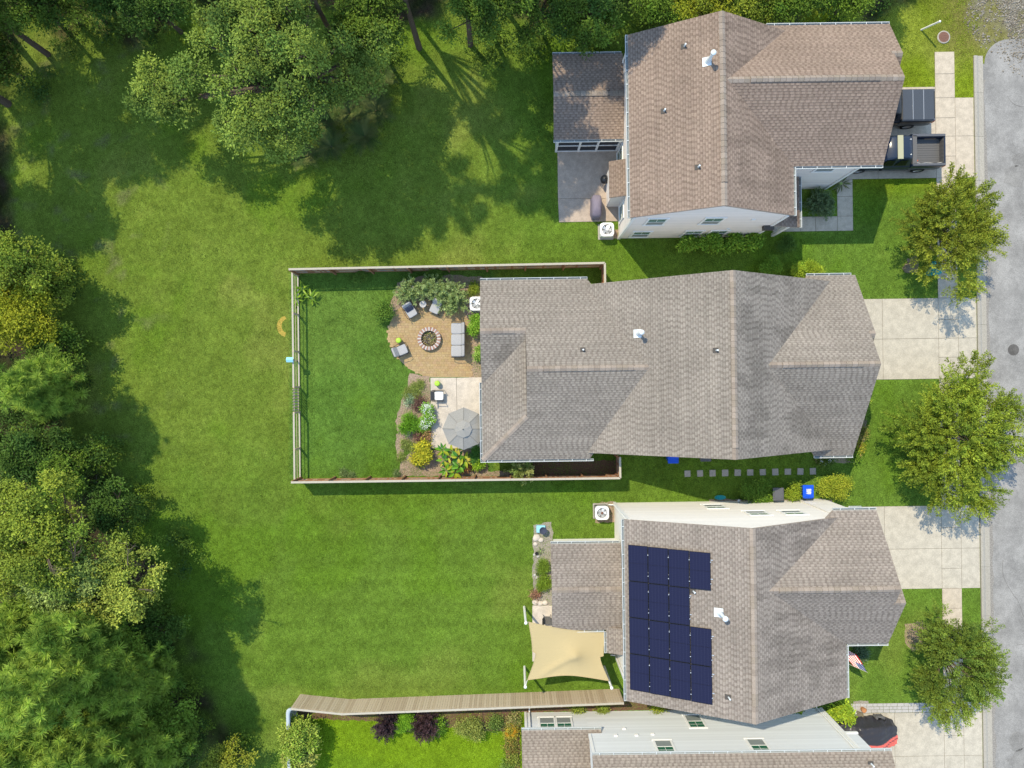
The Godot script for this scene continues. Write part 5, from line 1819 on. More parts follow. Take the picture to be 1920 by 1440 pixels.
func flag() -> void:
	# a pole fixed to the porch, the cloth hanging from it
	var a := P(1593, 1246, 2.3); var tip := P(1627, 1261, 3.0)
	var o := thing("flag", "striped red and white flag with white stars on blue, on a slanting porch pole", "flag", a)
	var d := tip - a
	var pl := MB.new(); pl.tube(Vector3(-0.3, -0.2, -0.1), d, 0.016, 0.013, 8)
	obj("pole", pl, M.weathered, o)
	# star-spangled print
	var im := Image.create(380, 200, false, Image.FORMAT_RGB8)
	for s in 13:
		im.fill_rect(Rect2i(0, int(s * 200 / 13.0), 380, int(200 / 13.0) + 1), Color(0.72, 0.10, 0.15) if s % 2 == 0 else Color(0.93, 0.91, 0.89))
	im.fill_rect(Rect2i(0, 0, 152, 108), Color(0.10, 0.20, 0.42))
	for r in 9:
		for c in (6 if r % 2 == 0 else 5):
			var cx := 12 + c * 25 + (0 if r % 2 == 0 else 13); var cy := 11 + r * 11
			for y in range(-5, 6):
				for x in range(-5, 6):
					var w := atan2(x, -y); var q := Vector2(x, y).length()
					var lim := lerpf(5.2, 2.1, 1.0 - absf(fposmod(w, TAU / 5) / (TAU / 5) * 2.0 - 1.0))
					if q <= lim and cx + x < 152: im.set_pixel(cx + x, cy + y, Color(0.93, 0.93, 0.95))
	mat("flag_cloth", 1, 1, 1, 0.85)
	M.flag_cloth.albedo_texture = ImageTexture.create_from_image(im)
	M.flag_cloth.backlight_enabled = true
	M.flag_cloth.backlight = Color(0.4, 0.4, 0.4)
	var rows: Array = []
	var n := 18; var m := 26
	var along := d.normalized()
	for j in n + 1:
		var r := PackedVector3Array()
		for i in m + 1:
			var v := float(j) / n; var u := float(i) / m
			# hoist runs down the pole from the tip; the fly falls towards the house and the ground
			var p := d * lerpf(0.96, 0.22, v)
			p += (Vector3(-0.20, -0.72, -0.66) * 1.15) * u
			p += Vector3(0.6, 0.1, -0.35) * 0.055 * sin(v * 9.0 + u * 4.0) * u
			p += Vector3(-0.25, 0, 0) * u * v
			r.append(p)
		rows.append(r)
	var b := MB.new(); b.loft(rows, false, false)
	for k in b.uv.size(): b.uv[k] = Vector2(b.uv[k].x, b.uv[k].y)
	obj("cloth", b, M.flag_cloth, o)


# ---------- vehicles
func section(x: float, pts: Array) -> PackedVector3Array:
	# half a cross-section (z, y) from the middle of the bottom to the middle of the top, mirrored
	var r := PackedVector3Array()
	for p in pts: r.append(Vector3(x, p[1], p[0]))
	for k in range(pts.size() - 1, -1, -1):
		r.append(Vector3(x, pts[k][1], -pts[k][0]))
	r.reverse()
	return r

func pickup(label: String, at: Vector3, body: Material, tonneau: bool) -> Node3D:
	# nose towards -x; the origin is under the tailgate
	var o := thing("pickup_truck", label, "pickup truck", at, TURN, "dark pickups on the northern drive")
	var L := -5.85
	var ring: Array = []
	for q in [[L, 0.62, 0.52, 0.86], [L + 0.12, 0.80, 0.40, 1.02], [L + 0.5, 0.95, 0.34, 1.10], [L + 1.5, 1.0, 0.33, 1.16], [L + 2.4, 1.0, 0.33, 1.20], [-2.02, 1.0, 0.34, 1.22]]:
		var w: float = q[1]
		ring.append(section(q[0], [[0.0, q[2]], [w - 0.08, q[2]], [w, q[2] + 0.14], [w, (q[2] + q[3]) / 2], [w - 0.03, q[3] - 0.12], [w - 0.09, q[3] - 0.02], [0.0, q[3] + 0.03]]))
	var b := MB.new(); b.loft(ring)
	obj("body", b, body, o)
	# cab with its windows
	var cab: Array = []
	for q in [[L + 1.45, 0.88, 1.18, 0.8], [L + 2.25, 0.82, 1.78, 0.66], [L + 2.6, 0.80, 1.88, 0.64], [-2.6, 0.80, 1.90, 0.65], [-2.28, 0.80, 1.84, 0.66], [-2.04, 0.88, 1.22, 0.8]]:
		var y: float = q[2]
		cab.append(section(q[0], [[0.0, 1.1], [0.93, 1.12], [0.92, 1.18], [lerpf(0.92, q[3], 0.85), lerpf(1.18, y, 0.85)], [q[3] + 0.02, y - 0.04], [q[3] - 0.1, y], [0.0, y + 0.02]]))
	var c := MB.new(); c.loft(cab)
	obj("cab", c, body, o)
	for s in [-1.0, 1.0]:
		for e in [[-3.95, -3.2], [-3.12, -2.42]]:
			var g := MB.new()
			var z0: float = 0.915 * s; var z1: float = 0.72 * s
			if s > 0: g.quad(Vector3(e[0], 1.24, z0), Vector3(e[1], 1.24, z0), Vector3(e[1] - 0.04, 1.72, z1 + 0.03), Vector3(e[0] + 0.22, 1.72, z1 + 0.03))
			else: g.quad(Vector3(e[1], 1.24, z0), Vector3(e[0], 1.24, z0), Vector3(e[0] + 0.22, 1.72, z1 - 0.03), Vector3(e[1] - 0.04, 1.72, z1 - 0.03))
			obj("side_window", g, M.car_glass, o)
		var mr := MB.new(); mr.cbox(Vector3(-3.9, 1.25, s * 1.1), Vector3(0.12, 0.22, 0.2), 0.03)
		obj("mirror", mr, M.black, o)
	var rw := MB.new(); rw.quad(Vector3(-2.07, 1.30, 0.70), Vector3(-2.07, 1.30, -0.70), Vector3(-2.235, 1.74, -0.60), Vector3(-2.235, 1.74, 0.60))
	obj("rear_window", rw, M.car_glass, o)
	# load bed
	var bed := MB.new()
	bed.cbox(Vector3(-1.0, 0.80, 0), Vector3(2.0, 0.06, 1.62), 0.01)
	for k in 11:
		bed.box(Vector3(-1.02, 0.838, -0.72 + k * 0.144), Vector3(1.85, 0.022, 0.075))
	obj("bed_floor", bed, M.bed_liner, o)
	for s in [-1.0, 1.0]:
		var side: Array = []
		for x in [-2.03, -1.2, -0.3, -0.06, 0.0]:
			var w := 1.0 if x < -0.2 else (0.97 if x < -0.03 else 0.94)
			var r := PackedVector3Array()
			for p in [[w - 0.17, 0.75], [w - 0.17, 1.30], [w - 0.12, 1.335], [w - 0.05, 1.33], [w - 0.01, 1.26], [w, 1.0], [w, 0.62], [w - 0.08, 0.45]]:
				r.append(Vector3(x, p[1], p[0] * s))
			if s > 0: r.reverse()
			side.append(r)
		var sb := MB.new(); sb.loft(side)
		obj("bed_side", sb, body, o)
		var rl := MB.new(); rl.cbox(Vector3(-1.0, 1.345, s * 0.885), Vector3(1.98, 0.03, 0.15), 0.01)
		obj("bed_rail", rl, M.grey_plastic, o)
		var tl := MB.new(); tl.cbox(Vector3(-0.0, 1.08, s * 0.90), Vector3(0.09, 0.36, 0.13), 0.02)
		obj("tail_light", tl, M.tail_light, o)
	var bk := MB.new(); bk.cbox(Vector3(-1.96, 1.06, 0), Vector3(0.08, 0.56, 1.7), 0.01)
	bk.cbox(Vector3(-1.88, 1.345, 0), Vector3(0.28, 0.03, 1.75), 0.01)
	obj("bulkhead", bk, M.bed_liner, o)
	var tg := MB.new(); tg.cbox(Vector3(-0.035, 1.02, 0), Vector3(0.09, 0.62, 1.62), 0.02)
	var tgo := obj("tailgate", tg, body, o)
	var tl2 := MB.new(); tl2.box(Vector3(-0.088, 1.04, 0), Vector3(0.012, 0.46, 1.5))
	for k in 6: tl2.box(Vector3(-0.097, 1.04, -0.6 + k * 0.24), Vector3(0.014, 0.4, 0.1))
	obj("tailgate_liner", tl2, M.bed_liner, tgo)
	var bp := MB.new(); bp.cbox(Vector3(0.08, 0.58, 0), Vector3(0.2, 0.2, 1.86), 0.04)
	obj("rear_bumper", bp, M.rim, o)
	var fp := MB.new(); fp.cbox(Vector3(L - 0.02, 0.55, 0), Vector3(0.2, 0.26, 1.7), 0.05)
	obj("front_bumper", fp, M.black, o)
	for s in [-1.0, 1.0]:
		var hl := MB.new(); hl.cbox(Vector3(L + 0.1, 0.86, s * 0.68), Vector3(0.16, 0.16, 0.26), 0.03)
		obj("headlight", hl, M.clip, o)
		for x in [L + 1.0, -1.2]:
			var w := MB.new()
			w.lathe(Vector3(x, 0.40, s * 0.86), [[0.26, -0.13], [0.38, -0.13], [0.40, -0.08], [0.40, 0.08], [0.38, 0.145], [0.26, 0.145]], 24, Basis(Vector3.RIGHT, PI / 2 * s))
			var wo := obj("wheel", w, M.tyre, o)
			var r := MB.new()
			r.lathe(Vector3(x, 0.40, s * 0.86), [[0.26, 0.12], [0.23, 0.06], [0.09, 0.10], [0.001, 0.11]], 18, Basis(Vector3.RIGHT, PI / 2 * s))
			obj("rim", r, M.rim, wo)
	if tonneau:
		for k in 3:
			var t := MB.new(); t.cbox(Vector3(-1.70 + k * 0.645, 1.395, 0), Vector3(0.60, 0.05, 1.84), 0.012)
			obj("tonneau_panel", t, M.tonneau, o)
		for k in 2:
			var t := MB.new(); t.cbox(Vector3(-1.378 + k * 0.645, 1.398, 0), Vector3(0.045, 0.045, 1.80), 0.008)
			obj("tonneau_hinge", t, M.rim, o)
	return o

func make_vehicles() -> void:
	var t1 := P(1754, 196, 1.4); t1.y = 0.03
	pickup("dark pickup with a folding bed cover, the northern one of two", t1, M.car_black, true)
	var t2 := P(1772, 281, 1.3); t2.y = 0.03
	var o := pickup("navy pickup with an open bed, the southern one of two", t2, M.car_navy, false)
	var sp := MB.new(); sp.cbox(Vector3(-3.05, 1.915, 0), Vector3(0.34, 0.04, 1.42), 0.012)
	obj("roof_panel", sp, M.cream_panel, o)
	for s in [-0.45, 0.45]:
		var d := MB.new(); d.ball(Vector3(-2.42, 1.90, s), Vector3(0.05, 0.04, 0.05), 10, 6)
		obj("roof_light", d, M.clip, o)
	# what lies in the bed
	var cone := thing("traffic_cone", "small orange cone in the bed of the open pickup", "cone", t2 + Vector3(-1.62, 0.85, 0.62), 0.4)
	var cb := MB.new(); cb.lathe(Vector3(0, 0.02, 0), [[0.11, 0.0], [0.03, 0.32], [0.02, 0.33], [0.001, 0.331]], 14)
	obj("cone", cb, M.orange, cone)
	var cf := MB.new(); cf.cbox(Vector3(0, 0.012, 0), Vector3(0.28, 0.024, 0.28), 0.006)
	obj("foot", cf, M.orange, cone)
	var jug := thing("jug", "small white and blue jug in the bed of the open pickup", "jug", t2 + Vector3(-1.72, 0.85, 0.35))
	var jb := MB.new(); jb.lathe(Vector3.ZERO, [[0.09, 0], [0.10, 0.05], [0.10, 0.2], [0.04, 0.27], [0.04, 0.3]], 14)
	obj("bottle", jb, M.white_paint, jug)
	var jc := MB.new(); jc.lathe(Vector3.ZERO, [[0.045, 0.3], [0.045, 0.33], [0.001, 0.335]], 12)
	obj("cap", jc, M.blue_plastic, jug)
	var rp := MB.new()
	var pts: Array = []
	for k in 12: pts.append(Vector3(-1.62 + k * 0.14, 0.93 + 0.035 * absf(k - 5.5) , 0.70 + 0.03 * sin(k * 0.9)))
	rp.path(pts, 0.012)
	var ro := obj("rope", rp, M.white_paint)
	ro.position = t2; ro.rotation.y = TURN
	tag(ro, "thin white rope along the side of the open pickup bed", "rope")
	covered_car()

func covered_car() -> void:
	# a saloon under a two-coloured cover: nose towards the house
	var rear := P(1684, 1378, 0.8); 
	var at := Vector3(rear.x - 2.15, 0.03, rear.z + 0.1)
	var o := thing("covered_car", "car under a black cover with a coral red side, on the southern drive", "car", at, TURN)
	var n := 60; var m := 40
	var rows: Array = []; var cols: Array = []
	for i in n + 1:
		var u := float(i) / n
		var r := PackedVector3Array(); var cr := PackedColorArray()
		var x := lerpf(-2.2, 2.15, u)
		# profile of the roof line
		var top := 0.62 + 0.10 * smoothstep(0.0, 0.06, u) + 0.14 * smoothstep(0.04, 0.3, u)
		top += 0.42 * smoothstep(0.26, 0.46, u) * smoothstep(0.93, 0.66, u)
		top -= 0.16 * smoothstep(0.9, 1.0, u)
		var wid := 0.90 * (1.0 - 0.30 * pow(absf(u - 0.5) * 2.0, 7.0))
		for j in m + 1:
			var v := float(j) / m * 2.0 - 1.0
			var s := absf(v)
			var y := 0.0; var z := 0.0
			if s < 0.62:
				z = s / 0.62 * wid * 0.80
				y = top * (1.0 - 0.10 * pow(s / 0.62, 3.0))
			else:
				var t := (s - 0.62) / 0.38
				z = wid * lerpf(0.80, 1.06, smoothstep(0.0, 0.7, t))
				y = lerpf(top * 0.90, 0.06, t)
			var fold := 0.045 * sin(x * 9.0 + v * 5.0 + 1.6 * sin(v * 7.0)) * s + 0.025 * sin(x * 23.0 + v * 3.0) * s + 0.02 * sin(v * 21.0 + x * 4.0)
			r.append(Vector3(x + 0.03 * sin(v * 9.0) * (absf(u - 0.5) * 2.0) ** 6, y + fold * 0.8, signf(v) * z * (1.0 + fold * 0.9)))
			var sv := v - 0.05 * sin(x * 2.1)
			var red := sv > 0.24 - 0.20 * smoothstep(0.7, 1.0, u)
			var line := absf(sv - 0.44 + 0.2 * smoothstep(0.7, 1.0, u)) < 0.025
			cr.append(Color(0.04, 0.042, 0.048) if line or sv > 0.85 or not red else Color(0.72, 0.13, 0.10))
		rows.append(r); cols.append(cr)
	var b := MB.new(); b.loft(rows, false, false, cols)
	obj("cover", b, M.cover, o)
	var lb := MB.new(); lb.box(Vector3(0.85, 1.13, 0.12), Vector3(0.26, 0.012, 0.09))
	obj("cover_label", lb, M.white_paint, o)
	for s in [-1.0, 1.0]:
		for x in [-1.35, 1.3]:
			var w := MB.new(); w.lathe(Vector3(x, 0.31, s * 0.78), [[0.001, -0.1], [0.3, -0.1], [0.31, 0.0], [0.3, 0.1], [0.001, 0.1]], 18, Basis(Vector3.RIGHT, PI / 2))
			obj("wheel", w, M.tyre, o)
	var mrr := MB.new(); mrr.cbox(Vector3(1.2, 0.34, -1.0), Vector3(0.62, 0.5, 0.2), 0.09)
	obj("wheel_cover", mrr, M.bed_liner, o)


# ---------- foliage
var sprays := {}

func leaf_quad(b: MB, p: Vector3, d: Vector3, nn: Vector3, l: float, w: float) -> void:
	var s := d.cross(nn).normalized() * w / 2
	var f := nn.normalized() * w * 0.16
	b.quad(p, p + d * l * 0.5 + s + f, p + d * l, p + d * l * 0.5 - s + f)

func rdir(up := 0.0) -> Vector3:
	var v := Vector3(rng.randfn(), rng.randfn() + up, rng.randfn())
	return v.normalized()

func make_sprays() -> void:
	# clumps of leaves, about 1 m across (broad), twigs (arching), needle tufts (pine), small shrub clumps
	for k in 3:
		var b := MB.new()
		for j in 54:
			var p := Vector3(rng.randfn() * 0.165, rng.randfn() * 0.11, rng.randfn() * 0.165)
			var d := (Vector3(p.x, p.y * 0.6, p.z) * 2.0 + rdir() * 0.6).normalized()
			b.col = shade(Color.WHITE, rnd(0.7, 1.15))
			leaf_quad(b, p, d, (Vector3.UP + rdir() * 0.75).normalized(), rnd(0.10, 0.17), rnd(0.06, 0.095))
		sprays["broad_%d" % k] = b.mesh()
	for k in 3:
		# a twig along +y with small leaves, drooping a little
		var b := MB.new()
		b.col = Color(0.8, 0.65, 0.4)
		b.tube(Vector3.ZERO, Vector3(0.02, 0.75, 0), 0.008, 0.003, 4, false)
		for j in 64:
			var t := pow(rng.randf(), 0.8) * 0.82
			var w := rnd(0, TAU)
			var side := Vector3(cos(w), 0, sin(w))
			var d := (side + Vector3(0, 0.9, 0)).normalized()
			b.col = shade(Color.WHITE, rnd(0.7, 1.15))
			leaf_quad(b, Vector3(0, t, 0) + side * rnd(0.0, 0.16) * (1.0 - t * 0.7), d, rdir(0.5), rnd(0.09, 0.15), rnd(0.04, 0.062))
		sprays["twig_%d" % k] = b.mesh()
	for k in 2:
		var b := MB.new()
		for j in 90:
			var d := rdir(0.35)
			b.col = shade(Color.WHITE, rnd(0.75, 1.15))
			var s := d.cross(rdir()).normalized() * 0.010
			var l := rnd(0.24, 0.42)
			b.quad(-s, s, d * l + s * 0.5, d * l - s * 0.5)
		sprays["needle_%d" % k] = b.mesh()
	for k in 2:
		var b := MB.new()
		for j in 40:
			var p := Vector3(rng.randfn() * 0.13, rng.randfn() * 0.09, rng.randfn() * 0.13)
			b.col = shade(Color.WHITE, rnd(0.7, 1.15))
			leaf_quad(b, p, (p * 3.0 + rdir() * 0.6).normalized(), (Vector3.UP + rdir() * 0.8).normalized(), rnd(0.06, 0.10), rnd(0.035, 0.05))
		sprays["small_%d" % k] = b.mesh()
	var pf := MB.new()
	for j in 16:
		var p := Vector3(rng.randfn() * 0.13, rng.randfn() * 0.04, rng.randfn() * 0.13)
		for q in 5:
			var w := TAU * q / 5 + j
			leaf_quad(pf, p, Vector3(cos(w), 0.2, sin(w)).normalized(), Vector3.UP, 0.035, 0.03)
	sprays["flower"] = pf.mesh()
	# big soft leaf clumps for the climbing and long-leaved shrubs
	for k in 2:
		var b := MB.new()
		for j in 26:
			var p := Vector3(rng.randfn() * 0.16, rng.randfn() * 0.10, rng.randfn() * 0.16)
			b.col = shade(Color.WHITE, rnd(0.65, 1.15))
			leaf_quad(b, p, (p * 2.0 + rdir() * 0.7).normalized(), (Vector3.UP + rdir() * 0.5).normalized(), rnd(0.16, 0.28), rnd(0.06, 0.10))
		sprays["long_%d" % k] = b.mesh()

func cloud(called: String, parent: Node, kind: String, xf: Array, cols: Array) -> void:
	# one MultiMesh for each spray variant
	var variants: Array = []
	for k in sprays:
		if k.begins_with(kind): variants.append(k)
	var sets: Array = []
	for k in variants: sets.append([])
	for k in xf.size(): sets[k % variants.size()].append(k)
	for s in variants.size():
		if sets[s].is_empty(): continue
		var mm := MultiMesh.new()
		mm.transform_format = MultiMesh.TRANSFORM_3D
		mm.use_colors = true
		mm.mesh = sprays[variants[s]]
		mm.instance_count = sets[s].size()
		for k in sets[s].size():
			mm.set_instance_transform(k, xf[sets[s][k]])
			mm.set_instance_color(k, cols[sets[s][k]])
		var o := MultiMeshInstance3D.new()
		o.multimesh = mm
		o.material_override = M.leaf
		o.name = called
		o.set_meta("kind", "stuff")
		parent.add_child(o, true)

func mixed(a: Color, b: Color, j := 0.16) -> Color:
	var c := a.lerp(b, rng.randf())
	return shade(c, rnd(1.0 - j, 1.0 + j) * 1.3)

func broad_tree(called: String, label: String, at: Vector3, ht: float, r: float, a: Color, b: Color, opt := {}, group := "") -> void:
	# ht: top of the crown; r: its spread; two leaf colours; many lobes on limbs, with gaps
	var lean: Vector3 = opt.get("lean", Vector3.ZERO)
	var o := thing(called, label, "tree", at + lean, 0.0, group)
	var lobes: Array = []
	var n: int = opt.get("lobes", 34)
	var flat: float = opt.get("flat", 0.62)
	var hc := ht - r * flat
	var ex := rnd(0.82, 1.18)
	var ls: float = opt.get("lobe", 1.0)
	for k in n:
		var w := k * 2.399 + rnd(-0.5, 0.5)
		var e := lerpf(-0.15, 1.0, (k + 0.5) / n)
		var rr := sqrt(maxf(1.0 - e * e, 0.0)) * r * rnd(0.35, 1.05)
		lobes.append([Vector3(cos(w) * rr * ex, hc + e * r * flat * rnd(0.35, 1.0), sin(w) * rr / ex), r * rnd(0.13, 0.27) * ls])
	for q in opt.get("extra", []): lobes.append(q)
	for q in lobes: q[0] -= lean
	var tr := MB.new()
	var tk: float = opt.get("trunk", r * 0.045 + 0.03)
	var bend := Vector3(rnd(-0.2, 0.2), 0, rnd(-0.2, 0.2))
	var fork := Vector3(bend.x, hc * 0.55, bend.z) - lean * 0.7
	tr.tube(Vector3(0, -0.1, 0), Vector3(bend.x * 0.4, hc * 0.25, bend.z * 0.4) - lean * 0.25, tk * 1.35, tk, 9, false)
	tr.tube(Vector3(bend.x * 0.4, hc * 0.25, bend.z * 0.4) - lean * 0.25, fork, tk, tk * 0.85, 9, false)
	for q in lobes:
		var c: Vector3 = q[0]
		var mid := fork.lerp(c, 0.5) + Vector3(0, (c.y - fork.y) * 0.12 - 0.1, 0) + rdir() * 0.15
		tr.tube(fork, mid, tk * 0.5, tk * 0.32, 6, false)
		tr.tube(mid, c, tk * 0.32, tk * 0.12, 6, false)
		for j in 3:
			tr.tube(c, c + rdir(0.4) * q[1] * 0.8, tk * 0.12, tk * 0.04, 4, false)
	for k in int(opt.get("snags", 0)):
		# bare twigs that stand out of the crown
		var w := rnd(-1.2, 1.0)
		var p := Vector3(cos(w) * r * 0.55, hc + r * flat * 0.55, sin(w) * r * 0.55) - lean
		var d := Vector3(cos(w) * 0.8, 0.7, sin(w) * 0.8 - 0.3).normalized()
		var e := p + d * rnd(1.1, 1.6)
		tr.tube(p, e, 0.035, 0.018, 5, false)
		for j in 4:
			var e2 := e + (d + rdir() * 0.8).normalized() * rnd(0.35, 0.8)
			tr.tube(p.lerp(e, 0.6 + 0.1 * j), e2, 0.018, 0.007, 4, false)
			tr.tube(e2.lerp(e, 0.4), e2 + rdir() * 0.35, 0.01, 0.005, 4, false)
	obj("trunk", tr, M.pale_bark if opt.get("pale", false) else M.bark, o)
	var xf: Array = []; var cols: Array = []
	var dens: float = opt.get("dens", 50.0)
	var cs: float = opt.get("size", 1.0)
	var kind: String = opt.get("kind", "broad")
	for q in lobes:
		var tint := mixed(a, b, 0.34)
		var cnt := int(dens * q[1] * q[1] / (cs * cs))
		for k in cnt:
			var d := rdir(0.35)
			var rad: float = q[1] * pow(rng.randf(), 0.24)
			var p: Vector3 = q[0] + Vector3(d.x * rad, d.y * rad * 0.72, d.z * rad)
			var s := cs * rnd(0.75, 1.2)
			if kind == "twig":
				xf.append(Transform3D(basis_y((d + Vector3(0, 0.25, 0) + Vector3(p.x + lean.x, 0, p.z + lean.z).normalized() * 0.8 + rdir() * 0.4), rnd(0, TAU), Vector3.ONE * s), p))
			else:
				xf.append(Transform3D(basis_y((Vector3.UP + d * 0.55 + rdir() * 0.3), rnd(0, TAU), Vector3.ONE * s), p))
			cols.append(tint.lerp(mixed(a, b), 0.35) * rnd(0.82, 1.18))
	cloud("crown", o, kind, xf, cols)

func pine_tree(label: String, at: Vector3, ht: float, r: float, a: Color, b: Color, group := "") -> void:
	# it leans a little towards the light
	var lean := Vector3(at.x, 0, at.z).normalized() * ht * 0.24
	var o := thing("pine_tree", label, "tree", at + lean, 0.0, group)
	var tr := MB.new()
	var tk := 0.11 + ht * 0.008
	tr.tube(Vector3(0, -0.1, 0), Vector3(0, ht * 0.5, 0) - lean * 0.7, tk * 1.2, tk, 9, false)
	tr.tube(Vector3(0, ht * 0.5, 0) - lean * 0.7, Vector3(0, ht, 0) - lean, tk, tk * 0.2, 9, false)
	var xf: Array = []; var cols: Array = []
	var y := ht * 0.45
	while y < ht:
		var t := (y - ht * 0.45) / (ht * 0.55)
		var n := rng.randi_range(4, 6)
		for k in n:
			var w := rnd(0, TAU)
			var l := r * (1.0 - t * 0.78) * rnd(0.7, 1.1)
			var d := Vector3(cos(w), 0.18 + 0.5 * t, sin(w))
			var p0 := Vector3(0, y, 0) - lean * minf(1.0, lerpf(0.7, 1.0, (y / ht - 0.5) * 2.0))
			tr.tube(p0, p0 + d * l, 0.035, 0.012, 5, false)
			var m := int(l * 6.0) + 3
			for j in m:
				var u := lerpf(0.35, 1.05, pow(rng.randf(), 0.7))
				var p := p0 + d * l * u + Vector3(rng.randfn(), rng.randfn() * 0.5 + 0.15, rng.randfn()) * 0.24 * (0.5 + u)
				xf.append(Transform3D(basis_y(Vector3.UP + rdir() * 0.6, rnd(0, TAU), Vector3.ONE * rnd(0.85, 1.3)), p))
				cols.append(mixed(a, b, 0.3))
		y += ht * 0.55 / 13.0
	obj("trunk", tr, M.bark, o)
	cloud("crown", o, "needle", xf, cols)

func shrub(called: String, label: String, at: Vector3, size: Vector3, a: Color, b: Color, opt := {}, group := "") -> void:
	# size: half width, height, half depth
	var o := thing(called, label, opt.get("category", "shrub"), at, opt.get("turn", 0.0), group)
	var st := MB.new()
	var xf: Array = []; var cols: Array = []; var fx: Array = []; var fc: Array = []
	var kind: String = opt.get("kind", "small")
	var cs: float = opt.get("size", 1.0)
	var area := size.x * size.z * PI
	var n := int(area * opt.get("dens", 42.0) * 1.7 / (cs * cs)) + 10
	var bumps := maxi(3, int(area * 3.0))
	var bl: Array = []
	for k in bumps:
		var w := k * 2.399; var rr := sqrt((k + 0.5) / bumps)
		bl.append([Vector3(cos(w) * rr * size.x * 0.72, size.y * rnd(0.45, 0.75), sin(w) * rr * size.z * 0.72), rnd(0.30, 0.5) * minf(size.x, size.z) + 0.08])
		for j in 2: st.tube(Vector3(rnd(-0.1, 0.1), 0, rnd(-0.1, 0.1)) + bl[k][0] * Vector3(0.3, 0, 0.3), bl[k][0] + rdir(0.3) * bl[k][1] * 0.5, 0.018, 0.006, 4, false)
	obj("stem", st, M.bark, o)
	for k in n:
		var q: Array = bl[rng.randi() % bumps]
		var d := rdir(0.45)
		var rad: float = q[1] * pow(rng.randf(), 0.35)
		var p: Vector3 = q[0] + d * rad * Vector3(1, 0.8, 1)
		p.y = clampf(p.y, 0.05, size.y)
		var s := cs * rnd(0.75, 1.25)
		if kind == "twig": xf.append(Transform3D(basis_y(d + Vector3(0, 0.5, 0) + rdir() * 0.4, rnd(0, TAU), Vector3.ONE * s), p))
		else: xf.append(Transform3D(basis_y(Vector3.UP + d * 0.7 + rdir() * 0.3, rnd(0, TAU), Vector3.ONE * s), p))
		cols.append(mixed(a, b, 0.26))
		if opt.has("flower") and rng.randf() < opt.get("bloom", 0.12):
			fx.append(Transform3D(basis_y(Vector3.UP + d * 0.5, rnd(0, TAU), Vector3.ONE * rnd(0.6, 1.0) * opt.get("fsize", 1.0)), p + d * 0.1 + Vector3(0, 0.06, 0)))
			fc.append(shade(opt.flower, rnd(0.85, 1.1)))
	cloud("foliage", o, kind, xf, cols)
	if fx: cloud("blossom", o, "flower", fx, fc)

func leafy_plant(called: String, label: String, at: Vector3, spots: Array, leaves: int, l: float, w: float, cols: Array, rise: float, category := "plant") -> void:
	# clumps of big separate leaves on stalks
	var o := thing(called, label, category, at)
	var ms: Array = []
	for c in cols:
		var b := MB.new()
		var rows := 6
		for s in [-1.0, 1.0]:
			for k in rows:
				var t0 := float(k) / rows; var t1 := float(k + 1) / rows
				var w0 := w / 2 * sin(pow(t0, 0.75) * PI); var w1 := w / 2 * sin(pow(t1, 0.75) * PI)
				var y0 := -0.34 * l * t0 * t0; var y1 := -0.34 * l * t1 * t1
				b.col = shade(c, 1.0 if s > 0 else 0.92)
				var a0 := Vector3(0, y0, t0 * l); var a1 := Vector3(0, y1, t1 * l)
				var e0 := Vector3(s * w0, y0 + w0 * 0.35, t0 * l); var e1 := Vector3(s * w1, y1 + w1 * 0.35, t1 * l)
				if s > 0: b.quad(a0, a1, e1, e0)
				else: b.quad(e0, e1, a1, a0)
		ms.append(b.mesh())
	var st := MB.new()
	st.col = Color(0.6, 0.8, 0.3)
	for q in spots:
		for k in leaves:
			var a := k * 2.399 + rnd(-0.4, 0.4)
			var up := rise * rnd(0.55, 1.0)
			var p := Vector3(q.x + sin(a) * l * 0.15, up, q.y + cos(a) * l * 0.15)
			var tilt := rnd(-0.55, 0.15)
			var lf := obj("leaf", ms[rng.randi() % ms.size()], M.big_leaf, o)
			lf.transform = Transform3D(Basis(Vector3.UP, a) * Basis(Vector3.RIGHT, tilt) * Basis(Vector3.BACK, rnd(-0.4, 0.4)) * Basis.from_scale(Vector3.ONE * rnd(0.7, 1.1)), p)
			st.tube(Vector3(q.x, 0, q.y), p, 0.014, 0.008, 5, false)
	obj("stem", st, M.leaf, o)

func make_street_trees() -> void:
	make_sprays()
	var a := Color(0.118, 0.165, 0.022); var b := Color(0.29, 0.325, 0.035)
	broad_tree("street_tree", "street tree with arching twigs in front of the grey northern house", P(1732, 448), 4.2, 2.75, a, b, {"kind": "twig", "dens": 80.0, "size": 0.95, "lobes": 34, "flat": 0.6, "trunk": 0.10, "lobe": 0.95}, "young trees along the street")
	broad_tree("street_tree", "widest street tree, in front of the middle house", P(1744, 806), 4.5, 3.4, Color(0.110, 0.170, 0.022), Color(0.262, 0.325, 0.034), {"kind": "twig", "dens": 76.0, "size": 1.05, "lobes": 40, "flat": 0.5, "trunk": 0.12, "lobe": 1.0}, "young trees along the street")
	broad_tree("street_tree", "darker round street tree in front of the house with solar panels", P(1744, 1209), 3.9, 2.55, Color(0.075, 0.135, 0.025), Color(0.20, 0.26, 0.036), {"kind": "twig", "dens": 90.0, "size": 0.95, "lobes": 34, "flat": 0.6, "trunk": 0.10, "lobe": 0.95}, "young trees along the street")

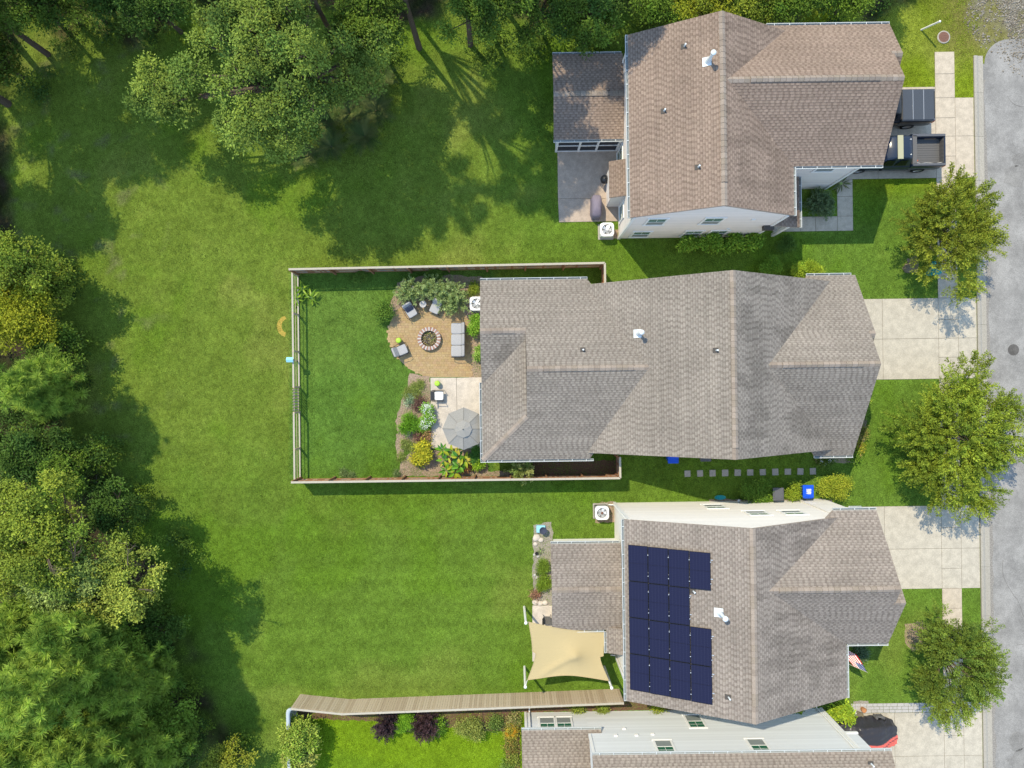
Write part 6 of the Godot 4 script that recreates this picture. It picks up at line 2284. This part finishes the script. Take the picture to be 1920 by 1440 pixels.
func make_garden() -> void:
	var g1 := Color(0.075, 0.15, 0.022); var g2 := Color(0.15, 0.23, 0.035)
	# behind the fire pit
	for q in [[770, 550, 0.72, 0.9, 0.5, "western part"], [812, 544, 0.85, 1.0, 0.55, "middle part"], [850, 558, 0.68, 0.85, 0.7, "eastern part"]]:
		shrub("oleander", "grey-green shrub with small white flowers north of the fire pit, %s of the row" % q[5], P(q[0], q[1]), Vector3(q[2], q[3], q[4]), Color(0.18, 0.26, 0.08), Color(0.36, 0.44, 0.18), {"kind": "twig", "size": 0.7, "dens": 34.0, "flower": Color(0.82, 0.80, 0.75), "bloom": 0.06, "fsize": 0.5}, "shrubs behind the fire pit")
	shrub("round_shrub", "dark round shrub at the north-western edge of the tan terrace", P(724, 588), Vector3(0.55, 0.9, 0.55), g1, Color(0.12, 0.21, 0.03), {"dens": 60.0})
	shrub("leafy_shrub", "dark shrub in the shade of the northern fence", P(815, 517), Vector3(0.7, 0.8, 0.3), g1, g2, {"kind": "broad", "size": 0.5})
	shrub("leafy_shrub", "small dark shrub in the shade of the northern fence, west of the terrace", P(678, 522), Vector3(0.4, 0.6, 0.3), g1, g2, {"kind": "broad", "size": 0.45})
	shrub("bright_shrub", "bright green shrub against the house, south of the air conditioner", P(892, 613), Vector3(0.36, 0.8, 0.62), Color(0.10, 0.24, 0.02), Color(0.22, 0.36, 0.04), {"kind": "long", "size": 0.6})
	shrub("bright_shrub", "small bright shrub against the house, east of the sofa", P(899, 665), Vector3(0.25, 0.5, 0.42), Color(0.11, 0.24, 0.03), Color(0.24, 0.34, 0.07), {"kind": "long", "size": 0.5})
	shrub("grass_clump", "low yellow-green clump north of the half hidden air conditioner", P(888, 545), Vector3(0.45, 0.25, 0.35), Color(0.14, 0.22, 0.02), Color(0.24, 0.28, 0.04), {"size": 0.8, "dens": 30.0})
	# corner of the fenced lawn
	leafy_plant("banana_plant", "young banana plants in the north-western corner of the fenced lawn", P(578, 556), [Vector2(-0.25, -0.45), Vector2(-0.62, 0.18), Vector2(0.28, 0.12)], 8, 0.5, 0.13, [Color(0.17, 0.30, 0.02), Color(0.25, 0.37, 0.03), Color(0.12, 0.23, 0.02)], 0.5)
	# bed beside the patio
	shrub("hydrangea", "white-flowered shrub along the western edge of the concrete patio", P(802, 785), Vector3(0.42, 0.75, 0.95), Color(0.09, 0.22, 0.02), Color(0.20, 0.36, 0.03), {"kind": "long", "size": 0.55, "dens": 46.0, "flower": Color(0.85, 0.88, 0.86), "bloom": 0.30, "fsize": 0.6})
	shrub("round_shrub", "round bright green shrub in the mixed bed", P(767, 796), Vector3(0.50, 0.7, 0.50), Color(0.07, 0.19, 0.015), Color(0.14, 0.28, 0.02), {"dens": 70.0})
	shrub("round_shrub", "smaller green shrub between the round one and the white flowers", P(786, 800), Vector3(0.34, 0.5, 0.36), Color(0.10, 0.24, 0.02), Color(0.18, 0.33, 0.03), {"dens": 60.0})
	shrub("purple_shrub", "dull purple shrub north of the white flowers", P(787, 758), Vector3(0.36, 0.4, 0.30), Color(0.10, 0.055, 0.045), Color(0.17, 0.10, 0.075), {"dens": 50.0})
	shrub("purple_shrub", "dull purple shrub south of the round green one", P(786, 818), Vector3(0.34, 0.35, 0.28), Color(0.14, 0.07, 0.055), Color(0.22, 0.13, 0.09), {"dens": 45.0})
	shrub("flower_clump", "orange and pink clump at the patio's western edge", P(800, 815), Vector3(0.25, 0.35, 0.3), Color(0.20, 0.20, 0.05), Color(0.42, 0.20, 0.12), {"dens": 45.0})
	shrub("silver_clump", "silvery low plant in the north of the mixed bed", P(769, 752), Vector3(0.26, 0.25, 0.28), Color(0.16, 0.25, 0.12), Color(0.30, 0.38, 0.24), {"dens": 40.0})
	for q in [[776, 730, 0.3], [781, 742, 0.28], [789, 722, 0.25], [765, 738, 0.25], [760, 834, 0.3], [772, 838, 0.25], [752, 858, 0.2]]:
		shrub("ground_cover", "low yellow-green ground cover in the mixed bed", P(q[0], q[1]), Vector3(q[2], 0.14, q[2]), Color(0.14, 0.20, 0.03), Color(0.27, 0.31, 0.09), {"dens": 36.0, "size": 0.7}, "low plants of the mixed bed")
	shrub("croton", "yellow and green mottled shrub west of the big-leaved plants", P(794, 852), Vector3(0.62, 0.9, 0.66), Color(0.20, 0.25, 0.02), Color(0.47, 0.40, 0.03), {"kind": "long", "size": 0.62, "dens": 50.0})
	leafy_plant("canna", "big-leaved green and yellow plants south of the grey umbrella", P(846, 856), [Vector2(-0.45, -0.5), Vector2(0.1, -0.35), Vector2(0.5, -0.05), Vector2(-0.4, 0.15), Vector2(0.05, 0.4), Vector2(-0.25, 0.75), Vector2(0.6, 0.5), Vector2(0.3, 0.9), Vector2(0.95, 0.15)], 9, 0.46, 0.19, [Color(0.08, 0.22, 0.02), Color(0.14, 0.31, 0.025), Color(0.34, 0.38, 0.03), Color(0.48, 0.42, 0.06), Color(0.05, 0.17, 0.035)], 1.0)
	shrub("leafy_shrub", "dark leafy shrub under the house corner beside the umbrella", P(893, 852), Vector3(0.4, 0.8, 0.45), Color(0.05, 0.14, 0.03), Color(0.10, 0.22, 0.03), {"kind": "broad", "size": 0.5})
	shrub("bright_shrub", "bright green shrub at the house's south-western corner", P(897, 869), Vector3(0.34, 0.6, 0.3), Color(0.16, 0.30, 0.02), Color(0.28, 0.42, 0.03), {"kind": "long", "size": 0.5})
	shrub("flower_clump", "reddish clump among the plants by the southern fence", P(873, 873), Vector3(0.26, 0.5, 0.26), Color(0.25, 0.14, 0.03), Color(0.45, 0.22, 0.10), {"dens": 50.0})
	shrub("fence_climber", "loose yellowish shrub leaning over the southern fence", P(975, 875), Vector3(0.55, 1.5, 0.4), Color(0.16, 0.25, 0.05), Color(0.36, 0.36, 0.12), {"kind": "twig", "size": 0.8, "dens": 42.0})
	# south of the middle house and beside the white wall
	shrub("dark_shrub", "big dark green shrub by the white wall, under the middle house's shade", P(1412, 920), Vector3(1.0, 1.3, 0.66), Color(0.07, 0.16, 0.02), Color(0.16, 0.26, 0.035), {"dens": 52.0})
	shrub("bright_shrub", "small bright green shrub by the white wall, west of the grey bin", P(1433, 929), Vector3(0.44, 0.8, 0.34), Color(0.12, 0.27, 0.02), Color(0.24, 0.37, 0.03), {"dens": 60.0})
	shrub("round_shrub", "round yellow-green shrub between the grey and the blue bin", P(1484, 921), Vector3(0.50, 0.9, 0.46), Color(0.13, 0.22, 0.02), Color(0.27, 0.33, 0.03), {"dens": 60.0})
	shrub("round_shrub", "large yellow-green shrub east of the blue bin", P(1553, 912), Vector3(0.98, 1.2, 0.72), Color(0.15, 0.22, 0.02), Color(0.34, 0.36, 0.035), {"dens": 60.0})
	# front bed of the middle house
	for q in [[1614, 750, Color(0.32, 0.34, 0.04), "yellow"], [1616, 772, Color(0.20, 0.30, 0.04), "mid green"], [1611, 812, Color(0.30, 0.22, 0.08), "brownish"], [1606, 838, Color(0.40, 0.34, 0.04), "golden"], [1598, 856, Color(0.16, 0.26, 0.03), "dark green"], [1618, 732, Color(0.12, 0.2, 0.02), "deep green"]]:
		shrub("bed_plant", "%s plant in the bed along the middle house's front" % q[3], P(q[0], q[1]), Vector3(0.30, 0.45, 0.32), Color(0.10, 0.19, 0.02), q[2], {"dens": 60.0, "flower": Color(0.7, 0.25, 0.2), "bloom": 0.04, "fsize": 0.5})
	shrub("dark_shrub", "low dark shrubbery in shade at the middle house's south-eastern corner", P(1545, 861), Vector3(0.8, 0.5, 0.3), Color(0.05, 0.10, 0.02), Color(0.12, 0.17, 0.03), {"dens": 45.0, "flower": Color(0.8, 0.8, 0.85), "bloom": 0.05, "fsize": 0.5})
	# north of the middle house, and the northern house
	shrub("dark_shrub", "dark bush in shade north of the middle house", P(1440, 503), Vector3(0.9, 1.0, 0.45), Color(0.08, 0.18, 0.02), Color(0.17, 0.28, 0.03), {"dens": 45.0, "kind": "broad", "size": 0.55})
	shrub("bright_shrub", "sunlit yellow-green bush at the north-eastern corner of the middle house", P(1512, 512), Vector3(1.25, 1.1, 0.50), Color(0.14, 0.24, 0.02), Color(0.29, 0.36, 0.03), {"dens": 48.0, "kind": "broad", "size": 0.55})
	for q in [[1286, 461, 0.75, 1.2, 0.45, "westernmost"], [1322, 458, 0.95, 1.8, 0.5, "second from the west"], [1366, 461, 0.8, 1.4, 0.5, "second from the porch"], [1402, 457, 0.8, 1.7, 0.45, "nearest the porch"]]:
		shrub("wall_shrub", "leafy shrub along the southern wall of the grey northern house, %s" % q[5], P(q[0], q[1]), Vector3(q[2], q[3], q[4]), Color(0.08, 0.19, 0.02), Color(0.23, 0.35, 0.035), {"kind": "long", "size": 0.75, "dens": 26.0}, "shrubs along the northern house's southern wall")
	shrub("grey_shrub", "dull grey-green shrub beside the front path of the northern house", P(1530, 386), Vector3(0.8, 0.6, 0.55), Color(0.10, 0.16, 0.07), Color(0.18, 0.24, 0.12), {"kind": "twig", "size": 0.6, "dens": 30.0})
	leafy_plant("sago_palm", "small spiky palm at the garage corner of the northern house", P(1574, 346), [Vector2(0, 0)], 20, 0.6, 0.09, [Color(0.10, 0.13, 0.05), Color(0.15, 0.16, 0.06)], 0.35)
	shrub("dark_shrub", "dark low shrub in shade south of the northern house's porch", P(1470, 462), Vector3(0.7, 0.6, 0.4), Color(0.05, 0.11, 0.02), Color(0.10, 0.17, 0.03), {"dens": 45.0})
	# solar house
	shrub("round_shrub", "northern of two round green shrubs in the gravel bed", P(1018, 1062), Vector3(0.40, 0.55, 0.36), Color(0.10, 0.17, 0.02), Color(0.17, 0.25, 0.03), {"dens": 75.0, "size": 0.8})
	shrub("round_shrub", "southern of two round green shrubs in the gravel bed", P(1019, 1093), Vector3(0.42, 0.55, 0.42), Color(0.12, 0.20, 0.02), Color(0.20, 0.28, 0.03), {"dens": 75.0, "size": 0.8})
	shrub("flower_clump", "small pinkish clump at the southern end of the gravel bed", P(1004, 1113), Vector3(0.18, 0.25, 0.18), Color(0.22, 0.15, 0.08), Color(0.42, 0.20, 0.15), {"dens": 60.0})
	leafy_plant("yucca", "tiny spiky plant at the northern end of the gravel bed", P(1013, 1032), [Vector2(0, 0)], 14, 0.28, 0.05, [Color(0.22, 0.25, 0.12)], 0.15)
	shrub("dark_shrub", "dark shrub with pale leaf tips beside the flag", P(1607, 1222), Vector3(0.55, 0.7, 0.5), Color(0.05, 0.09, 0.03), Color(0.14, 0.20, 0.12), {"dens": 50.0})
	# southern strip
	var long1 := Color(0.13, 0.24, 0.02); var long2 := Color(0.32, 0.40, 0.03)
	shrub("long_leaved_shrub", "long-leaved yellow-green shrub at the south-eastern corner of the solar house", P(1566, 1322), Vector3(0.95, 1.5, 0.45), long1, long2, {"kind": "long", "size": 0.8, "dens": 46.0})
	shrub("long_leaved_shrub", "straggling yellow-green shrub under the solar house's southern eave", P(1490, 1340), Vector3(1.1, 1.0, 0.28), long1, long2, {"kind": "long", "size": 0.7, "dens": 32.0})
	shrub("fence_climber", "small bright climber over the plank fence beside the solar house", P(1232, 1321), Vector3(0.55, 0.8, 0.2), Color(0.18, 0.26, 0.02), Color(0.36, 0.38, 0.03), {"kind": "small", "dens": 30.0})
	for q in [[1085, 1327, "eastern"], [1130, 1326, "easternmost"]]:
		shrub("ground_cover", "low greenery at the foot of the plank fence, %s clump" % q[2], P(q[0], q[1]), Vector3(0.5, 0.35, 0.16), Color(0.14, 0.22, 0.03), Color(0.30, 0.33, 0.06), {"dens": 40.0})
	shrub("climbing_shrub", "tall mottled climbing shrub over the rounded fence corner", P(574, 1358), Vector3(1.0, 2.7, 1.0), Color(0.12, 0.21, 0.02), Color(0.30, 0.36, 0.06), {"kind": "long", "size": 0.8, "dens": 60.0})
	shrub("climbing_shrub", "tall mottled climbing shrub at the bottom edge by the rounded fence", P(572, 1412), Vector3(0.95, 2.6, 1.0), Color(0.11, 0.20, 0.02), Color(0.33, 0.34, 0.08), {"kind": "long", "size": 0.8, "dens": 60.0})
	shrub("plum_bush", "dark purple bush south of the plank fence, western one", P(727, 1349), Vector3(0.42, 1.1, 0.5), Color(0.035, 0.025, 0.03), Color(0.085, 0.05, 0.06), {"kind": "twig", "size": 0.7, "dens": 50.0})
	shrub("lime_bush", "bright green bush between the two purple bushes", P(763, 1346), Vector3(0.68, 1.0, 0.55), Color(0.09, 0.22, 0.015), Color(0.17, 0.31, 0.02), {"kind": "broad", "size": 0.5, "dens": 46.0})
	shrub("plum_bush", "dark purple bush south of the plank fence, eastern one", P(799, 1351), Vector3(0.5, 1.2, 0.55), Color(0.04, 0.028, 0.03), Color(0.10, 0.055, 0.06), {"kind": "twig", "size": 0.75, "dens": 50.0, "flower": Color(0.6, 0.08, 0.06), "bloom": 0.04, "fsize": 0.6})
	shrub("green_bush", "small green bush east of the purple bushes", P(822, 1358), Vector3(0.4, 0.7, 0.5), Color(0.10, 0.22, 0.02), Color(0.18, 0.30, 0.03), {"dens": 45.0})
	shrub("olive_bush", "large dull olive bush west of the clapboard house", P(885, 1356), Vector3(0.95, 1.2, 0.6), Color(0.15, 0.20, 0.04), Color(0.28, 0.30, 0.07), {"dens": 55.0})
	shrub("marigold_bush", "orange-flowered bush at the corner of the clapboard house", P(958, 1369), Vector3(0.4, 0.6, 0.5), Color(0.20, 0.20, 0.03), Color(0.35, 0.30, 0.04), {"dens": 50.0, "flower": Color(0.75, 0.33, 0.02), "bloom": 0.4, "fsize": 0.55})
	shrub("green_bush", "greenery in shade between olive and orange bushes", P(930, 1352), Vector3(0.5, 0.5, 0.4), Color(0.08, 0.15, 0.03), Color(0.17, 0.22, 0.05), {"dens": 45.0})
	for q in [[958, 1398, "reddish", Color(0.30, 0.18, 0.06)], [962, 1420, "yellowish", Color(0.30, 0.31, 0.06)], [950, 1436, "dull green", Color(0.16, 0.24, 0.05)], [964, 1348, "straw-coloured", Color(0.33, 0.27, 0.12)]]:
		shrub("bed_plant", "low %s plant in the soil strip west of the clapboard house" % q[2], P(q[0], q[1]), Vector3(0.38, 0.4, 0.36), Color(0.11, 0.18, 0.03), q[3], {"dens": 34.0})
	# low tufts by the southern fence
	for q in [[645, 887], [659, 893], [744, 889]]:
		shrub("fence_tuft", "small tuft at the foot of the southern fence, inside the lawn", P(q[0], q[1]), Vector3(0.2, 0.2, 0.14), Color(0.10, 0.17, 0.05), Color(0.2, 0.25, 0.1), {"dens": 50.0, "size": 0.7}, "tufts at the foot of the southern fence")


func sago(label: String, at: Vector3, r: float, meshes: Array) -> void:
	var o := thing("sago_palm", label, "palm", at, rnd(0, TAU), "sago palms under the oak")
	var tr := MB.new(); tr.lathe(Vector3.ZERO, [[0.2, 0], [0.22, 0.3], [0.15, 0.6], [0.001, 0.66]], 10)
	obj("trunk", tr, M.bark, o)
	for k in 26:
		var f := obj("frond", meshes[k % meshes.size()], M.leaf, o)
		f.transform = Transform3D(Basis(Vector3.UP, k * 2.399) * Basis(Vector3.RIGHT, -rnd(0.1, 0.75)) * Basis.from_scale(Vector3.ONE * r * rnd(0.85, 1.1)), Vector3(0, 0.6, 0))

func make_forest() -> void:
	# colours: dark, mid, light, yellow
	var d1 := Color(0.030, 0.070, 0.014); var d2 := Color(0.075, 0.135, 0.020)
	var m1 := Color(0.050, 0.110, 0.014); var m2 := Color(0.13, 0.20, 0.022)
	var l1 := Color(0.095, 0.155, 0.020); var l2 := Color(0.26, 0.31, 0.035)
	var y1 := Color(0.13, 0.17, 0.014); var y2 := Color(0.29, 0.30, 0.020)
	var woods := "crowded woodland trees at the western and northern edges"
	# the big oak over the sago palms
	broad_tree("oak_tree", "big spreading oak over the sago palms, the largest crown north-west of the fenced lawn", Vector3(-12.0, 0, -17.0), 10.6, 4.4, Color(0.070, 0.135, 0.028), Color(0.20, 0.265, 0.040), {"lobes": 52, "flat": 0.58, "trunk": 0.34, "dens": 36.0, "lobe": 0.85, "extra": [
		[Vector3(-6.2, 5.8, 1.6), 1.2], [Vector3(-7.8, 5.2, 0.2), 1.15], [Vector3(-7.2, 5.2, 1.4), 1.0], [Vector3(-5.2, 6.2, 0.4), 1.2], [Vector3(-2.6, 6.4, 2.9), 1.3], [Vector3(-0.3, 6.2, 3.6), 1.35], [Vector3(0.5, 5.6, 3.0), 1.0], [Vector3(-8.9, 4.6, 1.2), 0.8], [Vector3(3.9, 6.5, 0.5), 1.2], [Vector3(4.4, 6.0, -1.2), 1.1]]})
	var fm: Array = []
	for k in 2:
		var b := MB.new()
		b.col = Color(0.06, 0.10, 0.03) if k == 0 else Color(0.12, 0.145, 0.045)
		for j in 22:
			var t := 0.06 + 0.94 * j / 22.0
			var c := Vector3(0, 0.42 * t - 0.50 * t * t, t)
			var l := 0.22 * sin(PI * (0.12 + 0.84 * t))
			for s in [-1.0, 1.0]:
				b.quad(c, c + Vector3(0, 0, 0.030), c + Vector3(s * l, 0.05 * l, 0.13), c + Vector3(s * l * 0.98, 0.05 * l, 0.12))
		b.tube(Vector3.ZERO, Vector3(0, 0.1, 0.5), 0.014, 0.01, 5, false)
		b.tube(Vector3(0, 0.1, 0.5), Vector3(0, -0.08, 1.0), 0.01, 0.004, 5, false)
		fm.append(b.mesh())
	var spots := [[660, 165, 1.35, "north-western one of the group"], [712, 158, 1.3, "north-eastern one of the group"], [708, 215, 1.4, "eastern one, with browned fronds"], [660, 220, 1.2, "middle one of the group"], [688, 262, 1.25, "south-eastern one of the group"], [626, 281, 1.15, "southern one of the group"], [580, 297, 1.1, "south-western one of the group"], [618, 232, 1.1, "western one of the group"]]
	for q in spots:
		sago("dark spiky sago palm in the oak's shade, %s" % q[3], P(q[0], q[1]), q[2], fm)
	# trees of the western edge that can be told apart: [picture x, y of the crown, height of its middle, spread, colours, words]
	var west := [
		[40, 590, 3.2, 2.3, y1, y2, "yellow-leaved tree at the left edge of the photo, level with the fenced lawn", 0],
		[85, 520, 2.4, 1.7, m1, l2, "light green tree just north-east of the yellow-leaved one", 0],
		[105, 650, 2.2, 1.6, d1, m2, "dark green tree between the yellow-leaved tree and the lawn", 0],
		[118, 715, 1.8, 1.2, d1, d2, "small dark tree at the lawn's edge, level with the gate", 0],
		[55, 745, 2.8, 1.9, d1, d2, "dark tree at the left edge, south of the yellow-leaved one", 0],
		[112, 895, 3.4, 1.8, m1, m2, "mid green tree level with the umbrella", 0],
		[172, 850, 2.4, 1.2, d1, m2, "small dark tree on the lawn's edge, level with the umbrella", 0],
		[60, 850, 3.6, 2.2, d1, d2, "dark tree north of the tall pale green crown", 0],
		[70, 1000, 8.0, 2.9, l1, l2, "tall pale green tree at the left edge, level with the solar house", 0],
		[115, 1080, 7.2, 2.4, l1, Color(0.25, 0.32, 0.09), "pale green tree touching the tall one on its south-eastern side", 0],
		[232, 1092, 6.9, 2.2, l1, Color(0.33, 0.36, 0.06), "pale yellow-green tree that reaches farthest over the lawn", 0],
		[215, 960, 3.2, 1.6, d1, d2, "low dark tree in shade north of the yellow-green one", 0],
		[185, 1160, 6.0, 2.2, m1, m2, "mid green tree under the southern side of the yellow-green one", 0],
		[280, 1190, 3.0, 1.7, d1, d2, "low dark tree on the lawn's edge, south of the yellow-green one", 0],
		[290, 1345, 3.8, 1.9, m1, m2, "green tree on the lawn's edge near the bottom-left corner", 0],
		[330, 1400, 2.6, 1.7, d1, m2, "low green tree at the bottom edge of the photo", 0],
		[425, 1425, 1.8, 1.3, Color(0.16, 0.19, 0.03), y2, "yellowish bushy tree at the bottom edge, nearest the rounded fence", 0],
		[185, 1320, 5.0, 2.0, d1, m2, "dark tree among the pines near the bottom-left corner", 0],
		[20, 490, 4.5, 1.9, m1, l2, "light bushy tree at the left edge, north of the yellow-leaved one", 0],
		[-8, 110, 4.0, 1.6, d1, y1, "dark tree with yellow tips at the left edge near the top", 0],
		[50, -6, 5.0, 2.1, d1, m2, "dark tree in the top-left corner of the photo", 0],
		[150, 0, 4.2, 1.4, m1, l2, "light-tipped tree just right of the top-left corner", 0],
		[215, -24, 5.0, 1.9, d1, d2, "dark tree at the top edge, between corner and oak", 0],
		[285, 2, 6.0, 1.8, d1, d2, "dark tree against the western side of the big oak", 0],
		[690, 40, 5.5, 2.3, d1, m2, "dark bluish tree against the eastern side of the big oak", 0],
		[905, -5, 6.0, 2.4, d1, m2, "dark tree at the top edge, in front of the porch roof", 0],
		[1010, 15, 4.2, 2.0, d1, m2, "dark shaggy tree at the top edge, left of the grey northern house", 0],
		[1105, 10, 4.6, 2.0, d1, m2, "dark shaggy tree at the top edge, at the corner of the grey northern house", 0],
		[1130, 40, 2.4, 1.0, m1, m2, "small tree at the north-western corner of the grey northern house", 0],
		[1240, -8, 4.0, 1.8, m1, m2, "green tree at the top edge behind the grey northern house, western one", 0],
		[1325, 2, 4.5, 1.9, l1, y2, "bright yellow-green tree at the top edge behind the grey northern house", 0],
		[1420, 8, 4.0, 1.9, m1, l2, "light green tree at the top edge, right of the yellow-green one", 0],
		[1500, -14, 4.6, 1.8, m1, m2, "green tree at the top edge behind the garage roof", 0],
		[1600, -16, 4.0, 1.6, m1, m2, "green tree at the top edge, nearest the gravel", 0],
	]
	for q in west:
		var at := P(q[0], q[1], q[2]); at.y = 0
		broad_tree("woodland_tree", q[6], at, q[2] + q[3] * 0.62, q[3], q[4], q[5], {"lobes": 20 + int(q[3] * 6.0), "dens": 44.0, "snags": 2 if q[6].begins_with("pale") or q[6].begins_with("tall pale") else 0, "lean": Vector3(at.x, 0, at.z).normalized() * q[2] * 0.30})
	var pines := [
		[120, 1265, 9.5, 2.7, "large shaggy pine near the bottom-left corner"],
		[45, 1390, 9.0, 2.6, "shaggy pine in the bottom-left corner"],
		[165, 1395, 8.0, 2.4, "shaggy pine at the bottom edge, second from the corner"],
		[30, 1200, 7.0, 2.2, "dark pine at the left edge, north of the large shaggy one"],
		[75, 725, 5.5, 1.5, "small bright pine in the dark gap south of the yellow-leaved tree"],
		[245, 1270, 6.0, 1.8, "slim pine on the lawn side of the large shaggy one"],
		[150, 1180, 8.0, 2.0, "pine south of the pale green crowns"],
		[250, 1420, 6.0, 1.9, "pine at the bottom edge, third from the corner"],
	]
	for q in pines:
		var at := P(q[0], q[1], q[2]); at.y = 0
		pine_tree(q[4], at, q[2] * 1.35, q[3], Color(0.085, 0.165, 0.024), Color(0.32, 0.43, 0.06))
	# the woodland goes on beyond the frame: these also shade the lawn
	var beyond := [[-38, -19, 13.0, 4.2], [-32, -22.5, 12.5, 4.0], [-31.5, -17.5, 12.0, 3.4], [-37, -13, 12.0, 4.0], [-33.0, -13.2, 9.0, 2.6], [-27, -26, 12.0, 3.4], [-24.5, -24.5, 13.0, 2.6], [-29.0, -20.6, 13.0, 2.6], [-33.5, -15.6, 13.0, 3.0], [-27.0, -22.6, 13.5, 2.4], [-41, -5, 11.0, 4.0], [-40, 4, 11.0, 4.0], [-41, 12, 12.0, 4.0], [-40, 22, 12.0, 4.0], [-34, 30, 12.0, 4.0], [-26, 31, 11.0, 3.6],
		[-17, -27, 13.0, 4.0], [3.0, -28, 13.0, 3.4], [9.5, -29, 12.0, 3.8], [14.5, -29, 12.0, 3.4], [18.5, -29.0, 11.0, 3.0], [-22, -30, 13.0, 4.2], [-12, -32, 13.0, 4.2], [2.5, -33, 13, 4.2], [20, -33, 12, 3.6]]
	for q in beyond:
		broad_tree("woodland_tree", "tall woodland tree beyond the top or left edge of the photo", Vector3(q[0], 0, q[1]), q[2], q[3], m1, m2, {"lobes": 26, "dens": 42.0, "size": 1.1}, woods)
	for q in [[-5.8, -21.0, 18.0, 2.6], [-2.6, -21.2, 17.0, 2.4], [-10.5, -20.4, 18.0, 2.4], [-1.2, -24.4, 16.0, 2.6], [2.2, -24.0, 17.0, 2.2], [-8.0, -25.5, 18.0, 2.6]]:
		broad_tree("woodland_tree", "tall woodland tree beyond the top or left edge of the photo", Vector3(q[0], 0, q[1]), q[2], q[3], m1, m2, {"lobes": 22, "dens": 54.0, "size": 1.0, "flat": 0.9}, woods)
	# undergrowth of the woodland floor
	var o := thing("undergrowth", "dense mixed undergrowth on the woodland floor", "undergrowth")
	o.set_meta("kind", "stuff")
	var xf: Array = []; var cols: Array = []
	for k in 5200:
		var x := rnd(-36.0, 25.0); var z := rnd(-28.0, 28.0)
		var f := forest_mix(x, z)
		if rng.randf() > f * 0.9: continue
		if edge_noise.get_noise_2d(x * 6.0 + 70.0, z * 6.0) < -0.08: continue
		var y := absf(rng.randfn()) * 0.5 + 0.12
		xf.append(Transform3D(basis_y(Vector3.UP + rdir() * 0.4, rnd(0, TAU), Vector3.ONE * rnd(0.6, 1.3)), Vector3(x, y, z)))
		cols.append(mixed(d1, m2, 0.25))
	for q in west:
		var at := P(q[0], q[1], q[2])
		for k in int(9 + q[3] * 5.0):
			var w := rnd(0, TAU); var d: float = q[3] * 0.65 * sqrt(rng.randf())
			xf.append(Transform3D(basis_y(Vector3.UP + rdir() * 0.4, rnd(0, TAU), Vector3.ONE * rnd(0.7, 1.3)), Vector3(at.x + cos(w) * d, rnd(0.15, 1.0), at.z + sin(w) * d)))
			cols.append(mixed(d1, m2, 0.25))
	cloud("foliage", o, "broad", xf, cols)
	# fallen branches in the gaps
	var fb := MB.new()
	for k in 60:
		var x := rnd(-31.0, -17.0); var z := rnd(-5.0, 24.0)
		if forest_mix(x, z) < 0.6: continue
		var w := rnd(0, TAU); var l := rnd(0.5, 1.6)
		var p := Vector3(x, rnd(0.05, 0.3), z)
		fb.tube(p, p + Vector3(cos(w) * l, rnd(-0.05, 0.3), sin(w) * l), 0.03, 0.012, 5)
	var fo := obj("fallen_branches", fb, M.pale_bark)
	tag(fo, "bare fallen branches scattered on the woodland floor", "branches", "", "stuff")
	# stones of the gravel at the end of the street
	var gm := MB.new()
	gm.ball(Vector3.ZERO, Vector3(0.05, 0.03, 0.042), 6, 4)
	sprays["pebble_0"] = gm.mesh()
	var gx: Array = []; var gc: Array = []
	for k in 16000:
		var x := rnd(25.0, 38.0); var z := rnd(-27.0, -19.0)
		if rng.randf() > gravel_mix(x, z) * 0.7: continue
		gx.append(Transform3D(Basis(Vector3.UP, rnd(0, TAU)) * Basis.from_scale(Vector3.ONE * rnd(0.5, 1.5)), Vector3(x, 0.012, z)))
		gc.append(mixed(Color(0.15, 0.125, 0.09), Color(0.30, 0.275, 0.24), 0.15))
	var go := thing("gravel", "loose grey gravel at the end of the street", "gravel")
	go.set_meta("kind", "stuff")
	cloud("stones", go, "pebble", gx, gc)

func lawn_here(x: float, z: float) -> bool:
	var ex := x * cos(TURN) - z * sin(TURN); var ez := x * sin(TURN) + z * cos(TURN)
	for q in keep_out:
		if ex > q[0] and ex < q[2] and ez > q[1] and ez < q[3]: return false
	return true

func make_grass() -> void:
	# tufts all over the lawns
	for k in 3:
		var b := MB.new()
		for j in 34:
			var p := Vector3(rng.randfn() * 0.11, 0, rng.randfn() * 0.11)
			var d := (Vector3.UP * 0.9 + rdir() * 0.9).normalized()
			d.y = absf(d.y) + 0.2
			var s := d.cross(rdir()).normalized() * rnd(0.006, 0.011)
			b.col = shade(Color.WHITE, rnd(0.7, 1.25))
			b.tri(p - s, p + s, p + d * rnd(0.03, 0.065))
		sprays["tuft_%d" % k] = b.mesh()
	var xf: Array = []; var cols: Array = []
	for k in 60000:
		var x := rnd(-30.0, 29.2); var z := rnd(-24.5, 25.0)
		if forest_mix(x, z) > 0.35 or not lawn_here(x, z): continue
		if gravel_mix(x, z) > 0.5: continue
		var s := rnd(0.8, 1.35)
		xf.append(Transform3D(Basis(Vector3.UP, rnd(0, TAU)) * Basis.from_scale(Vector3(s * 1.2, s * 0.8, s * 1.2)), Vector3(x, 0, z)))
		cols.append(shade(lawn_color(x, z), rnd(0.65, 1.15)))
	var o := thing("grass", "short mown grass of all the lawns", "grass")
	o.set_meta("kind", "stuff")
	cloud("blades", o, "tuft", xf, cols)
